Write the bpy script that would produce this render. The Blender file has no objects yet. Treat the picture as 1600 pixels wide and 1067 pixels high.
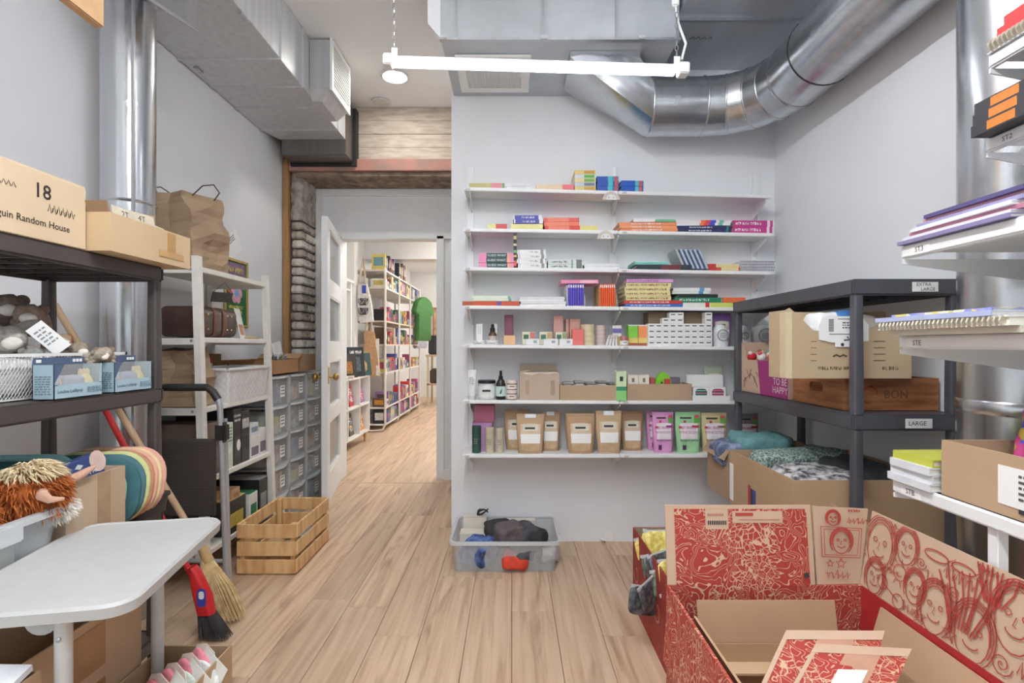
import bpy, bmesh, math, random
from mathutils import Vector, Matrix, Euler, noise
random.seed(11)
S = bpy.context.scene
COL = S.collection
# ------------------------------------------------------------------ camera, world, lights, exposure
F, CX, HY, CZ = 820.0, 800.0, 540.0, 1.13          # focal length in pixels, principal point, eye height
cam = bpy.data.cameras.new('camera'); cam.sensor_width = 36.0; cam.lens = F / 1600 * 36
cam.shift_y = (HY - 533.5) / 1600.0; cam.clip_start = 0.02
camo = bpy.data.objects.new('camera', cam); COL.objects.link(camo)
camo.location = (0, 0, CZ); camo.rotation_euler = (math.pi / 2, 0, 0); S.camera = camo
W = bpy.data.worlds.new('world'); S.world = W; W.use_nodes = True
W.node_tree.nodes['Background'].inputs[0].default_value = (0.92, 0.97, 1.0, 1)
W.node_tree.nodes['Background'].inputs[1].default_value = 0.6
TUBE_POWER = 7.4        # emission of the tube lamp in view
FILL_POWER = 100.0       # unseen fill lamps added above and behind the viewer
DOWN_POWER = 58.0       # round ceiling downlight
SHOP_POWER = 36.0
S.view_settings.view_transform = 'Standard'; S.view_settings.look = 'None'
S.view_settings.exposure = 0.78; S.view_settings.gamma = 1.0; S.view_settings.use_curve_mapping = False
PI = math.pi

# ------------------------------------------------------------------ helpers: measuring
def P(px, py, Y):                                    # the point at depth Y seen at a pixel of the photograph
    return Vector(((px - CX) / F * Y, Y, CZ - (py - HY) / F * Y))
def xat(px, Y): return (px - CX) / F * Y
def zat(py, Y): return CZ - (py - HY) / F * Y

# ------------------------------------------------------------------ helpers: materials
def lin(c):
    return tuple(((v / 255) / 12.92 if v / 255 <= .04045 else ((v / 255 + .055) / 1.055) ** 2.4) for v in c) + (1,)
MC = {}
def newmat(name):
    m = bpy.data.materials.new(name); m.use_nodes = True
    nt = m.node_tree; b = nt.nodes['Principled BSDF']
    return m, nt, b
def M(c, r=.55, m=0., var=.07, sc=18., bump=0., a=1., em=0., stretch=(1, 1, 1), c2=None, coat=0.):
    key = (tuple(c), r, m, var, sc, bump, a, em, stretch, c2, coat)
    if key in MC: return MC[key]
    mt, nt, b = newmat('surface')
    L = lin(c); D = lin(c2) if c2 else tuple(v * (1 - 2.2 * var) for v in L[:3]) + (1,)
    tc = nt.nodes.new('ShaderNodeTexCoord'); mp = nt.nodes.new('ShaderNodeMapping')
    mp.inputs['Scale'].default_value = stretch
    ns = nt.nodes.new('ShaderNodeTexNoise'); ns.inputs['Scale'].default_value = sc; ns.inputs['Detail'].default_value = 4
    cr = nt.nodes.new('ShaderNodeValToRGB'); cr.color_ramp.elements[0].position = .35; cr.color_ramp.elements[1].position = .62
    cr.color_ramp.elements[0].color = D; cr.color_ramp.elements[1].color = L
    k = nt.links.new
    k(tc.outputs['Object'], mp.inputs[0]); k(mp.outputs[0], ns.inputs['Vector']); k(ns.outputs['Fac'], cr.inputs[0]); k(cr.outputs[0], b.inputs['Base Color'])
    b.inputs['Roughness'].default_value = r; b.inputs['Metallic'].default_value = m; b.inputs['Alpha'].default_value = a
    b.inputs['Coat Weight'].default_value = coat
    if em:
        b.inputs['Emission Color'].default_value = L; b.inputs['Emission Strength'].default_value = em
    if bump:
        bp = nt.nodes.new('ShaderNodeBump'); bp.inputs['Strength'].default_value = bump; bp.inputs['Distance'].default_value = .01
        k(ns.outputs['Fac'], bp.inputs['Height']); k(bp.outputs[0], b.inputs['Normal'])
    MC[key] = mt
    return mt
def shiny(c, r=.3): return M(c, r=r, var=.03)
def kraft(c=(184, 148, 110)):
    g_ = .3 * c[0] + .59 * c[1] + .11 * c[2]; c = tuple(int(v * .78 + g_ * .22) for v in c)
    return M(c, r=.85, var=.035, sc=5)
def cloth(c, c2=None, sc=60): return M(c, r=.95, var=.12, sc=sc, bump=.3, c2=c2)
def clear(c=(225, 230, 232), a=.28, r=.12): return M(c, r=r, var=.01, a=a)
def galv(c=(196, 199, 203), r=.3, streak=(14, 14, .6), mt_=.92):
    key = ('galv', c, r, streak, mt_)
    if key in MC: return MC[key]
    mt, nt, b = newmat('galvanised_steel')
    tc = nt.nodes.new('ShaderNodeTexCoord'); mp = nt.nodes.new('ShaderNodeMapping'); mp.inputs['Scale'].default_value = streak
    n1 = nt.nodes.new('ShaderNodeTexNoise'); n1.inputs['Scale'].default_value = 2.0; n1.inputs['Detail'].default_value = 5
    v = nt.nodes.new('ShaderNodeTexVoronoi'); v.inputs['Scale'].default_value = 26
    cr = nt.nodes.new('ShaderNodeValToRGB'); L = lin(c)
    cr.color_ramp.elements[0].position = .3; cr.color_ramp.elements[1].position = .7
    cr.color_ramp.elements[0].color = tuple(x * .84 for x in L[:3]) + (1,); cr.color_ramp.elements[1].color = L
    mr = nt.nodes.new('ShaderNodeMapRange'); mr.inputs[3].default_value = r - .03; mr.inputs[4].default_value = r + .04
    k = nt.links.new
    k(tc.outputs['Object'], mp.inputs[0]); k(mp.outputs[0], n1.inputs['Vector']); k(tc.outputs['Object'], v.inputs['Vector'])
    k(n1.outputs['Fac'], cr.inputs[0]); k(cr.outputs[0], b.inputs['Base Color'])
    k(v.outputs['Color'], mr.inputs[0]); k(mr.outputs[0], b.inputs['Roughness'])
    b.inputs['Metallic'].default_value = mt_
    MC[key] = mt
    return mt
def plankmat():
    mt, nt, b = newmat('oak_plank')
    k = nt.links.new; N = nt.nodes.new
    tc = N('ShaderNodeTexCoord'); oi = N('ShaderNodeObjectInfo')
    ad = N('ShaderNodeVectorMath'); ad.operation = 'MULTIPLY_ADD'; ad.inputs[1].default_value = (1, 1, 1)
    sc_ = N('ShaderNodeVectorMath'); sc_.operation = 'SCALE'; sc_.inputs['Scale'].default_value = 40
    cmb = N('ShaderNodeCombineXYZ'); k(oi.outputs['Random'], cmb.inputs[0]); k(oi.outputs['Random'], cmb.inputs[1]); k(cmb.outputs[0], sc_.inputs[0])
    k(tc.outputs['Object'], ad.inputs[0]); k(sc_.outputs[0], ad.inputs[2])
    mp = N('ShaderNodeMapping'); mp.inputs['Scale'].default_value = (22, 1.0, 1); k(ad.outputs[0], mp.inputs[0])
    n1 = N('ShaderNodeTexNoise'); n1.inputs['Scale'].default_value = 1.6; n1.inputs['Detail'].default_value = 7; n1.inputs['Distortion'].default_value = .6; k(mp.outputs[0], n1.inputs['Vector'])
    mp2 = N('ShaderNodeMapping'); mp2.inputs['Scale'].default_value = (6, .8, 1); k(ad.outputs[0], mp2.inputs[0])
    n2 = N('ShaderNodeTexNoise'); n2.inputs['Scale'].default_value = 1.5; n2.inputs['Detail'].default_value = 3; n2.inputs['Distortion'].default_value = 1.2; k(mp2.outputs[0], n2.inputs['Vector'])
    cr = N('ShaderNodeValToRGB'); e = cr.color_ramp.elements
    e[0].position = .28; e[0].color = lin((178, 146, 118)); e[1].position = .68; e[1].color = lin((218, 190, 162))
    x = e.new(.47); x.color = lin((203, 173, 144))
    k(n1.outputs['Fac'], cr.inputs[0])
    kr = N('ShaderNodeValToRGB'); q = kr.color_ramp.elements
    q[0].position = .30; q[0].color = lin((140, 106, 80)); q[1].position = .41; q[1].color = (1, 1, 1, 1)
    k(n2.outputs['Fac'], kr.inputs[0])
    mx = N('ShaderNodeMix'); mx.data_type = 'RGBA'; mx.blend_type = 'MULTIPLY'; mx.inputs[0].default_value = .42
    k(cr.outputs[0], mx.inputs[6]); k(kr.outputs[0], mx.inputs[7])
    hv = N('ShaderNodeHueSaturation'); mr = N('ShaderNodeMapRange'); mr.inputs[3].default_value = .9; mr.inputs[4].default_value = 1.1
    k(oi.outputs['Random'], mr.inputs[0]); k(mr.outputs[0], hv.inputs['Value']); k(mx.outputs[2], hv.inputs['Color']); k(hv.outputs[0], b.inputs['Base Color'])
    b.inputs['Roughness'].default_value = .48
    bp = N('ShaderNodeBump'); bp.inputs['Strength'].default_value = .08; k(n1.outputs['Fac'], bp.inputs['Height']); k(bp.outputs[0], b.inputs['Normal'])
    return mt
def redprint(red=(166, 56, 48), paper=(204, 166, 136), sc=46.):
    mt, nt, b = newmat('red_floral_print'); k = nt.links.new; N = nt.nodes.new
    tc = N('ShaderNodeTexCoord'); ns = N('ShaderNodeTexNoise'); ns.inputs['Scale'].default_value = 9; ns.inputs['Detail'].default_value = 3
    mixv = N('ShaderNodeMix'); mixv.data_type = 'VECTOR'; mixv.inputs[0].default_value = .05
    k(tc.outputs['Object'], ns.inputs['Vector']); k(tc.outputs['Object'], mixv.inputs[4]); k(ns.outputs['Color'], mixv.inputs[5])
    def math_(op, x, y=None):
        m_ = N('ShaderNodeMath'); m_.operation = op; k(x, m_.inputs[0])
        if isinstance(y, (int, float)): m_.inputs[1].default_value = y
        elif y is not None: k(y, m_.inputs[1])
        return m_.outputs[0]
    f1 = N('ShaderNodeTexNoise'); f1.inputs['Scale'].default_value = sc * .3; f1.inputs['Detail'].default_value = 1.5; f1.inputs['Distortion'].default_value = 1.6; k(mixv.outputs[1], f1.inputs['Vector'])
    con = math_('LESS_THAN', math_('ABSOLUTE', math_('SUBTRACT', math_('FRACT', math_('MULTIPLY', f1.outputs['Fac'], 13)), .5)), .085)
    v = N('ShaderNodeTexVoronoi'); v.feature = 'DISTANCE_TO_EDGE'; v.inputs['Scale'].default_value = sc * 1.3; k(mixv.outputs[1], v.inputs['Vector'])
    f2 = N('ShaderNodeTexNoise'); f2.inputs['Scale'].default_value = sc * .22; k(tc.outputs['Object'], f2.inputs['Vector'])
    flo = math_('MULTIPLY', math_('LESS_THAN', v.outputs['Distance'], .04), math_('GREATER_THAN', f2.outputs['Fac'], .53))
    mxm = N('ShaderNodeMath'); mxm.operation = 'MAXIMUM'; k(con, mxm.inputs[0]); k(flo, mxm.inputs[1])
    mx = N('ShaderNodeMix'); mx.data_type = 'RGBA'; mx.inputs[6].default_value = lin(red); mx.inputs[7].default_value = lin(paper); k(mxm.outputs[0], mx.inputs[0])
    k(mx.outputs[2], b.inputs['Base Color']); b.inputs['Roughness'].default_value = .7
    return mt
def stripes(cols, scale=30., axis=0, r=.6):
    key = ('st', tuple(cols), scale, axis)
    if key in MC: return MC[key]
    mt, nt, b = newmat('striped'); k = nt.links.new; N = nt.nodes.new
    tc = N('ShaderNodeTexCoord'); sp = N('ShaderNodeSeparateXYZ'); k(tc.outputs['Object'], sp.inputs[0])
    ml = N('ShaderNodeMath'); ml.operation = 'MULTIPLY'; ml.inputs[1].default_value = scale; k(sp.outputs[axis], ml.inputs[0])
    fr = N('ShaderNodeMath'); fr.operation = 'FRACT'; k(ml.outputs[0], fr.inputs[0])
    cr = N('ShaderNodeValToRGB'); cr.color_ramp.interpolation = 'CONSTANT'
    while len(cr.color_ramp.elements) < len(cols): cr.color_ramp.elements.new(.5)
    for i, c in enumerate(cols):
        cr.color_ramp.elements[i].position = i / len(cols); cr.color_ramp.elements[i].color = lin(c)
    k(fr.outputs[0], cr.inputs[0]); k(cr.outputs[0], b.inputs['Base Color']); b.inputs['Roughness'].default_value = r
    MC[key] = mt
    return mt
def patchy(cols, sc=30., r=.7):                        # printed all-over pattern of several colours
    key = ('pt', tuple(cols), sc)
    if key in MC: return MC[key]
    mt, nt, b = newmat('patterned'); k = nt.links.new; N = nt.nodes.new
    tc = N('ShaderNodeTexCoord'); v = N('ShaderNodeTexVoronoi'); v.inputs['Scale'].default_value = sc; k(tc.outputs['Object'], v.inputs['Vector'])
    sp = N('ShaderNodeSeparateColor'); k(v.outputs['Color'], sp.inputs[0])
    cr = N('ShaderNodeValToRGB'); cr.color_ramp.interpolation = 'CONSTANT'
    while len(cr.color_ramp.elements) < len(cols): cr.color_ramp.elements.new(.5)
    for i, c in enumerate(cols):
        cr.color_ramp.elements[i].position = i / len(cols); cr.color_ramp.elements[i].color = lin(c)
    k(sp.outputs[0], cr.inputs[0]); k(cr.outputs[0], b.inputs['Base Color']); b.inputs['Roughness'].default_value = r
    MC[key] = mt
    return mt

# ------------------------------------------------------------------ helpers: objects
LABELS = {}
def tag(o, label, cat, group=None, kind=None):
    if label:
        o['label'] = label
        if label in LABELS and not (group and LABELS[label] == group): print('DUP LABEL', label)
        n = len(label.replace(',', ' ').split())
        if n < 4 or n > 16: print('LABEL LENGTH', n, label)
        LABELS[label] = group
    if cat: o['category'] = cat
    if group: o['group'] = group
    if kind: o['kind'] = kind
    return o
def T(name, label, cat, loc=(0, 0, 0), rz=0., group=None, kind=None, rot=None):
    o = bpy.data.objects.new(name, None); COL.objects.link(o); o.empty_display_size = .05
    o.location = loc; o.rotation_euler = rot if rot else (0, 0, rz)
    return tag(o, label, cat, group, kind)
def meshdata(v, f, mat, smooth=False):
    me = bpy.data.meshes.new('mesh'); me.from_pydata([tuple(x) for x in v], [], f)
    if mat: me.materials.append(mat)
    if smooth:
        me.polygons.foreach_set('use_smooth', [True] * len(me.polygons))
        if smooth != 'all': me.set_sharp_from_angle(angle=math.radians(38))
    me.update()
    return me
def ob(name, vf, mat, par=None, loc=(0, 0, 0), rot=(0, 0, 0), smooth=False, kind=None):
    me = vf if isinstance(vf, bpy.types.Mesh) else meshdata(vf[0], vf[1], mat, smooth)
    o = bpy.data.objects.new(name, me); COL.objects.link(o)
    o.parent = par; o.location = loc; o.rotation_euler = rot
    if kind: o['kind'] = kind
    return o
def struct(name, vf, mat, par=None, label=None, smooth=False):
    o = ob(name, vf, mat, par, smooth=smooth)
    if par is None:
        o['kind'] = 'structure'
        if label: o['label'] = label
    return o
# ------------------------------------------------------------------ helpers: shapes, each returns (verts, faces)
BF = [(0, 3, 2, 1), (4, 5, 6, 7), (0, 1, 5, 4), (1, 2, 6, 5), (2, 3, 7, 6), (3, 0, 4, 7)]
def bx(x0, x1, y0, y1, z0, z1):
    return [(x0, y0, z0), (x1, y0, z0), (x1, y1, z0), (x0, y1, z0), (x0, y0, z1), (x1, y0, z1), (x1, y1, z1), (x0, y1, z1)], BF
def cb(w, d, h, x=0, y=0, z=0): return bx(x - w / 2, x + w / 2, y - d / 2, y + d / 2, z, z + h)
def join(*vfs):
    V, Fc = [], []
    for v, f in vfs:
        n = len(V); V += [Vector(x) for x in v]; Fc += [tuple(i + n for i in q) for q in f]
    return V, Fc
def xf(vf, mtx): return [mtx @ Vector(v) for v in vf[0]], vf[1]
def mv(vf, x=0, y=0, z=0): return [Vector(v) + Vector((x, y, z)) for v in vf[0]], vf[1]
def rot(vf, ax, ang, c=(0, 0, 0)):
    c = Vector(c); m = Matrix.Rotation(ang, 3, ax)
    return [m @ (Vector(v) - c) + c for v in vf[0]], vf[1]
def bevel(vf, w, seg=2):
    bm = bmesh.new(); vs = [bm.verts.new(v) for v in vf[0]]
    for f in vf[1]: bm.faces.new([vs[i] for i in f])
    bmesh.ops.bevel(bm, geom=bm.edges[:], offset=w, segments=seg, affect='EDGES', clamp_overlap=True)
    bm.verts.index_update()
    r = ([v.co.copy() for v in bm.verts], [tuple(v.index for v in f.verts) for f in bm.faces]); bm.free()
    return r
def rb(w, d, h, b=.004, x=0, y=0, z=0, seg=2): return bevel(cb(w, d, h, x, y, z), b, seg)
def loft(rings, cap=True, closed=True):
    V, Fc = [], []; n = len(rings[0])
    for r in rings: V += [Vector(p) for p in r]
    for i in range(len(rings) - 1):
        for j in range(n if closed else n - 1):
            a, b_ = i * n + j, i * n + (j + 1) % n
            Fc.append((a, b_, b_ + n, a + n))
    if cap:
        Fc.append(tuple(range(n - 1, -1, -1))); Fc.append(tuple(range((len(rings) - 1) * n, len(rings) * n)))
    return V, Fc
def frame(d):
    d = Vector(d).normalized(); u = d.cross(Vector((0, 0, 1)))
    if u.length < 1e-3: u = d.cross(Vector((0, 1, 0)))
    u.normalize(); return u, u.cross(d)
def ring(c, u, w, r, n, r2=None):
    c = Vector(c); r2 = r2 or r
    return [c + u * (r * math.cos(2 * PI * i / n)) + w * (r2 * math.sin(2 * PI * i / n)) for i in range(n)]
def cyl(p0, p1, r0, r1=None, n=16):
    u, w = frame(Vector(p1) - Vector(p0)); r1 = r0 if r1 is None else r1
    return loft([ring(p0, u, w, r0, n), ring(p1, u, w, r1, n)])
def tube(pts, r, n=8):
    pts = [Vector(p) for p in pts]; R = []; pu = None
    for i, p in enumerate(pts):
        d = (pts[min(i + 1, len(pts) - 1)] - pts[max(i - 1, 0)]).normalized()
        u, w = frame(d)
        if pu is not None:
            u = (pu - d * pu.dot(d)).normalized(); w = u.cross(d)
        pu = u; rr = r[i] if isinstance(r, (list, tuple)) else r
        R.append(ring(p, u, w, rr, n))
    return loft(R)
def arc(c, r, a0, a1, n, plane='xz'):
    out = []
    for i in range(n + 1):
        a = a0 + (a1 - a0) * i / n; x, y = r * math.cos(a), r * math.sin(a)
        out.append(Vector(c) + (Vector((x, 0, y)) if plane == 'xz' else Vector((x, y, 0)) if plane == 'xy' else Vector((0, x, y))))
    return out
def lathe(prof, n=20, c=(0, 0, 0)):
    rings = [[(c[0] + max(r, .0004) * math.cos(2 * PI * i / n), c[1] + max(r, .0004) * math.sin(2 * PI * i / n), c[2] + z) for i in range(n)] for r, z in prof]
    return loft(rings)
def prism(poly, t, axis='y', o=0.):                 # poly in the plane across the axis, thickness t from o
    def mk(p, h):
        return (p[0], h, p[1]) if axis == 'y' else (h, p[0], p[1]) if axis == 'x' else (p[0], p[1], h)
    return loft([[mk(p, o) for p in poly], [mk(p, o + t) for p in poly]])
def slab(quad, t):                                   # a board with its face on four points, thickness away along the normal
    q = [Vector(p) for p in quad]; n = (q[1] - q[0]).cross(q[3] - q[0]).normalized() * t
    return loft([q, [p + n for p in q]])
def rrect(w, h, r, k=4, cx=0, cy=0):
    pts = []
    for sx, sy, a in ((1, 1, 0), (-1, 1, PI / 2), (-1, -1, PI), (1, -1, 1.5 * PI)):
        for i in range(k + 1):
            t = a + PI / 2 * i / k
            pts.append((cx + sx * (w / 2 - r) + r * math.cos(t), cy + sy * (h / 2 - r) + r * math.sin(t)))
    return pts
def sph(c, rx, ry=None, rz=None, n=14, m=9, seed=None, amp=0., fr=8.):
    ry = ry or rx; rz = rz or rx; V = []; Fc = []
    for i in range(m + 1):
        th = PI * i / m
        for j in range(n):
            ph = 2 * PI * j / n; d = Vector((math.sin(th) * math.cos(ph), math.sin(th) * math.sin(ph), math.cos(th)))
            k_ = 1 + (amp * noise.noise(d * fr * .25 + Vector((seed or 0, 3, 7))) if amp else 0)
            V.append(Vector(c) + Vector((d.x * rx, d.y * ry, d.z * rz)) * k_)
    for i in range(m):
        for j in range(n):
            a, b_ = i * n + j, i * n + (j + 1) % n; Fc.append((a, a + n, b_ + n, b_))
    return V, Fc
def soft(w, d, h, seed=0, amp=.012, fr=14., n=22, m=14, e=.45):   # rounded cushion-like body with folds
    V, Fc = [], []
    sg = lambda t: math.copysign(abs(t) ** e, t)
    for i in range(m + 1):
        th = -PI / 2 + PI * i / m
        for j in range(n):
            ph = 2 * PI * j / n
            p = Vector((sg(math.cos(th)) * sg(math.cos(ph)) * w / 2, sg(math.cos(th)) * sg(math.sin(ph)) * d / 2, sg(math.sin(th)) * h / 2))
            q = p * fr + Vector((seed * 3.1, seed * 1.7, seed))
            p += Vector((noise.noise(q), noise.noise(q + Vector((5, 5, 5))), noise.noise(q + Vector((9, 1, 4))))) * amp * (0.25 if th < -.9 else 1)
            V.append(p + Vector((0, 0, h / 2)))
    for i in range(m):
        for j in range(n):
            a, b_ = i * n + j, i * n + (j + 1) % n; Fc.append((a, b_, b_ + n, a + n))
    Fc.append(tuple(range(n - 1, -1, -1))); Fc.append(tuple(range(m * n, (m + 1) * n)))
    return V, Fc
def ribbon(pts, w, n=Vector((0, 0, 1))):             # flat stroke in the XZ plane (y kept)
    pts = [Vector(p) for p in pts]; V = []
    for i, p in enumerate(pts):
        d = pts[min(i + 1, len(pts) - 1)] - pts[max(i - 1, 0)]
        t = Vector((-d.z, 0, d.x)); t = t.normalized() * w / 2 if t.length > 1e-9 else Vector((0, 0, w / 2))
        V += [p - t, p + t]
    return V, [(2 * i, 2 * i + 2, 2 * i + 3, 2 * i + 1) for i in range(len(pts) - 1)]
TXT = {}
def text(par, s, size, mat, loc, rotn=(PI / 2, 0, 0), name='lettering', sx=1., align='CENTER', bold=0.):
    key = (s, align, bold)
    if key not in TXT:
        cu = bpy.data.curves.new('t', 'FONT'); cu.body = s; cu.align_x = align; cu.align_y = 'CENTER'; cu.offset = bold; cu.resolution_u = 2
        o = bpy.data.objects.new('t', cu); COL.objects.link(o)
        dg = bpy.context.evaluated_depsgraph_get(); me = bpy.data.meshes.new_from_object(o.evaluated_get(dg))
        bpy.data.objects.remove(o); bpy.data.curves.remove(cu); TXT[key] = me
    me = TXT[key].copy(); me.materials.clear(); me.materials.append(mat)
    o = ob(name, me, None, par, loc, rotn); o.scale = (size * sx, size, size)
    return o
def scrawl(par, x0, x1, z, h, y, mat, seed=0, ax='y'):     # lettering too small to read in the photograph: word-like groups of strokes
    q = random.Random(seed + int(x0 * 1e4)); out = []; x = x0; w = h * .5
    while x < x1 - w:
        for _ in range(q.randint(3, 7)):
            if x > x1 - w: break
            b_ = bx(x, x + w * .22, y - .0004, y, z - h / 2, z + h / 2); c_ = bx(x + w * .22, x + w * .75, y - .0004, y, z + q.choice((-.5, -.1, .3)) * h, z + q.choice((-.5, -.1, .3)) * h + h * .2)
            c_ = ([(v[0], v[1], min(max(v[2], z - h / 2), z + h / 2)) for v in c_[0]], c_[1]); out += [b_, c_]; x += w
        x += w * .8
    vf = join(*out)
    if ax == 'x': vf = ([Vector((-v.y, v.x, v.z)) for v in vf[0]], vf[1])
    return ob('tiny_lettering', vf, mat, par)
def nth(i, n):                                       # i counts from the top
    if i == 0: return 'topmost'
    if i == n - 1: return 'lowest'
    return ('second', 'third', 'fourth', 'fifth', 'sixth', 'seventh', 'eighth', 'ninth', 'tenth')[i - 1] + ' from top'
ORD = ('first', 'second', 'third', 'fourth', 'fifth', 'sixth', 'seventh', 'eighth', 'ninth', 'tenth', 'eleventh', 'twelfth', 'thirteenth', 'fourteenth', 'fifteenth', 'sixteenth')

# ------------------------------------------------------------------ the room
XL, XR, YB, ZC = -1.80, 1.515, 3.03, 3.02            # left wall, right wall, shelved wall, ceiling
WALL = M((234, 235, 238), r=.8, var=.012, sc=3)
WHITE = M((236, 236, 234), r=.5, var=.015, sc=5)
CEIL = M((240, 240, 239), r=.85, var=.01, sc=3)
floor = struct('floor', bx(-2.6, 2.6, -1.6, 11.8, -.06, -.0125), M((70, 52, 40), r=.9), label='oak look plank floor running from stockroom into shop')
PL = plankmat(); rnd = random.Random(3); pw, pl_ = .178, 1.22
pm = meshdata(*bevel(bx(0, pw - .0016, 0, pl_ - .0016, -.012, 0), .0012, 1), PL)
for i in range(-10, 9):
    off = rnd.uniform(-1.2, 0)
    for j in range(0, 5):
        y = -.2 + off + j * pl_; x = i * pw
        if y + pl_ < .3 or y > 4.3: continue
        y1 = min(y + pl_, 4.31)
        if y1 - y < .03: continue
        if y1 < y + pl_ - .01: o = ob('plank', bx(0, pw - .0016, 0, y1 - y, -.012, 0), PL, floor, (x, y, 0))
        else: o = ob('plank', pm, None, floor, (x, y, 0))
for i in range(-12, 2):
    off = rnd.uniform(-1.2, 0)
    for j in range(0, 7):
        y = 4.325 + off + j * pl_
        y0 = max(y, 4.325); y1 = y + pl_
        if y1 - y0 < .04: continue
        if y0 > y: ob('plank', bx(0, pw - .0016, 0, y1 - y0, -.012, 0), PL, floor, (i * pw, y0, 0))
        else: ob('plank', pm, None, floor, (i * pw, y, 0))
struct('trim_1', bx(-1.66, -.35, 4.311, 4.324, -.012, .003), M((214, 196, 170), r=.4), label='pale threshold strip across the doorway floor')
struct('wall_left', bx(XL - .1, XL, .1, 4.45, 0, ZC), WALL, label='light grey painted wall behind the left shelves')
struct('wall_right', bx(XR, XR + .1, .1, YB + .1, 0, ZC), WALL, label='light grey painted wall behind the right shelves')
struct('wall_back', bx(-.35, XR + .1, YB, 4.45, 0, ZC), WALL, label='light grey painted wall carrying the white shelves')
struct('ceiling', bx(XL - .1, XR + .1, -1.5, 4.45, ZC, ZC + .1), CEIL, label='white painted ceiling of the stockroom')
# doorway wall of old brick, with concrete over a steel lintel
CONC = M((206, 194, 180), r=.9, var=.1, sc=7, bump=.4, stretch=(1, 1, 5), c2=(180, 164, 150))
dw = struct('wall_doorway', join(bx(-1.8, -1.672, 4.17, 4.45, 0, 2.49), bx(-1.8, -.35, 4.20, 4.45, 2.50, ZC)), M((120, 110, 102), r=.95, var=.15, sc=20, bump=.5), label='old brick and concrete wall around the doorway')
for i in range(4):
    z0 = 2.592 + i * .107
    ob('concrete_board', bevel(bx(-1.8 if i < 3 else -1.79, -.351, 4.155 + .004 * (i % 2), 4.2, z0, z0 + .1055), .003, 1), CONC, dw)
ob('lintel', bevel(join(bx(-1.745, -.352, 4.095, 4.2, 2.495, 2.588))[0:2] if False else bx(-1.745, -.352, 4.095, 4.2, 2.495, 2.588), .004), M((186, 132, 120), r=.7, var=.2, sc=6, c2=(150, 128, 116), bump=.3), dw)
ob('lintel_soffit', bevel(bx(-1.70, -.352, 4.12, 4.44, 2.455, 2.494), .006), M((158, 136, 118), r=.95, var=.25, sc=14, bump=.8), dw)
BR = [M(c, r=.92, var=.16, sc=24, bump=.7, c2=d) for c, d in (((216, 207, 196), (176, 164, 152)), ((202, 189, 176), (150, 134, 122)), ((226, 219, 210), (186, 176, 166)), ((190, 178, 166), (140, 128, 118)))]
rnd = random.Random(5)
for r in range(26):
    z = .26 + r * .0715
    L1 = .19 if r % 2 else .095
    for (x0, x1, y0, y1) in ((-1.742, -1.652, 4.14, 4.14 + L1), (-1.70, -1.655, 4.152 + L1, 4.44)):
        w, d = x1 - x0, y1 - y0
        me = bevel(cb(w, d, .058), .008, 2)
        me = ([v + Vector((noise.noise(v * 25 + Vector((r, 1, 2))), noise.noise(v * 25 + Vector((3, r, 9))), noise.noise(v * 25 + Vector((7, 5, r))))) * .005 for v in me[0]], me[1])
        ob('brick', me, rnd.choice(BR), dw, ((x0 + x1) / 2 + rnd.uniform(-.006, .006), (y0 + y1) / 2 + rnd.uniform(-.005, .005), z), (0, 0, rnd.uniform(-.03, .03)), smooth=True)
def rough(vf, a, f, s=0):
    return [Vector(v) + Vector((noise.noise(Vector(v) * f + Vector((s, 0, 0))), noise.noise(Vector(v) * f + Vector((0, s, 5))), 0)) * a for v in vf[0]], vf[1]
g = loft([[(-1.745, 4.15, z), (-1.70, 4.14, z), (-1.655, 4.15, z), (-1.652, 4.25, z), (-1.655, 4.44, z), (-1.745, 4.44, z)] for z in [2.12 + .37 * i / 14 for i in range(15)]])
ob('rough_plaster', rough(g, .014, 22), M((186, 176, 166), r=.95, var=.16, sc=16, bump=.8, c2=(138, 126, 116)), dw, smooth=True)
struct('trim_2', bevel(bx(-1.795, -1.752, 4.105, 4.15, 0, 2.6), .003, 1), M((184, 138, 88), r=.6, var=.12, sc=8, stretch=(6, 6, .6)), label='raw wooden corner batten beside the bricks')
# white infill with the doorway, and the open glazed door
FR = M((233, 234, 235), r=.45, var=.01)
wi = struct('wall_shop_front', join(bx(-1.655, -1.44, 4.45, 4.53, 0, 2.45), bx(-1.44, -.632, 4.45, 4.53, 2.06, 2.45), bx(-.5, -.34, 4.45, 4.53, 0, 2.45), bx(-.632, -.5, 4.46, 4.53, 0, 2.45)), FR, label='white infill wall around the shop doorway')
for nm, vf in (('frame_post', bx(-1.655, -1.59, 4.42, 4.46, 0, 2.452)), ('frame_head', bx(-1.59, -.35, 4.42, 4.46, 2.395, 2.452)), ('jamb', bx(-1.5, -1.435, 4.43, 4.56, 0, 2.06)), ('jamb', bx(-.638, -.575, 4.43, 4.56, 0, 2.06)), ('head_casing', bx(-1.5, -.352, 4.43, 4.56, 2.03, 2.09)),
               ('side_casing', bx(-.53, -.5, 4.44, 4.465, .09, 2.03)), ('side_sill', bx(-.575, -.352, 4.40, 4.465, 0, .09))):
    ob(nm, bevel(vf, .004), FR, wi)
d1 = T('door_1', 'white glazed door standing open beside the plastic drawers', None, (-1.455, 4.43, 0), kind='structure'); d1.rotation_euler.z = -PI / 2 + math.radians(11)
zs = [(.0, .225), (.585, .68), (1.02, 1.15), (1.49, 1.60), (1.965, 2.03)]
leaf = [bx(0, .12, -.02, .02, .01, 2.03), bx(.68, .80, -.02, .02, .01, 2.03)] + [bx(.12, .68, -.02, .02, max(a, .01), b_) for a, b_ in zs]
ob('stile_frame', join(*leaf), FR, d1)
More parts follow.
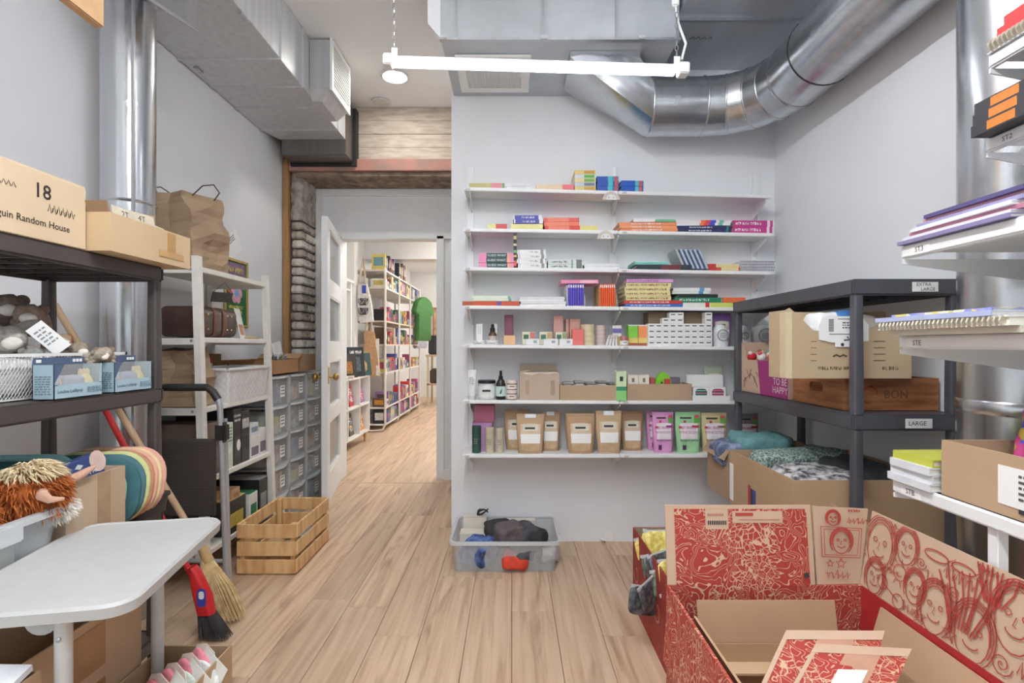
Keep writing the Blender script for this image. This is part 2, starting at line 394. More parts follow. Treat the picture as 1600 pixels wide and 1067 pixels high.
for a, b_ in ((.225, .585), (.68, 1.02), (1.15, 1.49), (1.60, 1.965)):
    gp = ob('glass_pane', bx(.118, .682, -.004, .004, a - .002, b_ + .002), M((205, 212, 216), r=.06, var=.01, a=.38), d1)
    ob('glazing_bead', join(bx(.12, .135, -.016, .016, a, b_), bx(.665, .68, -.016, .016, a, b_), bx(.135, .665, -.016, .016, a, a + .014), bx(.135, .665, -.016, .016, b_ - .014, b_)), FR, gp)
BRS = M((190, 160, 100), r=.3, m=.9, var=.05)
lk = ob('lock_plate', bevel(bx(.72, .775, -.024, .024, .86, .98), .003), BRS, d1)
for s in (-1, 1):
    ob('knob', join(cyl((.745, s * .02, .91), (.745, s * .055, .91), .009), rot(mv(sph((0, 0, 0), .028, .022, .028), .745, s * .07, .91), 'Z', 0)), BRS, d1, smooth=True)
# ceiling discs
zc = ZC
for nm, px, py, r, lab, em in (('downlight', 617, 118, .085, 'round glowing downlight in the white ceiling', DOWN_POWER), ('smoke_detector', 596, 158, .06, 'small flat round detector on ceiling above concrete lintel', 0)):
    Y = (zc - CZ) * F / (HY - py); t = T(nm, lab, 'ceiling light' if em else 'detector', (xat(px, Y), Y, zc))
    ob('rim', lathe([(r, 0), (r + .012, -.004), (r + .012, -.012), (r, -.014), (r * .97, -.012)], 28), M((225, 224, 220), r=.5), t, smooth=True)
    ob('lens' if em else 'cover', lathe([(r * .97, -.002), (r * .96, -.013), (r * .5, -.016), (0.001, -.017)], 28), M((255, 252, 245), em=em, var=0) if em else M((214, 210, 204), r=.6), t, smooth=True)
# board bulkhead at the ceiling in the upper left corner
struct('trim_3', bevel(bx(-1.085, -1.06, 1.0, 1.365, 1.955, ZC - .001), .003), M((190, 152, 112), r=.8, var=.06), label='brown board hanging from the ceiling in the upper left corner')
# ------------------------------------------------------------------ ducts
G1 = galv(); G2 = galv((216, 218, 221), .45, mt_=.45); GR = galv((208, 211, 215), .24, (10, 10, .5)); BLK = M((38, 38, 40), r=.6)
# long rectangular duct along the left wall
t = T('rectangular_duct', 'long rectangular metal duct under ceiling along the left wall', 'duct', (-1.5, 2.4, 2.67))
dx0, dx1 = -1.795 + 1.5, -1.245 + 1.5
secs = [-.9, .42, .72, 1.0, 1.34]
for i in range(len(secs) - 1):
    ob('duct_section', bevel(bx(dx0, dx1, secs[i] + .002, secs[i + 1] - .002, 0 if i % 2 else .003, .345), .003, 1), G2, t)
for y in secs[1:]:
    ob('seam_flange', bx(dx0 - .0, dx1 + .008, y - .006, y + .006, -.008, .345), G2, t)
ob('duct_end', loft([[(dx0, 1.345, 0), (dx1, 1.345, 0), (dx1, 1.345, .34), (dx0, 1.345, .34)], [(dx0 + .07, 1.49, -.012), (dx1 + .01, 1.49, -.012), (dx1 + .01, 1.49, .33), (dx0 + .07, 1.49, .33)]]), G2, t)
ob('end_collar', bevel(bx(dx0 + .085, dx1 + .012, 1.492, 1.67, -.125, .30), .006), galv((150, 146, 144), .35), t)
ob('black_gasket', bx(dx0 + .075, dx1 + .035, 1.672, 1.74, -.145, .30), BLK, t)
for x, y in ((dx0 + .05, .52), (dx1 - .01, .05)):
    ob('hanger_clip', bevel(bx(x - .012, x + .012, y - .03, y + .03, -.012, 0), .003, 1), G1, t)
# side outlet with a louvred register
t = T('register_box', 'square side outlet with slotted white register on left duct', 'register', (-1.245, 3.22, 2.68))
ob('box_body', bevel(bx(0.001, .13, 0, .34, .03, .33), .003, 1), galv((200, 202, 204), .4, mt_=.5), t)
ob('bottom_skirt', loft([[(.001, -.005, .028), (.13, -.005, .028), (.13, .34, .028), (.001, .34, .028)], [(.001, .05, -.03), (.06, .05, -.03), (.06, .34, -.03), (.001, .34, -.03)]]), G2, t)
ob('register_frame', join(bx(.131, .145, -.01, .02, .015, .335), bx(.131, .145, .32, .35, .015, .335), bx(.131, .145, .02, .32, .015, .045), bx(.131, .145, .02, .32, .305, .335)), WHITE, t)
ob('register_back', bx(.131, .134, .02, .32, .045, .305), M((90, 88, 88)), t)
for i in range(13):
    ob('slat', rot(bx(.135, .145, .02, .32, .052 + i * .02, .058 + i * .02), 'Y', 0), WHITE, t)
# flange scrap above the left pipe
t = T('duct_takeoff', 'crumpled metal duct collar above the left vertical pipe', 'duct', (-1.33, 2.0, 2.40))
ob('collar', loft([[(-.13, 0, .06), (.02, 0, -.03), (.05, .25, -.0), (-.1, .25, .07)], [(-.14, .02, .22), (.05, 0, .22), (.06, .25, .22), (-.12, .25, .22)]]), GR, t)
ob('rolled_edge', tube([(-.14, -.01, .06), (.02, -.01, -.035), (.055, .25, -.005)], .008), GR, t, smooth=True)
t.location = (-1.36, 1.92, 2.44)
# soffit duct over the shelved wall
t = T('soffit_duct', 'big galvanised box duct over the white wall shelves', 'duct', (.2, 2.46, 2.57))
x0, x1, y1 = -.335 - .2, .785 - .2, .565
ob('duct_body', bevel(bx(x0, x1, 0, y1, .0, .445), .002, 1), galv((198, 203, 208), .45, (3, 3, 3), .5), t)
for px in (712, 848, 963, 1058):
    x = xat(px, 2.46) - .2
    ob('standing_seam', bx(x - .006, x + .006, -.014, 0, 0, .445), G1, t)
ob('bottom_flange', bx(x0 - .004, x1 + .004, -.012, .012, -.012, .0), G1, t)
for px in (693, 850, 1003): ob('flange_bolt', rb(.03, .014, .016, .003, xat(px, 2.45) - .2, -.018, -.012), G2, t)
ob('side_plate', loft([[(x0 - .06, .0, .07), (x0, .0, .0), (x0, .03, .0), (x0 - .06, .03, .07)], [(x0 - .06, .0, .445), (x0, .0, .445), (x0, .03, .445), (x0 - .06, .03, .445)]]), WALL, t)
ink = M((50, 50, 55), r=.8)
text(t, '345W-A', .022, ink, (xat(1030, 2.46) - .2, -.0015, .31), rotn=(PI / 2, 0, PI) if False else (PI / 2, 0, 0))
# return air grille under the soffit duct
t = T('air_grille', 'square white egg crate grille under the box duct', 'grille', (-.095, 2.775, 2.57))
gx, gy = .19, .185
ob('grille_frame', join(*[bevel(b_, .003, 1) for b_ in (bx(-gx, gx, -gy, -gy + .045, -.014, -.001), bx(-gx, gx, gy - .045, gy, -.014, -.001), bx(-gx, -gx + .045, -gy + .045, gy - .045, -.014, -.001), bx(gx - .045, gx, -gy + .045, gy - .045, -.014, -.001))]), WHITE, t)
ob('dark_backing', bx(-gx + .04, gx - .04, -gy + .04, gy - .04, -.003, -.0012), M((150, 152, 155), r=.7), t)
bars = [bx(-gx + .045 + i * .0125, -gx + .048 + i * .0125, -gy + .045, gy - .045, -.012, -.004) for i in range(23)] + [bx(-gx + .045, gx - .045, -gy + .045 + i * .0125, -gy + .048 + i * .0125, -.012, -.004) for i in range(22)]
ob('grid_core', join(*bars), WHITE, t, kind='stuff')
# round pipe: transition, run under the soffit, elbow, run along the right wall
t = T('round_duct', 'large round silver duct bending from box duct to right wall', 'duct', (.73, 2.83, 2.43))
r0 = .15
cx_, cy_, cz_ = .73, 2.83, 2.415
n = 32
rect = []
for i in range(n):                                  # rectangle under the soffit, matched point by point with the pipe mouth
    a = 2 * PI * i / n; c, s = math.cos(a), math.sin(a); k_ = 1 / max(abs(c), abs(s))
    rect.append(Vector((.455 + .17 * s * k_, 2.73 + .17 * c * k_, 2.568)))
circ = [Vector((cx_, cy_ + r0 * math.cos(2 * PI * i / n), cz_ + r0 * math.sin(2 * PI * i / n))) for i in range(n)]
rect2 = [v + Vector((.0, 0, -.03)) for v in rect]
o_ = Vector((.73, 2.83, 2.43))
def L_(rs): return [[p - o_ for p in r] for r in rs]
ob('transition', loft(L_([rect, rect2, circ])), GR, t, smooth=True)
path = [Vector((cx_ + .002, cy_, cz_)), Vector((1.02, cy_, cz_))]
ec = (1.02, cy_ - .33, cz_)
for i in range(1, 5): path.append(Vector((1.02 + .33 * math.sin(PI / 2 * i / 4), cy_ - .33 + .33 * math.cos(PI / 2 * i / 4), cz_)))
RGa, RG = G1, []
def rings_of(pts, r):
    out = []
    for i, p in enumerate(pts):
        d = (pts[min(i + 1, len(pts) - 1)] - pts[max(i - 1, 0)]).normalized(); u = Vector((0, 0, 1)).cross(d).normalized()
        out.append(ring(p - o_, u, Vector((0, 0, 1)), r, n))
    return out
R = rings_of(path, r0)
for i in range(len(path) - 1):
    ob('pipe_section' if i == 0 else 'elbow_gore', loft([R[i], R[i + 1]], cap=False), GR, t, smooth='all')
for i in (0, 1, 2, 3, 4, 5):
    p = path[i]; d = (path[min(i + 1, 5)] - path[max(i - 1, 0)]).normalized(); u = Vector((0, 0, 1)).cross(d).normalized()
    ob('bead_seam', loft([ring(p - o_ - d * .005, u, Vector((0, 0, 1)), r0 + .001, n), ring(p - o_, u, Vector((0, 0, 1)), r0 + .006, n), ring(p - o_ + d * .005, u, Vector((0, 0, 1)), r0 + .001, n)], cap=False), GR, t, smooth='all')
p0 = path[-1]; seq = [p0, p0 + Vector((0, -.22, 0)), p0 + Vector((0, -1.3, 0)), p0 + Vector((0, -2.6, 0))]
for i in range(3):
    rr = r0 + (.004 if i else 0)
    ob('pipe_section', loft([ring(seq[i] - o_, Vector((1, 0, 0)), Vector((0, 0, 1)), rr, n), ring(seq[i + 1] - o_, Vector((1, 0, 0)), Vector((0, 0, 1)), rr, n)], cap=False), GR, t, smooth='all')
ob('joint_ring', loft([ring(seq[1] - o_ + Vector((0, k_, 0)), Vector((1, 0, 0)), Vector((0, 0, 1)), r0 + e, n) for k_, e in ((.006, .001), (.003, .006), (-.003, .006), (-.006, .001))], cap=False), BLK, t, smooth='all')
for a in (2.2, 3.6): ob('rivet', sph(path[3] - o_ + Vector((.0, -r0 * .98 * abs(math.cos(a)), r0 * math.sin(a))), .006), G1, t)
# higher plenum duct right of the soffit
t = T('plenum_duct', 'wide dull metal plenum duct against ceiling above round duct', 'duct', (1.14, 2.3, 2.72))
ob('plenum_body', bevel(bx(-.34, .37, -1.7, .728, .0, .298), .003, 1), galv((196, 201, 210), .4, (4, .6, 4), .5), t)
for y in (-.55, -.12, .25): ob('seam_flange', bx(-.34, .37, y - .006, y + .006, -.014, 0), G1, t)
ob('pen_scrawl', join(*[tube([(-.22 + i * .03, .42, -.0012), (-.205 + i * .03, .40, -.0012), (-.195 + i * .03, .425, -.0012)], .0012, 4) for i in range(4)]), ink, t)
# vertical pipes
t = T('vertical_duct', 'tall shiny vertical metal pipe behind the left black shelf', 'duct', (-1.607, 2.2, 0))
ob('pipe', loft([ring((0, 0, z), Vector((1, 0, 0)), Vector((0, 1, 0)), .097, 36) for z in (0, 1.0, 2.0, 2.65)]), GR, t, smooth=True)
ob('lock_seam', bx(.066, .076, -.076, -.066, 0, 2.65), GR, t)
for z in (.5, 1.72): ob('joint_ring', lathe([(.098, z - .006), (.102, z), (.098, z + .006)], 36), GR, t, smooth=True)
t = T('vertical_duct', 'wide vertical metal pipe with flared foot behind right white shelves', 'duct', (1.372, 1.41, .50))
ob('pipe', loft([ring((0, 0, z), Vector((1, 0, 0)), Vector((0, 1, 0)), .137, 40) for z in (.47, 1.2, 1.76)]), GR, t, smooth=True)
ob('boot', lathe([(.13, .0), (.133, .012), (.139, .2), (.139, .46)], 40), galv((188, 190, 192), .22), t, smooth=True)
ob('joint_ring', lathe([(.137, .445), (.1415, .452), (.1415, .478), (.137, .485)], 40), GR, t, smooth=True)
ob('foot_rim', lathe([(.13, -.012), (.139, -.010), (.1405, 0), (.139, .012), (.133, .014)], 40), G1, t, smooth=True)
# ------------------------------------------------------------------ hanging tube lamps
def tube_lamp(label, x0, x1, y, z, ztilt=0., power=TUBE_POWER, rz=0.):
    t = T('tube_lamp', label, 'lamp', ((x0 + x1) / 2, y, z), rz)
    hw = (x1 - x0) / 2; a = -ztilt
    ob('diffuser', rot(mv(loft([[(-hw + .03, p[0], p[1]) for p in rrect(.042, .028, .013)], [(hw - .05, p[0], p[1]) for p in rrect(.042, .028, .013)]]), 0, 0, 0), 'Y', a), M((246, 250, 255), em=power, var=0), t, smooth=True)
    ob('housing', rot(bevel(bx(-hw + .01, hw - .02, -.010, .010, .0145, .026), .003, 1), 'Y', a), WHITE, t)
    for s in (-1, 1):
        ob('end_cap', rot(bevel(bx(s * hw - .035 if s > 0 else -hw, s * hw + .005 if s > 0 else -hw + .035, -.026, .026, -.017, .028), .004), 'Y', a), WHITE, t)
        zz = -s * hw * math.tan(a); n_ = int((ZC - z) / .022); links = []
        for q in range(n_):
            c = arc((0, 0, 0), .0065, 0, 2 * PI, 8, 'xz'); c = [Vector((p.x, 0, p.z * 1.9)) for p in c]
            if q % 2: c = [Vector((0, p.x, p.z)) for p in c]
            links.append(tube([p + Vector((s * (hw - .04), 0, zz + .05 + q * .022)) for p in c], .0018, 5))
        ob('chain', join(*links), M((170, 170, 172), r=.35, m=.8), t, kind='stuff')
        ob('hook_plate', rot(bx(s * (hw - .04) - .012, s * (hw - .04) + .012, -.002, .002, .026, .06), 'Y', a), WHITE, t)
    ob('power_cord', tube([(hw - .02, 0, .03), (hw + .0, .01, .1), (hw - .03, .01, .18), (hw - .045, .0, .26), (hw - .045, 0, .34)], .005), WHITE, t, smooth=True)
    ob('cord_switch', rb(.028, .018, .07, .006, hw - .045, 0, .24), WHITE, t)
    return t
tube_lamp('glowing white tube lamp hung on chains below box duct', xat(600, 2.09), xat(1073, 2.09), 2.09, zat(105, 2.09), -.03)
tube_lamp('added unseen fill tube lamp on chains behind the viewer', -.7, .5, -.75, 2.62, 0, FILL_POWER, PI / 2)  # out of view, added to brighten the room from behind the camera
tube_lamp('added unseen fill tube lamp on chains over aisle above viewer', -.7, .5, .75, 2.62, 0, FILL_POWER, PI / 2)  # added above the frame so side walls and ceiling get more light
# ------------------------------------------------------------------ white wall shelving on the back wall
SW = M((238, 238, 238), r=.4, var=.01)
TY = {1: (292, 298, 304, 2.84), 2: (356, 360, 364, 2.84), 3: (417, 420, 424, 2.84), 4: (477, 479, 480.5, 2.80), 5: (538, 540, 542, 2.80), 6: (625, 626, 626.5, 2.80), 7: (710, 710, 710, 2.79)}
XA, XM, XB = -.262, .575, 1.408
TIERW = {1: 'top', 2: 'second', 3: 'third', 4: 'fourth', 5: 'fifth', 6: 'sixth', 7: 'lowest'}
def tz(k_, X):
    a, b_, c, Y = TY[k_]; za, zb, zc_ = zat(a, Y), zat(b_, Y), zat(c, Y)
    return za + (zb - za) * (X - XA) / (XM - XA) if X < XM else zb + (zc_ - zb) * (X - XM) / (XB - XM)
for k_ in range(1, 8):
    Y = TY[k_][3]
    for side, (xa, xb) in enumerate(((XA, XM - .001), (XM + .001, XB))):
        t = T('wall_shelf', f"white metal wall shelf, {TIERW[k_]} tier, {'door side' if side == 0 else 'corner side'}", 'shelf', ((xa + xb) / 2, Y, tz(k_, (xa + xb) / 2)), group='white wall shelves')
        za, zb = tz(k_, xa), tz(k_, xb - 1e-4); sl = math.atan2(zb - za, xb - xa); h = (xb - xa) / 2
        ob('board', rot(bevel(bx(-h, h, 0.004, YB - Y - .012, -.012, 0), .002, 1), 'Y', -sl), SW, t)
        ob('front_lip', rot(bevel(bx(-h, h, 0, .014, -.019, -.0002), .003), 'Y', -sl), SW, t)
        ob('shelf_tag', rot(bx(-h + .02 if side else -h + .01, -h + .045 if side else -h + .035, -.0015, 0, -.015, -.004), 'Y', -sl), M((205, 205, 205)), t)
for i, px in enumerate((735, 957, 1178)):
    X = xat(px, YB); t = T('shelf_upright', ('slotted white shelf upright nearest the doorway', 'slotted white shelf upright between both wall shelf bays', 'slotted white shelf upright nearest the room corner')[i], 'upright', (X, YB, 0), group='wall shelf uprights')
    ob('rail', join(bx(-.02, -.013, -.016, -.0005, .42, zat(262, YB) + (.0 if i != 2 else -.04)), bx(.013, .02, -.016, -.0005, .42, zat(262, YB) - (.04 if i == 2 else 0)), bx(-.013, .013, -.006, -.0005, .42, zat(262, YB) - (.04 if i == 2 else 0))), SW, t)
    for k_ in range(1, 8):
        z = tz(k_, X) - .02; Yd = -(YB - TY[k_][3]) + .02
        ob('bracket', prism([(-.016, z), (Yd, z), (Yd, z - .012), (-.016, z - .075)], .006, 'x', -.003 + (.012 if i == 0 else -.012 if i == 2 else 0)), SW, t)
# two rainbow shaped shelf signs
for (px, py, k_) in ((955, 305, 1), (946.5, 366, 2)):
    Y = 2.832; t = T('shelf_sign', f"small white rainbow shaped sign on {TIERW[k_]} wall shelf edge", 'sign', P(px, py + 7, Y), group='rainbow signs')
    def arch(r, k=14): return [(r * math.cos(PI * i / k), r * math.sin(PI * i / k)) for i in range(k + 1)]
    ob('plate', prism(arch(.046), .004, 'y', -.001), M((242, 240, 236), r=.6), t)
    for q, (ra, c) in enumerate(((.042, (222, 190, 180)), (.036, (196, 188, 160)), (.030, (200, 206, 204)))):
        ob('rainbow_band', ribbon([(ra * math.cos(PI * i / 14), -.0016, ra * math.sin(PI * i / 14)) for i in range(15)], .004), M(c), t)
    for s in (-.012, .012): ob('printed_eye', mv(prism([(.003 * math.cos(a * PI / 3), .003 * math.sin(a * PI / 3)) for a in range(6)], .0004, 'y', -.0014), s, 0, .012), M((90, 90, 90)), t)
# ------------------------------------------------------------------ goods: builders (origin at base centre, front towards -Y)
PAGE = M((236, 232, 222), r=.8, var=.05, sc=40, stretch=(1, 1, 12))
INK = M((58, 58, 62), r=.7); PAPER = M((244, 243, 240), r=.7, var=.01)
def book(label, loc, w, d, h, col, cat='book', rz=0., group=None, spine=(), rx=None, name='book', letters=None, lcol=None):
    """a closed book or boxed set lying flat, spine towards the viewer; spine = colour bands (x0,x1 in 0..1, colour)"""
    t = T(name, label, cat, loc, rz, group, rot=rx)
    c = min(.003, h * .18)
    ob('cover', join(bx(-w / 2, w / 2, -d / 2, d / 2, 0, c), bx(-w / 2, w / 2, -d / 2, d / 2, h - c, h), bx(-w / 2, w / 2, -d / 2, -d / 2 + .003, c, h - c)), M(col, r=.45, var=.03), t)
    ob('pages', bx(-w / 2 + .004, w / 2 - .004, -d / 2 + .003, d / 2 - .005, c, h - c), PAGE, t)
    for a, b_, cc in spine:
        ob('spine_band', bx(-w / 2 + a * w, -w / 2 + b_ * w, -d / 2 - .0006, -d / 2, .0, h), M(cc, r=.45, var=.02), t)
    if letters:
        s, a, b_ = letters
        if s == '~': scrawl(t, -w / 2 + a * w, -w / 2 + b_ * w, h * .5, h * .45, -d / 2 - .0008, M(lcol or (250, 250, 250)), int(h * 1e4))
        else:
            o = text(t, s, h * .62, M(lcol or (250, 250, 250)), (-w / 2 + (a + b_) / 2 * w, -d / 2 - .0014, h * .5)); o.scale.x = (b_ - a) * w / max(.6 * len(s), 1)
    return t
def carton(label, loc, w, d, h, col, cat='box', rz=0., group=None, name='product_box', bands=(), panel=None, letters=None, lcol=None, pic=None, bev=.0015):
    """a closed printed carton; bands are (z0,z1,colour), panel is (x0,x1,z0,z1,colour) on the front, in 0..1"""
    t = T(name, label, cat, loc, rz, group)
    ob('carton_body', bevel(cb(w, d, h), min(bev, w * .1, h * .1), 1), M(col, r=.5, var=.025), t)
    ob('lid_flap', bx(-w / 2 + .001, w / 2 - .001, -d / 2 - .0004, -d / 2 + .004, h - .0012, h + .0004), M(tuple(max(0, v - 16) for v in col), r=.5, var=.02), t)
    for a, b_, cc in bands: ob('printed_band', bx(-w / 2, w / 2, -d / 2 - .0005, -d / 2, a * h, b_ * h), M(cc, r=.5, var=.03), t)
    if panel:
        a, b_, c, e, cc = panel; ob('front_label', bx(-w / 2 + a * w, -w / 2 + b_ * w, -d / 2 - .001, -d / 2, c * h, e * h), M(cc, r=.5, var=.02), t)
    if pic:
        a, b_, c, e, m_ = pic; ob('printed_picture', bx(-w / 2 + a * w, -w / 2 + b_ * w, -d / 2 - .0012, -d / 2, c * h, e * h), m_, t)
    if letters:
        s, z, sz = letters; text(t, s, sz, M(lcol or (70, 70, 75)), (0, -d / 2 - .0018, z * h))
    return t
def lines(par, w, z0, z1, y, n, col=(90, 90, 92), x=0., seed=0):       # rows of small print
    q = random.Random(seed + n); out = []
    for i in range(n):
        z = z0 + (z1 - z0) * (i + .5) / n; x_ = x - w / 2
        while x_ < x + w / 2 - .004:
            l = q.uniform(.004, .012); out.append(bx(x_, min(x_ + l, x + w / 2), y - .0004, y, z, z + (z1 - z0) / n * .45)); x_ += l + .003
    return ob('small_print', join(*out), M(col, r=.7), par)
def jar(label, loc, r, h, glass, lid, lidh=.35, cat='jar', labelc=(240, 238, 230), name='jar', group=None, lr=1.02, lid_metal=0.):
    t = T(name, label, cat, loc, 0, group); hb = h * (1 - lidh)
    ob('vessel', lathe([(r * .9, 0), (r, .004), (r, hb * .9), (r * .93, hb)], 24), M(glass, r=.15, var=.02), t, smooth=True)
    ob('lid', lathe([(r * lr, hb), (r * lr, h - .003), (r * lr * .94, h), (.001, h)], 24), M(lid, r=.35, m=lid_metal, var=.03), t, smooth=True)
    if labelc:
        k = 14; V = []
        for i in range(k + 1):
            a = PI + (PI) * i / k; V += [(r * 1.012 * math.cos(a), r * 1.012 * math.sin(a), hb * .14), (r * 1.012 * math.cos(a), r * 1.012 * math.sin(a), hb * .84)]
        ob('label', (V, [(2 * i, 2 * i + 2, 2 * i + 3, 2 * i + 1) for i in range(k)]), M(labelc, r=.6, var=.02), t, smooth=True)
        ob('label_title', mv(bx(-r * .45, r * .45, -.0006, 0, 0, hb * .12), 0, -r * 1.03, hb * .5), INK, t)
    return t
def pouch(label, loc, w, h, col, d=.06, rz=0., group=None, kind='kraft', accent=None, name='pouch'):
    """stand-up pouch: gusseted round bottom, flat sealed top"""
    t = T(name, label, 'pouch', loc, rz, group)
    def dep(u): return d * (1 - u) ** .75 * (.75 + .25 * min(1, u * 6)) + .003
    def wid(u): return w * (.86 + .14 * min(1, u * 1.6))
    rings = []
    for i in range(9):
        u = i / 8; a, b_ = wid(u) / 2, dep(u) / 2
        rings.append([(a * math.copysign(abs(math.cos(q)) ** .5, math.cos(q)), b_ * math.copysign(abs(math.sin(q)) ** (.8), math.sin(q)), u * h) for q in [2 * PI * j / 24 + .01 for j in range(24)]])
    ob('bag_body', loft(rings), M(col, r=.5 if kind != 'kraft' else .7, var=.05, sc=12), t, smooth=True)
    def patch(nm, x0, x1, z0, z1, m_, off=.0012, curve=None):
        V = []; k = 5; kx = 6
        for i in range(k + 1):
            u = z0 + (z1 - z0) * i / k
            for j in range(kx + 1):
                xx = (x0 + (x1 - x0) * j / kx); a = wid(u) / 2; xr = min(.99, abs(xx) * 2)
                y = -dep(u) / 2 * (1 - (xr ** 4)) ** .4
                zz = u + (curve * (1 - xr ** 2) if curve and i == (k if curve > 0 else 0) else 0)
                V.append((xx * wid(u), y - off, zz * h))
        return ob(nm, (V, [(i * (kx + 1) + j, i * (kx + 1) + j + 1, (i + 1) * (kx + 1) + j + 1, (i + 1) * (kx + 1) + j) for i in range(k) for j in range(kx)]), m_, t)
    patch('top_seal', -.5, .5, .93, .995, M(tuple(int(v * .93) for v in col), r=.5))
    if kind == 'kraft':
        patch('window', -.36, .36, .30, .72, M((222, 200, 170), r=.25, var=.08), .0014, .05)
        patch('contents_view', -.36, .36, .12, .34, M((206, 176, 138), r=.5, var=.1), .0016, -.06)
        patch('paper_label', -.37, .37, .26, .50, PAPER, .0024)
        patch('brand_strip', -.28, .28, .58, .70, M((226, 222, 205)), .0024, .05)
        patch('brand_mark', -.2, .16, .62, .67, M((60, 62, 58)), .0032)
        if accent: patch('sticker', -.2, .2, .9, 1.0, M((226, 230, 232)), .004)
    else:
        patch('white_splash', -.34, .36, .34, .70, M((248, 240, 244)), .0014, .04)
        patch('name_strip', -.33, .12, .84, .88, M((60, 60, 66)), .0022)
        patch('leaf_badge', .22, .45, .74, .90, M((108, 176, 84)), .0022)
        patch('fruit_badge', .24, .43, .86, .93, M((214, 90, 96)), .0026)
        patch('flavour_badge', .12, .42, .62, .68, M(accent or (190, 80, 130)), .0026)
        patch('berry_prints', -.4, -.28, .60, .66, M((200, 70, 90)), .0024); patch('berry_prints', -.2, -.1, .74, .8, M((200, 70, 90)), .0024)
        patch('fig_print', -.3, -.14, .08, .2, M((90, 50, 100)), .0026)
        patch('powder_heap', -.1, .4, .06, .28, M(tuple(min(255, v + 14) for v in col)), .002, .03)
        yy = -dep(.5) / 2 - .004
        text(t, 'BUBBLE', w * .17, M((186, 104, 150)), (0, -dep(.62) / 2 - .004, .62 * h)); text(t, 'WHOOSH!', w * .17, M((186, 104, 150)), (0, yy, .51 * h))
        text(t, 'BUBBLE BATH', w * .115, M((70, 64, 72)), (0, -dep(.34) / 2 - .005, .31 * h))
    return t
def open_box(name, label, loc, w, d, h, col, cat='cardboard box', rz=0., flaps=None, t_=.005, group=None, inner=None, par=None, mat=None, imat=None, tape=True):
    """open cardboard box; flaps {'x-':(length, degrees from upright, outwards positive), ...}"""
    R = par or T(name, label, cat, loc, rz, group)
    km = mat or kraft(col)
    ob('box_floor', bx(-w / 2, w / 2, -d / 2, d / 2, 0, t_), km, R)
    for nm, b_ in (('box_wall', bx(-w / 2, w / 2, -d / 2, -d / 2 + t_, t_, h)), ('box_wall', bx(-w / 2, w / 2, d / 2 - t_, d / 2, t_, h)),
                   ('box_wall', bx(-w / 2, -w / 2 + t_, -d / 2 + t_, d / 2 - t_, t_, h)), ('box_wall', bx(w / 2 - t_, w / 2, -d / 2 + t_, d / 2 - t_, t_, h))):
        ob(nm, b_, km, R)
    for k, (l, ang) in (flaps or {}).items():
        a = math.radians(ang); im = imat or km
        if k[0] == 'y':
            s = -1 if k[1] == '-' else 1
            v = bx(-w / 2 + .003, w / 2 - .003, -t_ / 2, t_ / 2, 0, l); v = rot(v, 'X', -s * a); v = mv(v, 0, s * (d / 2 - t_ / 2), h + .001)
        else:
            s = -1 if k[1] == '-' else 1
            v = bx(-t_ / 2, t_ / 2, -d / 2 + .006, d / 2 - .006, 0, l); v = rot(v, 'Y', s * a); v = mv(v, s * (w / 2 - t_ / 2), 0, h + .001)
        ob('flap', v, im, R)
    if tape: ob('tape', bx(-.025, .025, -d / 2 - .0006, -d / 2, h * .55, h), M((188, 160, 124), r=.3, var=.05), R)
    return R
# ------------------------------------------------------------------ goods on the white wall shelves
def bw(k, x0, x1, yt, yb=None, Y=None):
    """pixel box of a thing standing on tier k -> centre X, front Y, base z, width, height"""
    Y = Y or TY[k][3] + .008
    X0, X1 = xat(x0, Y), xat(x1, Y); X = (X0 + X1) / 2
    zb = tz(k, X) + .0005 if yb is None else zat(yb, Y)
    return X, Y, zb, X1 - X0, max(zat(yt, Y) - zb, .004)
def bstack(k, x0, x1, yt, n, cols, desc, where, yb=None, d=.17, Y=None, jit=.004, spine=(), letters=None, lcol=None, cat='book', name='book', seed=0, single=None, rz=0.):
    X, Y, zb, w, h = bw(k, x0, x1, yt, yb, Y); q = random.Random(x0 * 7 + seed)
    for i in range(n):                               # i from the bottom
        pos = nth(n - 1 - i, n); c = cols[i % len(cols)]
        lab = f'{desc}, {pos} of {n} {where}' if n > 1 else f'{desc} {where}'
        book(lab, (X + q.uniform(-jit, jit), Y + d / 2 + q.uniform(0, jit), zb + h * i / n), w, d, h / n - .0006, c, cat, rz + (q.uniform(-.02, .02) if n > 1 else 0), f'{desc}s' if n > 1 else None, spine, name=name, letters=letters, lcol=lcol)
    return X, Y, zb + h, w
Wt = lambda k: f'on {TIERW[k]} wall shelf'
# tier 1
bstack(1, 734, 789, 285.5, 1, [(196, 184, 120)], 'flat yellow game box with pink end', 'at door end of top wall shelf', spine=((.62, .93, (226, 140, 150)), (.95, 1, (90, 150, 110))), cat='game box', name='game_box')
bstack(1, 790.5, 829, 287, 2, [(238, 238, 238)], 'thin white book', Wt(1), spine=((.2, .8, (222, 224, 228)),))
bstack(1, 837, 896, 288, 1, [(232, 208, 176)], 'peach paperback with pink spine end', Wt(1), spine=((.7, 1, (236, 120, 130)),))
X, Y, zb, w, h = bw(1, 898, 931, 266)
for i, (c, b_, dd) in enumerate((((228, 206, 140), (214, 170, 80), 'mustard'), ((206, 212, 222), (120, 130, 150), 'grey'), ((236, 222, 168), (120, 180, 80), 'green and cream'), ((224, 226, 232), (96, 180, 70), 'white and green'), ((232, 206, 130), (206, 150, 70), 'golden'))):
    carton(f'{dd} game box, {nth(4 - i, 5)} of five below box duct', (X, Y + .085, zb + h * i / 5), w, .17, h / 5 - .0005, c, 'game box', group='game boxes stacked on the top shelf', name='game_box', panel=(.45, .93, .15, .85, b_))
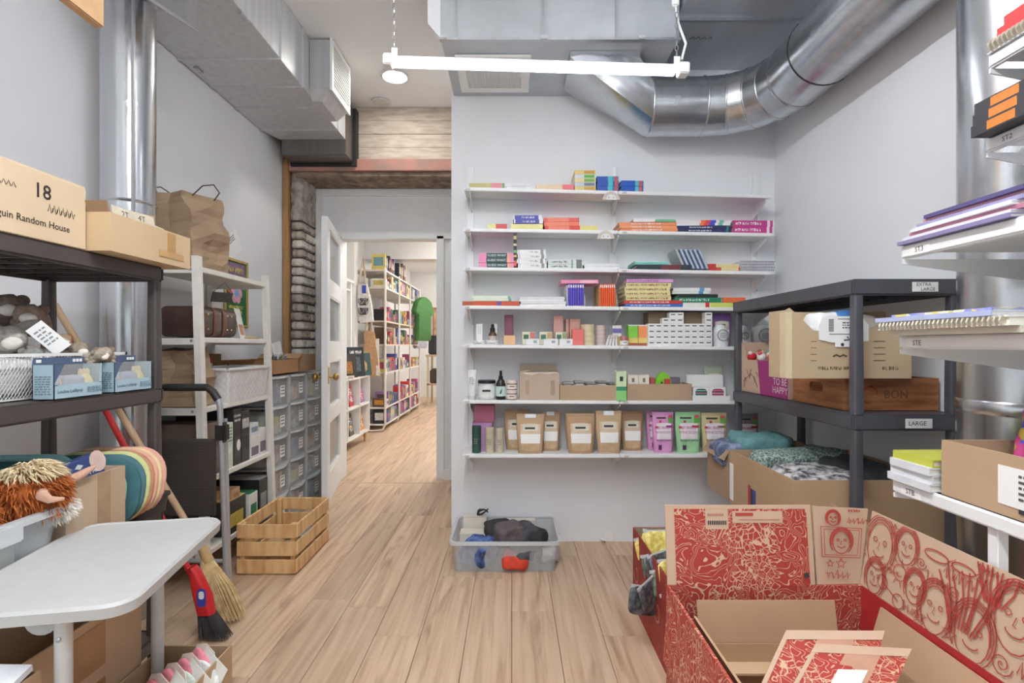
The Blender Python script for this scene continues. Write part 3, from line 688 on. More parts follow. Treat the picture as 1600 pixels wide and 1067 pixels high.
bstack(1, 933, 967, 275, 3, [(40, 120, 190), (36, 96, 176), (60, 150, 200)], 'blue and teal book', 'beside yellow boxes', spine=((0, .5, (42, 84, 176)), (.5, .72, (80, 190, 200)), (.8, .95, (190, 90, 90))))
bstack(1, 970, 1005, 282, 2, [(30, 96, 190), (40, 130, 200)], 'bright blue book', 'right of rainbow sign', spine=((0, .62, (40, 92, 190)), (.62, .78, (90, 190, 210)), (.78, .94, (200, 110, 110))), rz=.06)
# tier 2
bstack(2, 761, 791, 349.5, 1, [(226, 218, 150)], 'small yellow booklet with red end', Wt(2), spine=((.42, 1, (206, 70, 74)),))
X, Y, zt_, w = bstack(2, 799, 849, 349.5, 1, [(228, 220, 150)], 'wide yellow book under purple books', Wt(2))
bstack(2, 803, 848, 336, 2, [(76, 74, 170)], 'purple book with white ends', Wt(2), yb=349.2, spine=((0, .05, (235, 235, 220)), (.88, 1, (235, 235, 238))), letters=('~', .3, .75))
bstack(2, 850, 905, 340, 3, [(216, 70, 60), (232, 120, 92), (226, 92, 84)], 'coral red book', 'on second wall shelf', spine=((.1, .7, (236, 130, 104)),))
bstack(2, 906, 934, 352.5, 1, [(226, 216, 130)], 'thin yellow pad beside rainbow sign', Wt(2))
X, Y, zt_, w = bstack(2, 968, 1058, 347, 3, [(236, 146, 100), (240, 160, 112)], 'orange workbook', Wt(2), jit=.006, letters=('~', .2, .75))
bstack(2, 990, 1024, 341, 1, [(238, 238, 240)], 'white booklet on orange workbooks', Wt(2), yb=346.5, d=.14, Y=2.87)
bstack(2, 1024.5, 1055, 342.5, 1, [(120, 190, 150)], 'green booklet on orange workbooks', Wt(2), yb=346.5, d=.14, Y=2.87)
bstack(2, 1059, 1142, 352.5, 2, [(42, 48, 96)], 'navy workbook with white title', Wt(2), spine=((.92, .96, (60, 120, 130)),), letters=('~', .22, .66))
bstack(2, 1056, 1143, 343.5, 2, [(232, 232, 236), (238, 226, 228)], 'white picture book with bright spine', 'on navy workbooks', yb=352.2, spine=((.45, .53, (232, 120, 70)), (.53, .62, (214, 70, 80)), (.62, .72, (70, 80, 190)), (.78, .86, (110, 190, 160))))
bstack(2, 1146, 1208, 344, 2, [(196, 62, 138)], 'magenta boxed book', 'at corner end', letters=('~', .06, .72), spine=((.86, .93, (240, 220, 230)),))
# tier 3
bstack(3, 748, 803, 395, 3, [(238, 150, 190)], 'pink book reading guess what', Wt(3), spine=((.22, .80, (38, 78, 74)), (.84, .88, (230, 190, 90))), letters=('GUESS WHAT', .25, .77))
X, Y, zb, w, h = bw(3, 801.5, 807, 363)
carton('tall narrow patterned black box upright on third wall shelf', (X + .002, Y + .05, zb), w - .003, .10, h, (44, 48, 44), 'game box', name='game_box', bands=((.05, .2, (220, 90, 80)), (.3, .36, (226, 190, 120)), (.42, .5, (120, 180, 130)), (.62, .68, (230, 220, 170)), (.8, .9, (206, 180, 120))))
bstack(3, 808.5, 853, 390, 4, [(240, 239, 238)], 'white boxed puzzle', 'beside guess what books', spine=((.05, .08, (190, 190, 190)), (.82, .92, (150, 150, 154))), letters=('~', .45, .78), lcol=(150, 150, 150), cat='puzzle box', name='puzzle_box')
bstack(3, 857, 911, 405.5, 2, [(220, 228, 226)], 'pale grey boxed set', Wt(3), spine=((.68, .72, (120, 160, 150)), (.82, .98, (120, 124, 120))), letters=('~', .1, .62), lcol=(90, 100, 100), cat='puzzle box', name='puzzle_box')
bstack(3, 912, 966, 412, 2, [(236, 236, 238)], 'flat white folder', 'at middle upright')
bstack(3, 994, 1080, 413.5, 2, [(36, 58, 64), (52, 60, 70)], 'dark green hardback', 'below leaning notebooks', spine=((.45, .8, (120, 60, 66)),))
bstack(3, 992, 1046, 407.5, 2, [(126, 200, 190), (170, 220, 214)], 'thin teal book', 'on dark green hardbacks', yb=413.2)
for i in range(6):
    X, Y, zb, w, h = bw(3, 1062 + i * 7.2, 1066 + i * 7.2, 389 + (3 if i == 0 else 0), None, 2.85); zb += .006
    t = T('notebook', f'pale blue notebook leaning left, {ORD[i]} from door in its row', 'notebook', (X + .02, Y + .07, zb + .003), group='leaning pale blue notebooks', rot=(0, -.42, 0))
    ob('cover', join(bx(-.007, -.0055, -.07, .07, 0, .115), bx(.0055, .007, -.07, .07, 0, .115), bx(-.007, .007, -.07, -.068, 0, .115)), M((186, 198, 224) if i else (196, 204, 204)), t)
    ob('pages', bx(-.0055, .0055, -.068, .068, .001, .114), PAGE, t)
bstack(3, 1106, 1155, 412, 2, [(214, 92, 70), (232, 216, 170)], 'red and cream picture book', 'beside leaning notebooks', spine=((.0, .25, (196, 60, 60)), (.4, .95, (232, 214, 160))))
for i in range(4):
    X, Y, zb, w, h = bw(3, 1156, 1210, 406)
    t = T('spiral_notebook', f'white spiral notebook, {nth(3 - i, 4)} of four at corner end', 'notebook', (X + (i % 2) * .006, Y + .08, zb + i * h / 4), 0, 'white spiral notebooks')
    ob('cover', bevel(bx(-w / 2, w / 2, -.072, .08, .001, h / 4 - .0006), .001, 1), M((226, 226, 230)), t)
    ob('spiral_binding', join(*[lathe([(.0045, -.0012), (.0058, 0), (.0045, .0012)], 8, (0, 0, 0)) and xf(lathe([(.0035, -.001), (.0052, 0), (.0035, .001)], 8), Matrix.Translation((-w / 2 + .006 + q * .0085, -.0735, h / 8)) @ Matrix.Rotation(PI / 2, 4, 'Y')) for q in range(int(w / .0085))]), M((150, 150, 155), m=.6, r=.4), t, kind='stuff')
# tier 4
bstack(4, 722, 811, 470.5, 1, [(206, 84, 52)], 'wide orange red picture book', 'at door end of fourth wall shelf', spine=((0, .2, (176, 90, 50)), (.6, .68, (110, 80, 150))))
bstack(4, 739, 800, 462, 2, [(232, 236, 214), (226, 240, 220)], 'pale green book', 'on orange picture book', yb=470.2, spine=((.9, .98, (120, 170, 160)),))
bstack(4, 812, 883, 463.5, 4, [(240, 240, 240), (226, 228, 230)], 'white magazine', 'beside white file holder', jit=.006)
def file_holder(label, x0, x1, yt, col, bcol, nb, bl, grp):
    X, Y, zb, w, h = bw(4, x0, x1, yt)
    t = T('file_holder', label, 'file holder', (X, Y + .085, zb)); c = M(col, r=.6)
    ob('side_panel', prism([(-.085, 0), (.085, 0), (.085, h), (-.02, h), (-.085, h * .93)], .003, 'x', -w / 2), c, t)
    ob('side_panel', prism([(-.085, 0), (.085, 0), (.085, h), (-.02, h), (-.085, h * .4)], .003, 'x', w / 2 - .003), c, t)
    ob('back_panel', bx(-w / 2, w / 2, .082, .085, 0, h), c, t); ob('base_panel', bx(-w / 2 + .003, w / 2 - .003, -.085, .082, 0, .003), c, t)
    for i in range(nb):
        bwid = (w - .008) / nb
        b_ = T('booklet', f'{bl}, {ORD[i]} from the door', 'book', (X - w / 2 + .004 + (i + .5) * bwid, Y + .083, zb + .0035), 0, grp)
        ob('cover', bevel(bx(-bwid * .44, bwid * .44, -.082, .07, 0, h * .965), .001, 1), M(bcol, r=.4), b_)
        ob('title_strip', bx(-bwid * .3, bwid * .3, -.0826, -.0818, h * .8, h * .93), M((240, 225, 220)), b_)
file_holder('white cardboard file holder of blue booklets on fourth shelf', 886, 914, 443.5, (232, 232, 234), (88, 72, 190), 7, 'slim violet booklet in white file holder', 'violet booklets in a file holder')
file_holder('tan cardboard file holder of orange booklets on fourth shelf', 936, 963, 443.5, (206, 164, 108), (236, 92, 40), 8, 'slim orange booklet in tan file holder', 'orange booklets in a file holder')
X, Y, zb, w, h = bw(4, 877, 936, 437, 443)
carton('flat pink box lying across both file holders', (X, Y + .09, zb + .0015), w, .15, h, (240, 150, 180), name='flat_box', panel=(.5, .95, .1, .9, (250, 190, 205)))
bstack(4, 976, 1066, 469.5, 2, [(58, 110, 190), (206, 56, 52)], 'wide picture book, spine red or blue', 'below cream boxed books', letters=('~', .1, .8))
bstack(4, 976, 1048, 441.5, 4, [(232, 222, 160)], 'cream boxed book with red lettering', 'on the fourth tier', yb=469.2, spine=((.0, .02, (120, 110, 90)),), letters=('~', .05, .95), lcol=(150, 80, 70), d=.2)
bstack(4, 978, 1051, 436, 1, [(222, 160, 214)], 'lilac book crowning the cream boxed books', '', yb=441.2, letters=('~', .05, .7), lcol=(120, 60, 120))
X, Y, zt_, w = bstack(4, 1067, 1145, 472.5, 1, [(232, 232, 226)], 'white and yellow book with red label', 'behind black shelf corner', spine=((.45, .53, (206, 60, 52)), (.55, 1, (206, 214, 110))))
bstack(4, 1056, 1128, 464.5, 1, [(34, 128, 92)], 'green hardback with pale page ends', Wt(4), yb=472.3, Y=2.83, letters=('~', .1, .75))
bstack(4, 1060, 1122, 459.5, 1, [(40, 44, 46)], 'black softcover on green hardback', Wt(4), yb=464.3, Y=2.84)
bstack(4, 1051, 1110, 449.5, 2, [(226, 236, 226), (240, 240, 240)], 'white and mint book', 'on black softcover', yb=459.2, Y=2.85, spine=((.7, .82, (90, 150, 200)),))
bstack(4, 1130, 1165, 464.5, 1, [(232, 110, 60)], 'orange paperback near room corner', Wt(4), yb=472.3, Y=2.86)
# tier 5
def tc(k, x0, x1, yt, label, col, d=.05, Y=None, **kw):
    X, Y, zb, w, h = bw(k, x0, x1, yt, kw.pop('yb', None), Y)
    return carton(label, (X, Y + d / 2, zb), w, d, h, col, **kw)
tc(5, 744, 754, 506, 'slender white carton with green corner on fifth wall shelf', (232, 234, 232), Y=2.87, bands=((0, .2, (38, 96, 84)),), panel=(.2, .8, .5, .9, (214, 218, 216)))
tc(5, 769, 777, 506, 'slender white carton behind black dropper bottle', (230, 230, 228), Y=2.89)
for (x0, x1, l) in ((739, 757, 'low glass jar in front of slender green carton'), (759, 779, 'low glass jar in front of black dropper bottle')):
    X, Y, zb, w, h = bw(5, x0, x1, 531.5); jar(l, (X, Y + w / 2, zb), w / 2, h, (206, 210, 212), (232, 232, 234), .55, group='low glass jars')
X, Y, zb, w, h = bw(5, 763, 776, 506, None, 2.86)
t = T('dropper_bottle', 'amber dropper bottle with black cap on fifth wall shelf', 'bottle', (X, Y + w / 2, zb))
ob('vessel', lathe([(w / 2 * .9, 0), (w / 2, .003), (w / 2, h * .5), (w * .3, h * .62), (w * .25, h * .64)], 20), M((96, 66, 54), r=.12), t, smooth=True)
ob('cap', lathe([(w * .3, h * .62), (w * .3, h * .8), (w * .18, h * .82)], 20), M((28, 28, 30), r=.35), t, smooth=True); ob('bulb', lathe([(w * .2, h * .8), (w * .19, h * .96), (w * .1, h), (.001, h)], 16), M((30, 30, 32), r=.6), t, smooth=True)
ob('label', lathe([(w / 2 * 1.02, h * .14), (w / 2 * 1.02, h * .42)], 20), M((206, 190, 186)), t, smooth=True)
tc(5, 788, 802, 492, 'tall burgundy carton on fifth wall shelf', (124, 70, 88), Y=2.88, panel=(.2, .8, .1, .9, (134, 78, 96)))
tc(5, 787, 805, 524, 'small peach cube carton before burgundy carton', (236, 190, 142))
for i, (x0, x1, cc, l) in enumerate(((816, 836, (206, 124, 112), 'red'), (843, 863, (198, 166, 124), 'tan'), (868, 886, (150, 170, 120), 'olive'))):
    tc(5, x0, x1, 518.5, f'cream soap carton with {l} corner patch on fifth shelf', (226, 222, 196), Y=2.85, group='cream soap cartons', panel=(.6, .98, .5, .96, cc), bands=((.0, .04, (170, 170, 150)),), pic=(.1, .5, .45, .8, M((76, 120, 100))))
    tc(5, x0 + 6, x1 + 6 + (1 if i < 1 else 3), 529.5, f'little white carton in front of {l} marked soap carton', (238, 238, 240), d=.03, group='little white cartons', pic=(.55, .8, .3, .75, M((170, 176, 190))))
tc(5, 865, 880, 493, 'tall rose gold carton with scripted front on fifth shelf', (204, 156, 146), Y=2.88)
tc(5, 884, 889, 498.5, 'narrow rose gold carton edge on beside coral carton', (206, 160, 150), Y=2.89)
tc(5, 890, 907, 498.5, 'wide rose gold carton behind coral carton', (200, 150, 138), Y=2.88, panel=(.15, .85, .1, .9, (208, 160, 148)))
tc(5, 894.5, 912, 514.5, 'coral pink carton in front of rose gold cartons', (234, 122, 116))
for (x0, x1, yt, n, col, nm) in ((910, 932, 506.5, 4, (222, 208, 172), 'cream'), (932.5, 948, 508, 5, (214, 196, 192), 'lilac')):
    X, Y, zb, w, h = bw(5, x0, x1, yt)
    for i in range(n):
        q = h / n; t = T('round_tin', f'round {nm} tin, {nth(n - 1 - i, n)} of its stack on fifth shelf', 'tin', (X + (-.004 if i > 1 and nm == 'cream' else 0), Y + w / 2 + .003, zb + i * q), 0, f'{nm} round tins')
        ob('tin_base', lathe([(w / 2 * .95, 0), (w / 2 * .96, q * .5)], 24), M(col, r=.4), t, smooth=True); ob('tin_lid', lathe([(w / 2, q * .45), (w / 2, q * .97), (w / 2 * .97, q * .995), (.001, q * .995)], 24), M(tuple(v - 8 for v in col), r=.4), t, smooth=True)
tc(5, 957, 971, 508.5, 'small carton with purple stripe and yellow base', (232, 230, 230), Y=2.86, bands=((.0, .45, (206, 200, 110)), (.62, .85, (118, 110, 170))))
for i in range(4):
    Y = 2.815; X = xat(950 + i * 5.5, Y); zb = tz(5, X)
    t = T('lip_balm', f'white lip balm tube leaning, {ORD[i]} from tin stacks', 'tube', (X - .006, Y + .02 + i * .004, zb + .001), group='leaning lip balm tubes', rot=(0, .35 - .12 * i, 0))
    ob('barrel', lathe([(.0075, 0), (.0078, .035), (.007, .036)], 14), M((232, 230, 230), r=.3), t, smooth=True); ob('cap', lathe([(.0079, .036), (.0079, .056), (.006, .058), (.001, .058)], 14), M((222, 206, 204), r=.3), t, smooth=True)
X, Y, zb, w, h = bw(5, 970, 983, 525, None, 2.81); jar('tiny dusty pink jar with white label on fifth shelf', (X, Y + w / 2, zb), w / 2, h, (196, 140, 140), (178, 110, 112), .4, labelc=(246, 240, 240))
tc(5, 982, 997, 507.5, 'bright green carton with yellow base beside orange carton', (130, 206, 70), Y=2.84, d=.06, bands=((.0, .13, (166, 90, 70)), (.13, .38, (222, 200, 110)), (.95, 1, (240, 240, 240))))
tc(5, 997.5, 1012, 507.5, 'orange carton with yellow base beside green carton', (240, 150, 96), Y=2.84, d=.06, bands=((.0, .13, (166, 90, 70)), (.13, .38, (226, 204, 120)), (.95, 1, (240, 240, 240))))
X, Y, zb, w, h = bw(5, 1013, 1114, 488, None, 2.875)
t = open_box('display_tray', 'open brown carton tray behind the little white boxes', (X, Y + .05, zb), w, .1, h, (150, 124, 98), tape=False)
rows = [[0, 1, 2, 3, 4, 5, 6, 7, 8]] * 3 + [[0, 1, 2, 3, 4, 5, 6, 7, 8], [2, 3, 4, 8], [3, 4, 8]]
Y = 2.815; bwid = (xat(1113, Y) - xat(1012.5, Y)) / 9; z0 = tz(5, xat(1060, Y)); bh = (zat(488, Y) - z0) / 6
wm = meshdata(*bevel(cb(bwid - .0006, .05, bh - .0006), .001, 1), M((240, 240, 240), r=.5, var=.01)); lm = meshdata(*cb(bwid * .6, .0008, bh * .2, 0, -.0254, bh * .5), M((90, 90, 94)))
for r, cs in enumerate(rows):
    for c in cs:
        t = T('small_white_box', f'little white product box, column {ORD[c]} from orange carton, row {ORD[r]} from shelf', 'box', (xat(1012.5, Y) + (c + .5) * bwid, Y + .025, z0 + r * bh + .0006), 0, 'little white boxes piled on the fifth shelf')
        ob('carton_body', wm, None, t); ob('front_print', lm, None, t)
X, Y, zb, w, h = bw(5, 1117, 1143, 489, None, 2.86); pouch('purple pouch with grey label on fifth wall shelf', (X, Y + .03, zb), w * 1.15, h, (140, 104, 176), group=None, kind='kraft')
for x0, x1, yt, l in ((1118, 1142, 506, 'domed white tub in front of purple pouch'), (1182, 1212, 507, 'domed white tub with grey seal seen through black shelf'), (1157, 1172, 508, 'domed white tub at black shelf far post')):
    X, Y, zb, w, h = bw(5, x0, x1, yt, None, 2.815)
    t = T('domed_tub', l, 'tub', (X, Y + w / 2, zb), 0, 'domed white tubs')
    ob('dome', lathe([(w / 2, 0), (w / 2, h * .55), (w / 2 * .9, h * .8), (w / 2 * .6, h * .95), (.001, h)], 24), M((226, 228, 230), r=.3), t, smooth=True)
    ob('seal_label', ribbon([(w * .36 * math.cos(a * PI / 10), -w / 2 - .001, h * .5 + w * .36 * math.sin(a * PI / 10)) for a in range(21)], .004), M((130, 136, 144)), t); lines(t, w * .4, h * .35, h * .6, -w / 2 - .001, 3, (150, 154, 160))
# tier 6
X, Y, zb, w, h = bw(6, 729.5, 744, 578)
t = T('cream_tube', 'white squeeze tube standing at door end of sixth shelf', 'tube', (X, Y + .02, zb))
ob('tube_body', loft([[(a * w / 2 * math.cos(q), b_ * .018 * math.sin(q), z) for q in [2 * PI * j / 20 for j in range(20)]] for a, b_, z in ((.7, 1, h * .12), (.8, .9, h * .2), (.92, .55, h * .6), (1, .08, h))]), M((236, 236, 234), r=.35), t, smooth=True)
ob('screw_cap', lathe([(w * .36, 0), (w * .36, h * .12), (.001, h * .12)], 20), M((214, 214, 214), r=.35), t, smooth=True); lines(t, w * .5, h * .5, h * .75, -.014, 4, (170, 170, 172))
X, Y, zb, w, h = bw(6, 746, 774, 594.5); jar('wide jar with black lid and white label on sixth shelf', (X, Y + w / 2, zb), w / 2, h, (214, 216, 214), (36, 36, 38), .16, labelc=(232, 234, 232))
X, Y, zb, w, h = bw(6, 774.5, 790, 579)
t = T('spray_bottle', 'dark spray bottle with mint label on sixth wall shelf', 'bottle', (X, Y + w / 2, zb))
ob('vessel', lathe([(w * .46, 0), (w * .5, .004), (w * .5, h * .52), (w * .36, h * .66), (w * .2, h * .72)], 24), M((44, 38, 34), r=.12), t, smooth=True)
ob('collar', lathe([(w * .22, h * .70), (w * .22, h * .8), (w * .14, h * .81)], 18), M((26, 26, 28)), t, smooth=True); ob('spray_head', join(cyl((0, 0, h * .8), (0, 0, h * .99), w * .15, w * .13), cyl((0, 0, h * .92), (0, -w * .28, h * .92), w * .06)), M((24, 24, 26), r=.4), t, smooth=True)
ob('label', lathe([(w * .51, h * .12), (w * .51, h * .46)], 24), M((206, 230, 224)), t, smooth=True); ob('label_leaf', prism([(-.006, 0), (.004, .004), (.008, .03), (-.002, .016)], .0006, 'y', -w * .52), M((60, 90, 84)), mv and t, (0, 0, h * .2))
for i in range(2):
    X, Y, zb, w, h = bw(6, 791, 808, 594); jar(f"brown glass jar with pale lid, {'lower' if i == 0 else 'upper'} of stacked pair", (X + (0 if i == 0 else .001), Y + w / 2, zb + i * h / 2), w / 2, h / 2 - .0005, (150, 108, 90), (222, 206, 200), .34, labelc=(232, 224, 214), group='stacked brown jars')
X, Y, zb, w, h = bw(6, 812, 874, 582)
t = open_box('worn_carton', 'battered brown box with torn top on sixth wall shelf', (X, Y + .085, zb), w, .17, h, (196, 172, 148), flaps={'x-': (.05, -80), 'y+': (.04, 10)}, tape=False)
ob('torn_paper', prism([(-w * .4, h * .96), (-w * .2, h * .9), (0, h * .98), (w * .2, h * .93), (w * .45, h * .99), (w * .45, h * 1.02), (-w * .42, h * 1.01)], .001, 'y', -.087), M((222, 208, 190)), t)
for a in (-.36, .28): ob('tape', bx(a * w, a * w + .022, -.0866, -.085, h * .2, h * .72), M((178, 150, 126), r=.3), t)
for (x0, x1, yt, l) in ((875, 963, 602, 'shallow brown tray of grey lidded tins on sixth shelf'), (980, 1081, 600, 'shallow brown tray of toys and cartons on sixth shelf')):
    X, Y, zb, w, h = bw(6, x0, x1, yt); open_box('display_tray', l, (X, Y + .075, zb), w, .15, h, (192, 158, 124), tape=False)
for i in range(5):
    Y = 2.87; X = xat(886 + i * 17.5, Y); t = T('pouch_tin', f'grey lidded tin in tray, {ORD[i]} from battered box', 'tin', (X, Y, tz(6, X) + .006), .1 * i, 'grey tins in a tray')
    ob('tin_base', rb(.05, .06, .075 + .006 * (i % 2), .006), M((226, 224, 218)), t); ob('tin_lid', rb(.054, .064, .014, .005, 0, 0, .076 + .006 * (i % 2)), M((176, 178, 176), r=.4, m=.3), t)
tc(6, 963, 979, 580, 'tall pale green carton with black circle on sixth shelf', (214, 232, 190), bands=((0, .34, (140, 210, 130)), (.34, .48, (60, 150, 110))), d=.06, pic=(.34, .66, .66, .82, M((44, 60, 50))), Y=2.795)
for i in range(2): tc(6, 981 + i * 17, 997.5 + i * 17, 586, f"white carton with grey dot in tray, {'nearer green carton' if i == 0 else 'nearer green toy'}", (236, 226, 214), Y=2.83, d=.07, group='white cartons in tray', pic=(.38, .62, .72, .88, M((130, 120, 116))))
X, Y, zb, w, h = bw(6, 1022, 1049, 582, None, 2.85)
t = T('toy_turtle', 'lime green half round toy in brown tray', 'toy', (X, Y, tz(6, X) + .006))
ob('shell', prism([(w / 2 * math.cos(PI * i / 14), h * .4 + (h * .6) * math.sin(PI * i / 14)) for i in range(15)] + [(-w / 2, 0), (w / 2, 0)][::-1][::1] if False else [(w / 2, .0)] + [(w / 2 * math.cos(PI * i / 14), h * .35 + h * .63 * math.sin(PI * i / 14)) for i in range(15)] + [(-w / 2, .0)], .03, 'y', -.015), M((132, 206, 60), r=.4), t)
ob('eye', xf(sph((0, 0, 0), .005), Matrix.Translation((-.01, -.017, h * .6))), M((40, 40, 40)), t)
tc(6, 1016, 1023, 590, 'little red picture carton beside lime toy', (190, 90, 84), Y=2.84, d=.05); tc(6, 1039, 1047, 592, 'small red tin in front of lime toy', (204, 70, 76), Y=2.82, d=.02); tc(6, 1048, 1063, 590, 'dusky plum carton in the toy tray', (116, 104, 112), Y=2.85, d=.06)
X, Y, zb, w, h = bw(6, 1082, 1141, 587)
t = open_box('display_stand', 'white card display tray at end of sixth wall shelf', (X, Y + .075, zb), w, .15, h * .2, (240, 240, 242), tape=False, mat=WHITE, t_=.003)
ob('back_card', bx(-w / 2, w / 2, .02, .023, .003, h), WHITE, t)
for i, (cs, l) in enumerate(((((40, 90, 84), (200, 130, 150), (60, 60, 66), (120, 190, 170)), 'green'), (((150, 70, 96), (220, 150, 170), (60, 70, 66), (200, 110, 140)), 'pink'))):
    X_, Y_, zb_, w_, h_ = bw(6, 1084 + i * 26, 1109.5 + i * 26, 605.5, None, 2.805); c_ = carton(f'white carton with {l} striped picture in display tray', (X_, Y_ + .045, zb_ + .0035), w_, .07, h_ - .003, (242, 242, 242), group='striped picture cartons')
    ob('printed_picture', prism(rrect(w_ * .72, h_ * .66, h_ * .25, 4, 0, h_ * .52), .0008, 'y', -.036), stripes(cs, 38, 2), c_)
X, Y, zb, w, h = bw(6, 1103, 1133, 571, None, 2.9); pouch('grey pouch with green front behind display tray', (X, Y + .03, zb), w, h, (168, 182, 160), kind='kraft', d=.05)
# tier 7
tc(7, 741, 772, 633.5, 'plum carton stacked on purple carton on lowest shelf', (166, 92, 120), Y=2.86, d=.09, yb=660, panel=(.08, .92, .1, .9, (158, 84, 112)))
tc(7, 738, 769, 660.3, 'purple carton below plum carton on lowest shelf', (176, 132, 176), Y=2.86, d=.1)
for x0, x1, yt, c, l in ((737, 751, 666, (44, 84, 74), 'dark green cardboard tube on lowest wall shelf'), (758, 772, 669, (206, 196, 168), 'wide cream cardboard tube on lowest wall shelf'), (775, 786.5, 670, (212, 200, 174), 'narrow cream cardboard tube on lowest wall shelf')):
    X, Y, zb, w, h = bw(7, x0, x1, yt, None, 2.82); t = T('card_tube', l, 'canister', (X, Y + w / 2, zb))
    ob('tube_body', lathe([(w / 2 * .97, 0), (w / 2, .003), (w / 2, h * .7)], 22), M(c, r=.6), t, smooth=True); ob('tube_lid', lathe([(w / 2 * 1.01, h * .7), (w / 2 * 1.01, h * .98), (w / 2 * .9, h), (.001, h)], 22), M(tuple(int(v * .95) for v in c), r=.6), t, smooth=True); lines(t, w * .5, h * .3, h * .55, -w / 2 - .0005, 3, (150, 150, 130))
KC = [(190, 160, 126), (184, 150, 116), (198, 168, 134), (178, 146, 112)]
for i, (x0, x1, yt, Y, l, ac) in enumerate(((788, 828, 641, 2.90, 'kraft window pouch at back left of lowest shelf', 0), (845, 876, 644, 2.87, 'kraft pouch half hidden right of the front pouch', 1), (884, 926, 645, 2.90, 'kraft pouch behind the third front pouch', 0), (972, 1007, 643, 2.88, 'kraft pouch at back beside pink pouches', 0),
        (807, 851, 648, 2.80, 'kraft window pouch with white label, front, nearest doorway', 1), (886, 931, 647, 2.80, 'kraft window pouch with white label, front, middle one', 0), (932.5, 973, 643, 2.80, 'kraft window pouch with white label, front, nearest corner', 1))):
    X, Y, zb, w, h = bw(7, x0, x1, yt, None, Y); pouch(l, (X, Y + .035, zb), w, h, KC[i % 4], group='kraft pouches', accent=ac)
for x0, x1, yt, Y, c, l, ac in ((1012, 1044, 643, 2.89, (214, 150, 196), 'pink printed pouch behind the other pink pouch', (170, 70, 150)), (1022, 1055, 645, 2.815, (222, 156, 206), 'pink printed pouch standing in front on lowest shelf', (170, 70, 150)), (1058, 1098, 645, 2.815, (160, 212, 160), 'mint green printed pouch on lowest wall shelf', (200, 70, 80)), (1099, 1139, 646, 2.83, (212, 198, 150), 'cream printed pouch behind cardboard clothes box', (150, 140, 80)), (1155, 1189, 648, 2.86, (150, 150, 158), 'grey printed pouch beyond the black shelf post', (190, 60, 70))):
    X, Y, zb, w, h = bw(7, x0, x1, yt, None, Y); pouch(l, (X, Y + .035, zb), w, h, c, group='colourful bath pouches', kind='print', accent=ac)
# ------------------------------------------------------------------ black plastic shelving units
def plastic_shelf(label, x0, x1, y0, y1, tiers, col, rim=.053):
    t = T('plastic_shelf', label, 'shelving unit', ((x0 + x1) / 2, (y0 + y1) / 2, 0)); w, d = (x1 - x0) / 2, (y1 - y0) / 2
    m_ = M(col, r=.38, var=.05, sc=12)
    for z in tiers:
        o = ob('tier', bevel(bx(-w + .012, w - .012, -d + .012, d - .012, z - .014, z), .001, 1), m_, t)
        ob('rim', join(*[bevel(b_, .006) for b_ in (bx(-w, w, -d, -d + .016, z - rim, z + .002), bx(-w, w, d - .016, d, z - rim, z + .002), bx(-w, -w + .016, -d + .01, d - .01, z - rim, z + .002), bx(w - .016, w, -d + .01, d - .01, z - rim, z + .002))]), m_, o)
        ob('ribs', join(*[bx(-w + .016, w - .016, y - .003, y + .003, z - .035, z - .0145) for y in [-d + .06 + i * (2 * d - .12) / 9 for i in range(10)]], *[bx(x - .003, x + .003, -d + .016, d - .016, z - .03, z - .0145) for x in (-w * .5, 0, w * .5)]), m_, o)
    zz = [0] + sorted(tiers)
    for i in range(len(zz) - 1):
        a, b_ = zz[i], zz[i + 1] - rim
        for sx in (-1, 1):
            for sy in (-1, 1):
                x, y = sx * (w - .02), sy * (d - .02)
                ob('post', loft([[(x + p[0], y + p[1], z) for p in rrect(s, s, .008)] for z, s in ((a, .034), (a + .02, .036), (b_, .031))]), m_, t, smooth=True)
    return t, m_
sh, BKR = plastic_shelf('dark grey plastic shelving unit below right wall, four posts', 1.135, 1.497, 1.74, 2.70, [1.35, .90, .43], (82, 82, 89))
for txt, px, py, w_, z_ in ((('EXTRA', 'LARGE'), 1446, 449, .085, 1.325), (('LARGE',), 1436, 665, .088, .872)):
    x = xat(px, 1.738) - sh.location.x
    ob('taped_label', bx(x - w_ / 2, x + w_ / 2, -.4825, -.4805, z_ - .016, z_ + .016), PAPER, sh)
    for i, s in enumerate(txt): text(sh, s, .02 if len(txt) < 2 else .016, INK, (x + (.008 if i else -.006), -.4832, z_ + (.0075 - i * .016 if len(txt) > 1 else 0)), name='handwriting')
# gift box with a cut-down front and magenta panel, small toys in it
t = T('gift_box', 'display box reading we want to be happy, brown and magenta', 'gift box', (1.165, 2.44, .9025)); kb = kraft((214, 176, 146))
ob('printed_side', prism([(.225, 0), (.225, .245), (.205, .24), (.165, .158), (-.225, .158), (-.225, 0)], .004, 'x', 0), kb, t)
ob('magenta_panel', prism([(.02, 0), (.05, .158), (-.225, .158), (-.225, 0)], .0012, 'x', -.0012), M((164, 50, 122), r=.5, var=.03), t)
for b_ in (bx(.004, .26, .221, .225, 0, .245), bx(.256, .26, -.225, .221, 0, .2), bx(.004, .256, -.225, -.221, 0, .158), bx(.004, .256, -.221, .221, 0, .004)): ob('box_wall', b_, kb, t)
for i, s in enumerate(('WE', 'WANT', 'TO BE', 'HAPPY')):
    text(t, s, .043, M((240, 226, 232)), (-.0018, -.16 + (.03 if i == 0 else .0), .142 - i * .037), (PI / 2, 0, -PI / 2), align='CENTER')
br = [tube([(-.001, .19 - i * .03, .02 + .09 * abs(math.sin(i * 1.3))), (-.001, .18 - i * .03, .07 + .02 * i % .05), (-.001, .165 - i * .03, .05 + .03 * (i % 3))], .0014, 4) for i in range(5)]
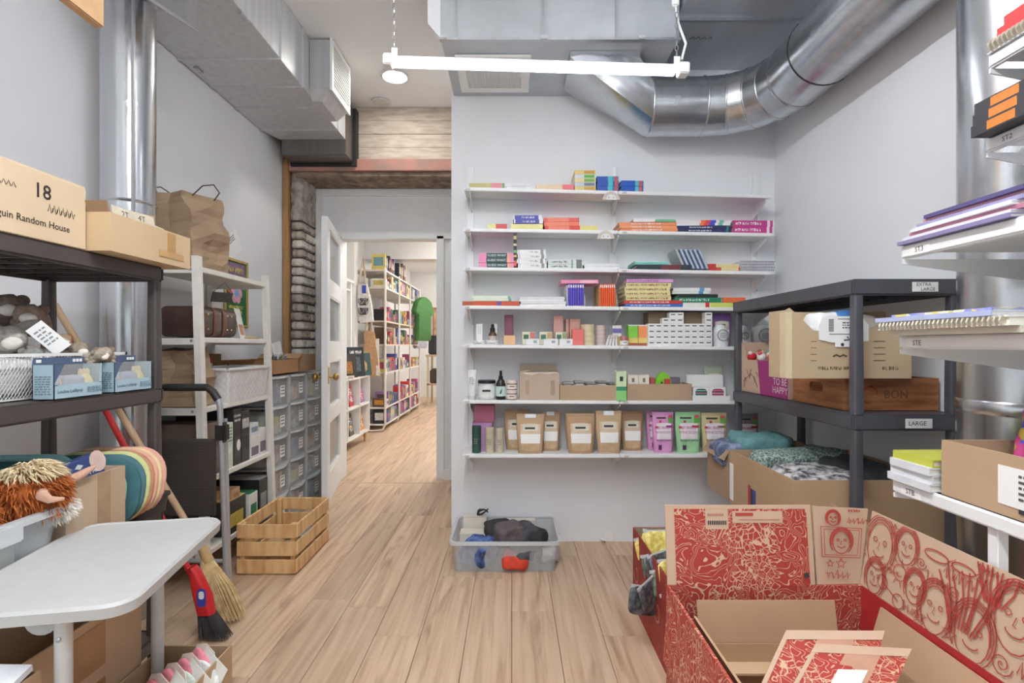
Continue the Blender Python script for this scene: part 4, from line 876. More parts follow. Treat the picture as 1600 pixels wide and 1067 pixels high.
ob('drawn_branches', join(*br, tube([(-.001, .20, .05), (-.001, .12, .09), (-.001, .08, .075), (-.001, .05, .03)], .0016, 4)), M((96, 70, 66)), t)
TC = [((206, 40, 48), 'red'), ((232, 130, 160), 'pink'), ((240, 236, 232), 'white'), ((150, 120, 60), 'mustard'), ((226, 80, 110), 'rose'), ((90, 170, 190), 'teal'), ((250, 220, 226), 'pale pink')]
for i, (c, nm) in enumerate(TC):
    y = 2.60 - i * .05; z = 1.065 + .012 * (i % 2)
    q = T('finger_doll', f'small {nm} felt doll poking out of the display box', 'doll', (1.19 + .02 * (i % 2), y, z - .10), 0, 'felt dolls in the display box')
    ob('doll_body', sph((0, 0, .05), .022, .022, .05, 12, 8), cloth(c), q, smooth=True); ob('doll_head', sph((0, 0, .11), .021, .021, .02, 12, 8), cloth((238, 206, 186) if i % 2 else c), q, smooth=True)
    ob('doll_bow', join(sph((-.012, -.008, .128), .011, .006, .009), sph((-.004, .012, .128), .011, .006, .009)), cloth(TC[(i + 2) % 7][0]), q, smooth=True)
# wooden crate with a hand hole
CRW = M((170, 112, 70), r=.55, var=.14, sc=6, stretch=(1, 1, 9), c2=(128, 78, 46))
t = T('wooden_crate', 'shallow orange brown wooden crate with oval hand hole on shelf', 'crate', (1.17, 1.845, .9025)); h = .113
hole = rrect(.09, .036, .016, 4, .175, .07)
outer = [(0, 0), (.34, 0), (.34, h), (0, h)]
bm = bmesh.new()
ov = [bm.verts.new((0, p[0], p[1])) for p in outer]; hv = [bm.verts.new((0, p[0], p[1])) for p in hole]
oe = [bm.edges.new((ov[i], ov[(i + 1) % 4])) for i in range(4)]; he = [bm.edges.new((hv[i], hv[(i + 1) % len(hv)])) for i in range(len(hv))]
bmesh.ops.triangle_fill(bm, use_beauty=True, edges=oe + he); r_ = bmesh.ops.extrude_face_region(bm, geom=bm.faces[:])
for v in [g_ for g_ in r_['geom'] if isinstance(g_, bmesh.types.BMVert)]: v.co.x += .012
bm.verts.index_update(); ob('end_panel', ([v.co.copy() for v in bm.verts], [tuple(v.index for v in f.verts) for f in bm.faces]), CRW, t); bm.free()
ob('side_panel', bx(.012, .318, 0, .012, 0, h), CRW, t); ob('side_panel', bx(.012, .318, .328, .34, 0, h), CRW, t); ob('end_panel', bx(.318, .33, 0, .34, 0, h), CRW, t); ob('base_panel', bx(.012, .318, .012, .328, 0, .008), CRW, t)
ob('stamped_logo', join(ribbon([(.085 + .03 * math.cos(a * .5), -.0008, .055 + .03 * math.sin(a * .5)) for a in range(11)], .005), ribbon([(.05, -.0008, .02), (.06, -.0008, .07), (.1, -.0008, .085)], .005)), M((150, 66, 40)), t)
text(t, 'BON', .04, M((110, 74, 52)), (.18, -.0012, .055), bold=.004)
# tilted mailing carton stuffed with plastic bags, on the crate
KB = kraft((202, 172, 132)); zc_ = .9025 + .113
t = T('mailing_carton', 'brown mailing carton stuffed with white plastic bags on crate', 'cardboard box', (.94, 1.80, zc_ + .002)); w, h, d = .43, .235, .12
ob('front_wall', prism([(0, 0), (w, 0), (w, h * .86), (w * .78, h * .80), (w * .55, h * .66), (w * .22, h * .70), (w * .08, h * .95), (.012, h * 1.03), (0, h)], .005, 'y', 0), KB, t)
for b_ in (bx(0, .005, .005, d, 0, h), bx(w - .005, w, .005, d, 0, h * .9), bx(.005, w - .005, d - .005, d, 0, h), bx(.005, w - .005, .005, d - .005, 0, .005)): ob('box_wall', b_, KB, t)
ob('corner_tape', join(bx(-.0008, .02, -.0008, 0, 0, h * .97), bx(-.0008, 0, 0, .04, 0, h * .97)), M((222, 206, 168), r=.25, var=.04), t)
scrawl(t, .11, .22, .035, .012, -.0004, M((120, 96, 70)), 3); scrawl(t, .33, .39, .035, .012, -.0004, M((120, 96, 70)), 4)
for i in range(4): ob('printed_line', bx(.085, .105, -.001, 0, .06 + i * .022, .062 + i * .022), M((130, 104, 78)), t); ob('printed_line', bx(.30, .34, -.001, 0, .06 + i * .022, .063 + i * .022), M((130, 104, 78)), t)
ob('rubbed_print', ribbon([(.16 + .012 * i, -.0012, .075 + .006 * (i % 2)) for i in range(5)], .006), M((96, 78, 62)), t)
for i, (x, z, w_, h_, c, l) in enumerate(((.10, .12, .13, .09, (232, 234, 238), 'crumpled white bag with blue lettering in mailing carton'), (.17, .14, .10, .12, (240, 240, 240), 'rounded white plastic bag in mailing carton'), (.235, .15, .09, .115, (80, 130, 190), 'folded blue and cream packet in mailing carton'), (.30, .14, .14, .11, (222, 214, 200), 'cream plastic bag at right of mailing carton'))):
    o = ob('plastic_bag', soft(w_, .085, h_, i + 2, .012, 18), M(c, r=.3, var=.06), None, (.93 + x, 1.86, zc_ + z - .03), smooth=True); tag(o, l, 'plastic bag', 'bags in the mailing carton')
    if i == 0: text(o, "arlin'", .03, M((36, 44, 90)), (.02, -.046, .035), bold=.005)
t = T('hang_label', 'white printed hang label draped over mailing carton front', 'label', (.93 + .205, 1.796, zc_ + .155))
ob('card', prism([(-.085, -.02), (-.04, -.03), (-.03, -.03), (-.03, -.045), (.02, -.045), (.02, -.03), (.085, -.025), (.085, .03), (.06, .06), (-.06, .06), (-.085, .03)], .0012, 'y', -.0012), PAPER, t)
ob('print_frame', join(bx(-.02, .06, -.002, -.0013, .05, .052), bx(.058, .06, -.002, -.0013, .005, .05), bx(-.05, .055, -.002, -.0013, -.002, 0)), INK, t)
ob('barcode', join(*[bx(-.052, -.035, -.002, -.0013, .008 + i * .004, .010 + i * .004) for i in range(11)]), INK, t)
lines(t, .05, .015, .04, -.0013, 3, x=.02); ob('punched_hole', prism([(.006 * math.cos(i * .7) - .005, .006 * math.sin(i * .7) - .037) for i in range(9)], .0006, 'y', -.0019), INK, t)
ob('printed_shoes', join(ribbon([(.01, -.0019, -.01), (.02, -.0019, -.02), (.0, -.0019, -.022)], .005), ribbon([(.04, -.0019, -.01), (.05, -.0019, -.02), (.06, -.0019, -.022)], .005)), INK, t)
# boxes of clothes on the lower tier
t = open_box('cardboard_box', 'large open brown box of folded clothes on lower black tier', (1.228, 2.065, .433), .524, .53, .235, (196, 156, 112), tape=False)
ob('tape', bx(-.2635, -.262, -.02, .03, .0, .04), M((176, 140, 100), r=.3), t)
for z0, z1, y0, y1, c in ((.03, .13, .0, .022, (196, 60, 60)), (.03, .12, -.022, 0, (60, 60, 66)), (.03, .12, -.045, -.022, (60, 70, 150))): ob('printed_mark', bx(-.2628, -.262, y0 + .06, y1 + .06, z0 - .03, z1), M(c), t)
ob('shipping_label', bx(-.2628, -.262, .225, .262, .02, .18), PAPER, t)
open_box('cardboard_box', 'brown box behind the large clothes box, by far post', (1.19, 2.475, .433), .44, .26, .225, (186, 150, 116), tape=False, flaps={'x-': (.05, 150)})
GA = [((1.03, 2.47, .615), (.16, .2, .10), (78, 90, 120), (150, 160, 186), 'crumpled blue patterned garment at box corner', 22), ((1.16, 2.46, .665), (.26, .2, .085), (110, 158, 160), None, 'folded teal garment on top of far clothes box', 40),
      ((1.22, 2.24, .60), (.40, .13, .12), (86, 110, 104), (190, 206, 196), 'sequined green garment in large clothes box', 120), ((1.16, 2.02, .575), (.28, .22, .11), (226, 222, 220), (70, 66, 80), 'black and white patterned garment in large clothes box', 40),
      ((1.06, 1.93, .58), (.16, .14, .075), (222, 212, 150), (120, 100, 90), 'yellow knitted garment in large clothes box', 30), ((1.22, 1.885, .575), (.3, .11, .08), (60, 56, 84), (206, 196, 150), 'dark striped garment at front of large clothes box', 44), ((1.38, 2.1, .58), (.2, .3, .12), (92, 96, 100), None, 'grey garment at back of large clothes box', 40)]
for i, (p, s, c, c2, l, sc) in enumerate(GA):
    o = ob('folded_garment', soft(*s, seed=i + 20, amp=.016, fr=16, n=30, m=18), M(c, r=.9, var=.1, sc=sc, c2=c2, bump=.4), None, (p[0], p[1], p[2] - .03), (0.05, -.05, .02 * i), smooth=True); tag(o, l, 'clothes', 'clothes in the boxes on the black shelf')
# ------------------------------------------------------------------ white shelves on the right wall
YF = 1.22; RSH = {1: (1.107, zat(88, YF)), 2: (1.10, zat(219, YF)), 3: (.905, zat(385, YF)), 4: (.90, zat(525, YF)), 5: (.885, zat(747, YF))}
RN = {1: 'uppermost', 2: 'second', 3: 'third', 4: 'fourth', 5: 'lowest'}
for k, (xf_, z) in RSH.items():
    t = T('wall_shelf', f'white metal shelf on right wall, {RN[k]} in view', 'shelf', (xf_, YF, z), 0, 'white shelves on the right wall'); w = XR - xf_ - .02
    ob('board', bevel(bx(0, w, -.95, 0, -.014, 0), .002, 1), SW, t); ob('front_lip', bevel(bx(-.002, .016, -.95, 0, -.03, 0), .004), SW, t)
    ob('bracket', prism([(0, -.031), (w, -.031), (w, -.12), (0, -.042)], .004, 'y', -.006), SW, t); ob('bracket', prism([(0, -.031), (w, -.031), (w, -.12), (0, -.042)], .004, 'y', -.80), SW, t)
    if k > 1:
        ob('shelf_tag', bx(-.0032, -.0022, -.085, -.03, -.027, -.006), PAPER, t); text(t, ('', '', 'ST2', 'ST3', 'STE', 'STB')[k], .016, INK, (-.0038, -.058, -.0165), (PI / 2, 0, -PI / 2))
ob('leg', bevel(bx(.008, .03, -.255, -.233, -RSH[5][1], -.031), .002), SW, t)
def sidebook(label, k, x0, y0, y1, zb, h, col, depth=.25, band=None, rz=0., cat='book', name='book', spiral=False, group=None, mat=None):
    """flat book with its spine along the shelf edge (towards -X)"""
    xf_, z = RSH[k]; L = y1 - y0
    t = T(name, label, cat, (x0, (y0 + y1) / 2, z + zb), rz, group); c = min(.003, h * .2)
    m_ = mat or M(col, r=.4, var=.03)
    ob('cover', join(bx(0, depth, -L / 2, L / 2, 0, c), bx(0, depth, -L / 2, L / 2, h - c, h), *([] if spiral else [bx(0, .003, -L / 2, L / 2, c, h - c)])), m_, t)
    ob('pages', bx(.004, depth - .003, -L / 2 + .003, L / 2 - .003, c, h - c), PAGE, t)
    if band: ob('spine_band', bx(-.0006, .002, -L / 2 + band[0] * L, -L / 2 + band[1] * L, h * .12, h * .88), M(band[2], r=.4), t)
    if spiral: ob('spiral_binding', join(*[xf(lathe([(h * .46, -.0012), (h * .58, 0), (h * .46, .0012)], 8), Matrix.Translation((.001, -L / 2 + .01 + q * .011, h / 2)) @ Matrix.Rotation(PI / 2, 4, 'X')) for q in range(int(L / .011) - 1)]), M((206, 198, 180), m=.5, r=.35), t, kind='stuff')
    return t
G = 'books on the right wall shelves'
sidebook('white spiral notebook under red folders, upper right', 1, 1.10, .86, 1.215, .0005, .026, (220, 222, 230), spiral=True, group=G)
sidebook('lower red folder on uppermost right shelf', 1, 1.108, .86, 1.20, .027, .024, (222, 70, 72), group=G); sidebook('upper red folder on uppermost right shelf', 1, 1.118, .86, 1.19, .052, .022, (226, 76, 76), rz=.02, group=G)
o = ob('plastic_packet', soft(.24, .3, .06, 4, .012, 20), M((226, 228, 232), r=.12, a=.75), None, (1.25, 1.03, RSH[1][1] + .075), smooth=True); tag(o, 'crinkled clear packet on top of red folders', 'packet')
for i in range(3): sidebook(f'black book with orange spine band, {nth(2 - i, 3)} of three', 2, 1.058 + .004 * i, .80, 1.21, .0005 + i * .026, .0255, (62, 60, 64), band=(.74, .90, (222, 134, 60)), group=G, depth=.3)
cs = [((140, 132, 172), 'violet'), ((230, 226, 232), 'white'), ((196, 130, 150), 'rose'), ((236, 236, 240), 'pale grey'), ((156, 150, 190), 'lavender'), ((214, 160, 172), 'pink'), ((92, 84, 130), 'indigo')]
for i, (c, n_) in enumerate(cs): sidebook(f'thin {n_} notebook, {nth(6 - i, 7)} of stack on third right shelf', 3, .892 + .006 * (i % 3) + .004 * i, .94 + .01 * (i % 2), 1.218 - .008 * i, .0005 + i * .0085, .008, c, rz=.012 * ((i % 3) - 1), group=G, depth=.2)
for i in range(3): sidebook(f'white pad with folded corner, {nth(2 - i, 3)} of three near edge', 3, .93 + .01 * i, .60, .925 - .006 * i, .0005 + .016 * i, .0155, (226, 228, 232), group=G)
sidebook('cream hardback under spiral notebook on fourth right shelf', 4, .872, .90, 1.205, .0005, .012, (222, 218, 204), group=G); sidebook('white spiral notebook under blue notebook on fourth shelf', 4, .852, .90, 1.222, .0128, .018, (232, 230, 216), spiral=True, group=G)
sidebook('pale blue notebook with yellow dots on fourth right shelf', 4, .848, .93, 1.225, .0312, .010, (182, 190, 226), group=G); sidebook('floral notebook topping blue notebook on fourth shelf', 4, .868, .95, 1.20, .0414, .006, (220, 214, 190), mat=patchy(((150, 150, 206), (226, 222, 190), (222, 206, 110), (160, 160, 200)), 60), group=G)
sidebook('thick grey and white camouflage notebook on fourth right shelf', 4, .90, .62, .893, .0005, .034, (200, 198, 186), mat=patchy(((112, 112, 100), (232, 230, 220), (232, 230, 220), (120, 120, 108)), 26), group=G)
for i in range(3): sidebook(f"cream spiral notebook, {nth(2 - i, 3)} of three over camouflage notebook", 4, .905 + .012 * i, .62, .885 - .008 * i, .0352 + i * .024, .0235, (228, 224, 206), spiral=True, group=G)
for i in range(4): sidebook(f'white paged book, {nth(3 - i, 4)} of stack beside patterned cloths box', 5, .874 + .006 * (i % 2), 1.10, 1.222 - .004 * i, .0005 + i * .017, .0165, (226, 228, 232) if i < 3 else (196, 200, 80), group=G, rz=.03 * (i % 2), depth=.2)
t = open_box('cardboard_box', 'brown box of bright patterned cloths on lowest white shelf', (1.055, .90, RSH[5][1] + .001), .33, .375, .112, (196, 158, 118), tape=False)
ob('shipping_label', bx(-.1662, -.165, -.13, .06, .02, .09), PAPER, t); lb = lines(t, .1, .03, .08, 0, 5); lb.rotation_euler = (0, 0, -PI / 2); lb.location = (-.1668, -.03, 0); ob('barcode', bx(-.167, -.165, -.01, .02, .012, .02), INK, t)
PC = [((1.0, 1.035, .05), (.05, .03, .16), patchy(((80, 90, 200), (200, 70, 130), (190, 160, 60), (70, 110, 200)), 40), 'blue patterned zip pouch standing in box', .3), ((.985, .98, .05), (.04, .04, .15), patchy(((70, 90, 210), (220, 70, 150), (90, 110, 220)), 46), 'violet patterned zip pouch leaning in box', .25), ((1.02, .88, .06), (.18, .16, .10), patchy(((236, 60, 150), (226, 40, 130), (240, 90, 60), (90, 60, 170)), 46), 'hot pink patterned cloth bundle in box', 0), ((1.03, 1.0, .03), (.2, .09, .07), patchy(((30, 140, 140), (40, 160, 150), (210, 80, 160)), 40), 'teal patterned cloth at back of box', 0)]
for i, (p, s, m_, l, ry) in enumerate(PC):
    o = ob('patterned_cloth', soft(*s, seed=i + 50, amp=.012, fr=22), m_, None, (p[0], p[1], RSH[5][1] + p[2] - .02), (0, ry, .2 * i), smooth=True); tag(o, l, 'cloth', 'patterned cloths')
# ------------------------------------------------------------------ red printed boxes on the floor
RP = redprint(); KR = kraft((206, 168, 136)); RED = M((176, 44, 46), r=.6, var=.06); INKR = M((176, 64, 54), r=.7)
t = T('printed_box', 'large open red floral box with drawn faces on raised flaps', 'cardboard box', (.61, .94, 0)); X0, X1, Y0, Y1, H = -.235, .24, -.34, .335, .55
for nm, b_ in (('back_wall', bx(X0, X1, Y1 - .006, Y1, 0, H)), ('side_wall', bx(X0, X0 + .006, Y0, Y1 - .006, 0, H)), ('front_wall', bx(X0, X1, Y0 - .006, Y0, 0, H - .08)), ('box_floor', bx(X0 + .006, X1 - .006, Y0, Y1 - .006, 0, .006))): ob(nm, b_, RP, t)
ob('side_wall', bx(X1 - .006, X1, Y0, Y1 - .006, 0, H), RED, t)
fl = ob('back_flap', slab([(X0 + .002, Y1 - .004, H + .001), (X0 + .36, Y1 - .004, H + .001), (X0 + .36, Y1 + .018, H + .187), (X0 + .002, Y1 + .018, H + .187)], -.005), KR, t)
def on(u, v): return Vector((X0 + u * .36, Y1 - .004 + v * .022 - .0012, H + v * .187))
def fpatch(nm, u0, u1, v0, v1, m_, e=0.): return ob(nm, slab([on(u0, v0) - Vector((0, e, 0)), on(u1, v0) - Vector((0, e, 0)), on(u1, v1) - Vector((0, e, 0)), on(u0, v1) - Vector((0, e, 0))], .0006), m_, fl)
fpatch('floral_print', .065, .965, .0, .955, RP); fpatch('paper_stamp', .275, .43, .70, .955, KR, .0012); fpatch('paper_strip', .46, .80, .78, .93, KR, .0012)
for i in range(10): fpatch('stamp_print', .29 + i * .013, .298 + i * .013, .76, .81, INK, .0024)
for i in range(8): fpatch('stamp_print', .29 + i * .014, .30 + i * .014, .87, .90, M((190, 120, 100)), .0024)
fpatch('strip_print', .48, .60, .87, .91, INKR, .0024); fpatch('strip_print', .5, .78, .82, .825, INKR, .0024); fpatch('registration_mark', .925, .955, .1, .16, INK, .0024)
tab = ob('corner_tab', slab([(X0 + .366, Y1 - .002, H + .001), (X1 - .003, Y1 + .002, H + .001), (X1 + .022, Y1 + .01, H + .180), (X0 + .366, Y1 + .018, H + .184)], -.005), KR, t)
ta, tb_, tc_, td = Vector((X0 + .366, Y1 - .0075, H + .004)), Vector((X1 - .003, Y1 - .004, H + .004)), Vector((X1 + .022, Y1 + .0035, H + .180)), Vector((X0 + .366, Y1 + .0115, H + .184))
rf = ob('side_flap', slab([(X1 + .001, Y1, H), (X1 + .001, Y0, H), (X1 + .03, Y0, H + .178), (X1 + .03, Y1, H + .178)], .005), KR, t)
ra, rb_, rc, rd = Vector((X1 - .0015, Y1, H)), Vector((X1 - .0015, Y0, H)), Vector((X1 + .0275, Y0, H + .178)), Vector((X1 + .0275, Y1, H + .178))
def bil(a, b_, c, e, u, v): return a * (1 - u) * (1 - v) + b_ * u * (1 - v) + c * u * v + e * (1 - u) * v
def doodles(par, quad, asp, seed, items):
    """red line drawings printed on the flap: lists of 2-D strokes mapped on the quad"""
    q = random.Random(seed); out = []
    def stroke(pts, wd=.0035):
        wd *= .46
        V = []
        for i, (x, y) in enumerate(pts):
            a, b_ = pts[max(i - 1, 0)], pts[min(i + 1, len(pts) - 1)]; dx, dy = b_[0] - a[0], b_[1] - a[1]; l = math.hypot(dx, dy) or 1
            nx, ny = -dy / l * wd, dx / l * wd
            for s in (-1, 1): V.append(bil(*quad, min(max((x + s * nx) / asp, 0), 1), min(max(y + s * ny, 0), 1)))
        out.append((V, [(2 * i, 2 * i + 2, 2 * i + 3, 2 * i + 1) for i in range(len(pts) - 1)]))
    def circ(cx, cy, rx, ry=None, a0=0, a1=2 * PI, k=16): return [(cx + rx * math.cos(a0 + (a1 - a0) * i / k), cy + (ry or rx) * math.sin(a0 + (a1 - a0) * i / k)) for i in range(k + 1)]
    for kind, x, y, s in items:
        if kind == 'face':
            stroke(circ(x, y, s * .7, s), .014); stroke(circ(x - s * .28, y + s * .2, s * .1), .012); stroke(circ(x + s * .28, y + s * .2, s * .1), .012); stroke([(x, y + s * .15), (x - s * .08, y - s * .15), (x + s * .05, y - s * .18)], .01); stroke(circ(x, y - s * .3, s * .3, s * .18, PI, 2 * PI, 8), .014)
            for k in range(6):
                sd = -1 if k % 2 else 1; r = .72 + .1 * (k // 2)
                stroke(circ(x, y + s * .1, s * r, s * (r + .3), PI / 2, PI / 2 + sd * (1.5 + .2 * k), 10), .014)
        elif kind == 'sun':
            stroke(circ(x, y, s * .6), .013); stroke(circ(x, y - s * .1, s * .25, s * .2, PI, 2 * PI, 6), .01)
            for k in range(9): a = k * .7; stroke([(x + s * .7 * math.cos(a), y + s * .7 * math.sin(a)), (x + s * 1.05 * math.cos(a + .1), y + s * 1.05 * math.sin(a + .1))], .011)
        elif kind == 'star': stroke([(x + s * (1 if k % 2 == 0 else .42) * math.sin(k * PI / 5), y + s * (1 if k % 2 == 0 else .42) * math.cos(k * PI / 5)) for k in range(11)], .014)
        elif kind == 'swirl': stroke([(x + s * k / 22 * math.cos(k * .6), y + s * k / 22 * math.sin(k * .6)) for k in range(22)], .012)
        elif kind == 'hair':
            for k in range(9): stroke([(x + s * (k - 4) * .12, y - s), (x + s * (k - 4) * .2 + q.uniform(-.05, .05), y), (x + s * (k - 4) * .3, y + s * q.uniform(.6, 1.1))], .02)
        elif kind == 'bike': stroke(circ(x - s, y + s * .4, s * .6), .012); stroke(circ(x + s, y - s * .4, s * .6), .012); stroke([(x - s, y + s * .4), (x + s, y - s * .4)], .014)
        elif kind == 'word':
            for k in range(5): stroke([(x + s * (k * .55), y + s * q.uniform(-.4, .4)), (x + s * (k * .55 + .2), y + s * q.uniform(.2, .6)), (x + s * (k * .55 + .3), y - s * .4), (x + s * (k * .55 + .45), y + s * q.uniform(-.1, .3))], .013)
        elif kind == 'frame': stroke([(x - s, y - s * .8), (x + s, y - s * .85), (x + s * .95, y + s * .8), (x - s, y + s * .85), (x - s, y - s * .8)], .012); stroke([(x - s * .85, y - s * .7), (x + s * .85, y - s * .7), (x + s * .85, y + s * .7), (x - s * .85, y + s * .7), (x - s * .85, y - s * .7)], .01)
        elif kind == 'bird': stroke(circ(x, y, s, s * .35), .016); stroke([(x + s, y), (x + s * 1.5, y + s * .4), (x + s * 1.2, y - s * .2), (x + s * 1.5, y - s * .4)], .014)
    return ob('printed_drawings', join(*out), INKR, par, kind='stuff')
doodles(tab, [p + Vector((0, -.001, 0)) for p in (ta, tb_, tc_, td)], .6, 1, [('frame', .3, .55, .24), ('face', .3, .55, .15), ('face', .2, .86, .09), ('word', .36, .84, .09), ('star', .3, .27, .07), ('star', .16, .27, .05), ('word', .1, .12, .12), ('word', .36, .98, .05)])
doodles(rf, [p + Vector((-.0055, 0, .0005)) for p in (ra, rb_, rc, rd)], 3.6, 2, [('face', .24, .62, .3), ('face', .66, .76, .2), ('sun', .62, .44, .16), ('face', .24, .2, .2), ('face', .86, .36, .18), ('bike', .52, .16, .14), ('bird', 1.08, .84, .16), ('swirl', .9, .68, .08), ('word', .98, .58, .12), ('face', 1.16, .26, .26), ('star', .98, .1, .1), ('word', .72, .1, .12), ('bird', 1.42, .84, .14), ('hair', 1.5, .52, .3), ('word', 1.2, .72, .14), ('face', 1.62, .24, .28), ('face', 2.02, .6, .3), ('hair', 1.78, .82, .18), ('star', 2.32, .8, .1), ('star', 2.42, .58, .1), ('word', 2.0, .95, .08), ('swirl', 1.95, .16, .12), ('word', 2.1, .2, .16), ('word', 2.3, .4, .14), ('sun', 2.6, .3, .2), ('face', 2.9, .55, .28), ('word', 3.0, .2, .16), ('star', .44, .9, .08), ('word', .36, .42, .09), ('swirl', 1.36, .55, .1), ('star', 1.38, .12, .09), ('word', 1.58, .94, .08)])
ob('left_flap', slab([(X0, Y1 - .02, H), (X0, Y0, H), (X0 - .014, Y0, H - .17), (X0 - .014, Y1 - .02, H - .17)], .005), RP, t)
t = T('cardboard_box', 'plain brown box nested inside the large red box', 'cardboard box', (.615, .90, .0065)); IX0, IX1, IY0, IY1, IH = -.19, .20, -.28, .30, .445
for b_ in (bx(IX0, IX1, IY1 - .006, IY1, 0, IH), bx(IX0, IX0 + .006, IY0, IY1 - .006, 0, IH), bx(IX1 - .006, IX1, IY0, IY1 - .006, 0, IH), bx(IX0, IX1, IY0, IY0 + .006, 0, IH), bx(IX0 + .006, IX1 - .006, IY0 + .006, IY1 - .006, 0, .006)): ob('box_wall', b_, kraft((192, 150, 108)), t)
ob('flap', slab([(IX0 + .002, IY1 - .004, IH + .001), (IX1 - .07, IY1 - .004, IH + .001), (IX1 - .07, IY1 + .012, IH + .09), (IX0 + .002, IY1 + .012, IH + .09)], -.005), kraft((188, 144, 104)), t)
ob('flap', slab([(IX1, IY1 - .01, IH + .001), (IX1, IY0, IH + .001), (IX1 + .025, IY0, IH + .085), (IX1 + .025, IY1 - .01, IH + .085)], .005), kraft((196, 152, 110)), t)
ob('flap', slab([(IX0, IY0, IH + .001), (IX0, IY1 - .03, IH + .001), (IX0 - .02, IY1 - .03, IH + .075), (IX0 - .02, IY0, IH + .075)], .005), kraft((196, 152, 110)), t)
ob('flap_strip', bx(IX0 + .008, IX1 - .01, IY1 - .05, IY1 - .007, IH - .045, IH - .04), kraft((204, 164, 122)), t)
for i, (a, b_, c, e, l) in enumerate((((1228, 985, 1.06), (1382, 986, 1.06), (1345, 1120, .93), (1165, 1120, .93), 'flattened red floral carton leaning at back in brown box'), ((1274, 1006, 1.02), (1424, 1014, 1.02), (1372, 1130, .9), (1205, 1130, .9), 'flattened red floral carton with white shipping label'))):
    q = [P(*a), P(*b_), P(*c), P(*e)]; cc = sum(q, Vector()) / 4; cc.z = .3; t = T('flat_carton', l, 'carton', cc, 0, 'flattened cartons in the nested box'); Q = [p - cc for p in q]
    fm = ob('folded_card', slab([Q[3], Q[2], Q[1], Q[0]], -.012), RP, t)
    def at2(u, v, e_=0.): return bil(Q[3], Q[2], Q[1], Q[0], u, v) + Vector((0, -.6, .8)) * e_
    ob('paper_edge', slab([at2(0, .88, .0015), at2(1, .88, .0015), at2(1, 1, .0015), at2(0, 1, .0015)], .0005), KR, fm); ob('paper_edge', slab([at2(0, 0, .0012), at2(.05, 0, .0012), at2(.05, 1, .0012), at2(0, 1, .0012)], .0005), KR, fm)
    ob('paper_patch', slab([at2(.35, .45, .001), at2(.72, .45, .001), at2(.72, .9, .001), at2(.35, .9, .001)], .0005), M((196, 150, 124)), fm)
    if i: ob('shipping_label', slab([at2(.36, .38, .003), at2(.66, .38, .003), at2(.66, .66, .003), at2(.36, .66, .003)], .0006), PAPER, fm)
RK = M((168, 56, 50), r=.6, var=.12, sc=20)
t = open_box('printed_box', 'open red box of foil packets beside the big red box', (.73, 1.96, 0), .40, .68, .335, (0, 0, 0), tape=False, mat=RK)
ob('inner_lining', join(bx(-.194, .194, .333, .3345, .006, .334), bx(.1925, .194, -.33, .333, .006, .334)), kraft((178, 150, 116)), t)
ob('printed_swirls', join(*[ribbon([(0, 0, 0)] * 2, .001)] + [([Vector((-.2015, p.x, p.z)) for p in r_[0]], r_[1]) for r_ in [ribbon([(.27 - i * .16 + .05 * math.cos(a * .5) * a / 12, 0, .17 + .06 * math.sin(a * .5) * a / 12) for a in range(13)], .006) for i in range(4)]]), M((212, 160, 130)), t)
q = random.Random(8)
cols = [((60, 64, 66), 'dark grey'), ((76, 92, 70), 'green grey'), ((214, 184, 90), 'yellow')]
sm = {}
for i in range(44):
    c, nm = cols[2 if i in (0, 1, 2, 7, 8) else (1 if i % 3 == 0 else 0)]
    if nm not in sm: sm[nm] = (meshdata(*soft(.13, .012, .10, 3, .004, 30, 16, 8), M(c, r=.3, var=.2, sc=50, c2=tuple(min(255, v + 60) for v in c)), 'all'), meshdata(*bx(-.066, .066, -.002, .002, .092, .104), M((206, 208, 206), r=.3)))
    r = i // 8; k = i % 8
    x = .60 + (r % 4) * .085 + q.uniform(-.02, .02); y = 2.2 - k * .045 - .02 * r; z = .20 + .025 * (k % 3) - .01 * r + (.03 if nm == 'yellow' else 0)
    t = T('foil_packet', f'{nm} foil edged packet standing in the red packet box', 'packet', (x, y, z), group=f'{nm} packets in the red box', rot=(q.uniform(-.5, -.1), q.uniform(-.2, .2), q.uniform(-.5, .5)))
    ob('packet_body', sm[nm][0], None, t); ob('crimped_edge', sm[nm][1], None, t)
for i, (px, py, l) in enumerate(((1007, 940, 'foil packet hanging outside at the corner of red box'), (1027, 925, 'foil packet slipping over the red box edge'))):
    p = P(px, py, 1.93); t = T('foil_packet', l, 'packet', p - Vector((.01, 0, .05)), group='packets spilling out', rot=(-.1, .25 - i * .5, .3 + i * .4)); ob('packet_body', sm['dark grey'][0], None, t); ob('crimped_edge', sm['dark grey'][1], None, t)
for i, (x, top, y0, y1) in enumerate(((.93, .60, 1.05, 1.62), (.975, .63, 1.02, 1.66))):
    t = T('cardboard_sheet', f"flattened brown cardboard sheet standing behind red box, {'nearer' if i == 0 else 'farther'} one", 'cardboard', (x, (y0 + y1) / 2, 0), group='flattened cardboard sheets')
    L = (y1 - y0) / 2; ob('sheet', slab([(0, -L, 0), (0, L, 0), (.03, L, top - .05 * (i == 0)), (.03, -L, top)], .006), kraft((182, 146, 108)), t); ob('fold_line', bx(.012, .0145, -L, L, top * .35, top * .36), kraft((160, 126, 92)), t)
# ------------------------------------------------------------------ left side: black plastic shelf and what it holds
LS, BKL = plastic_shelf('black brown plastic shelving unit along left wall, nearest viewer', -1.535, -1.15, .80, 1.737, [1.385, .99, .59, .19], (78, 70, 68), rim=.045)
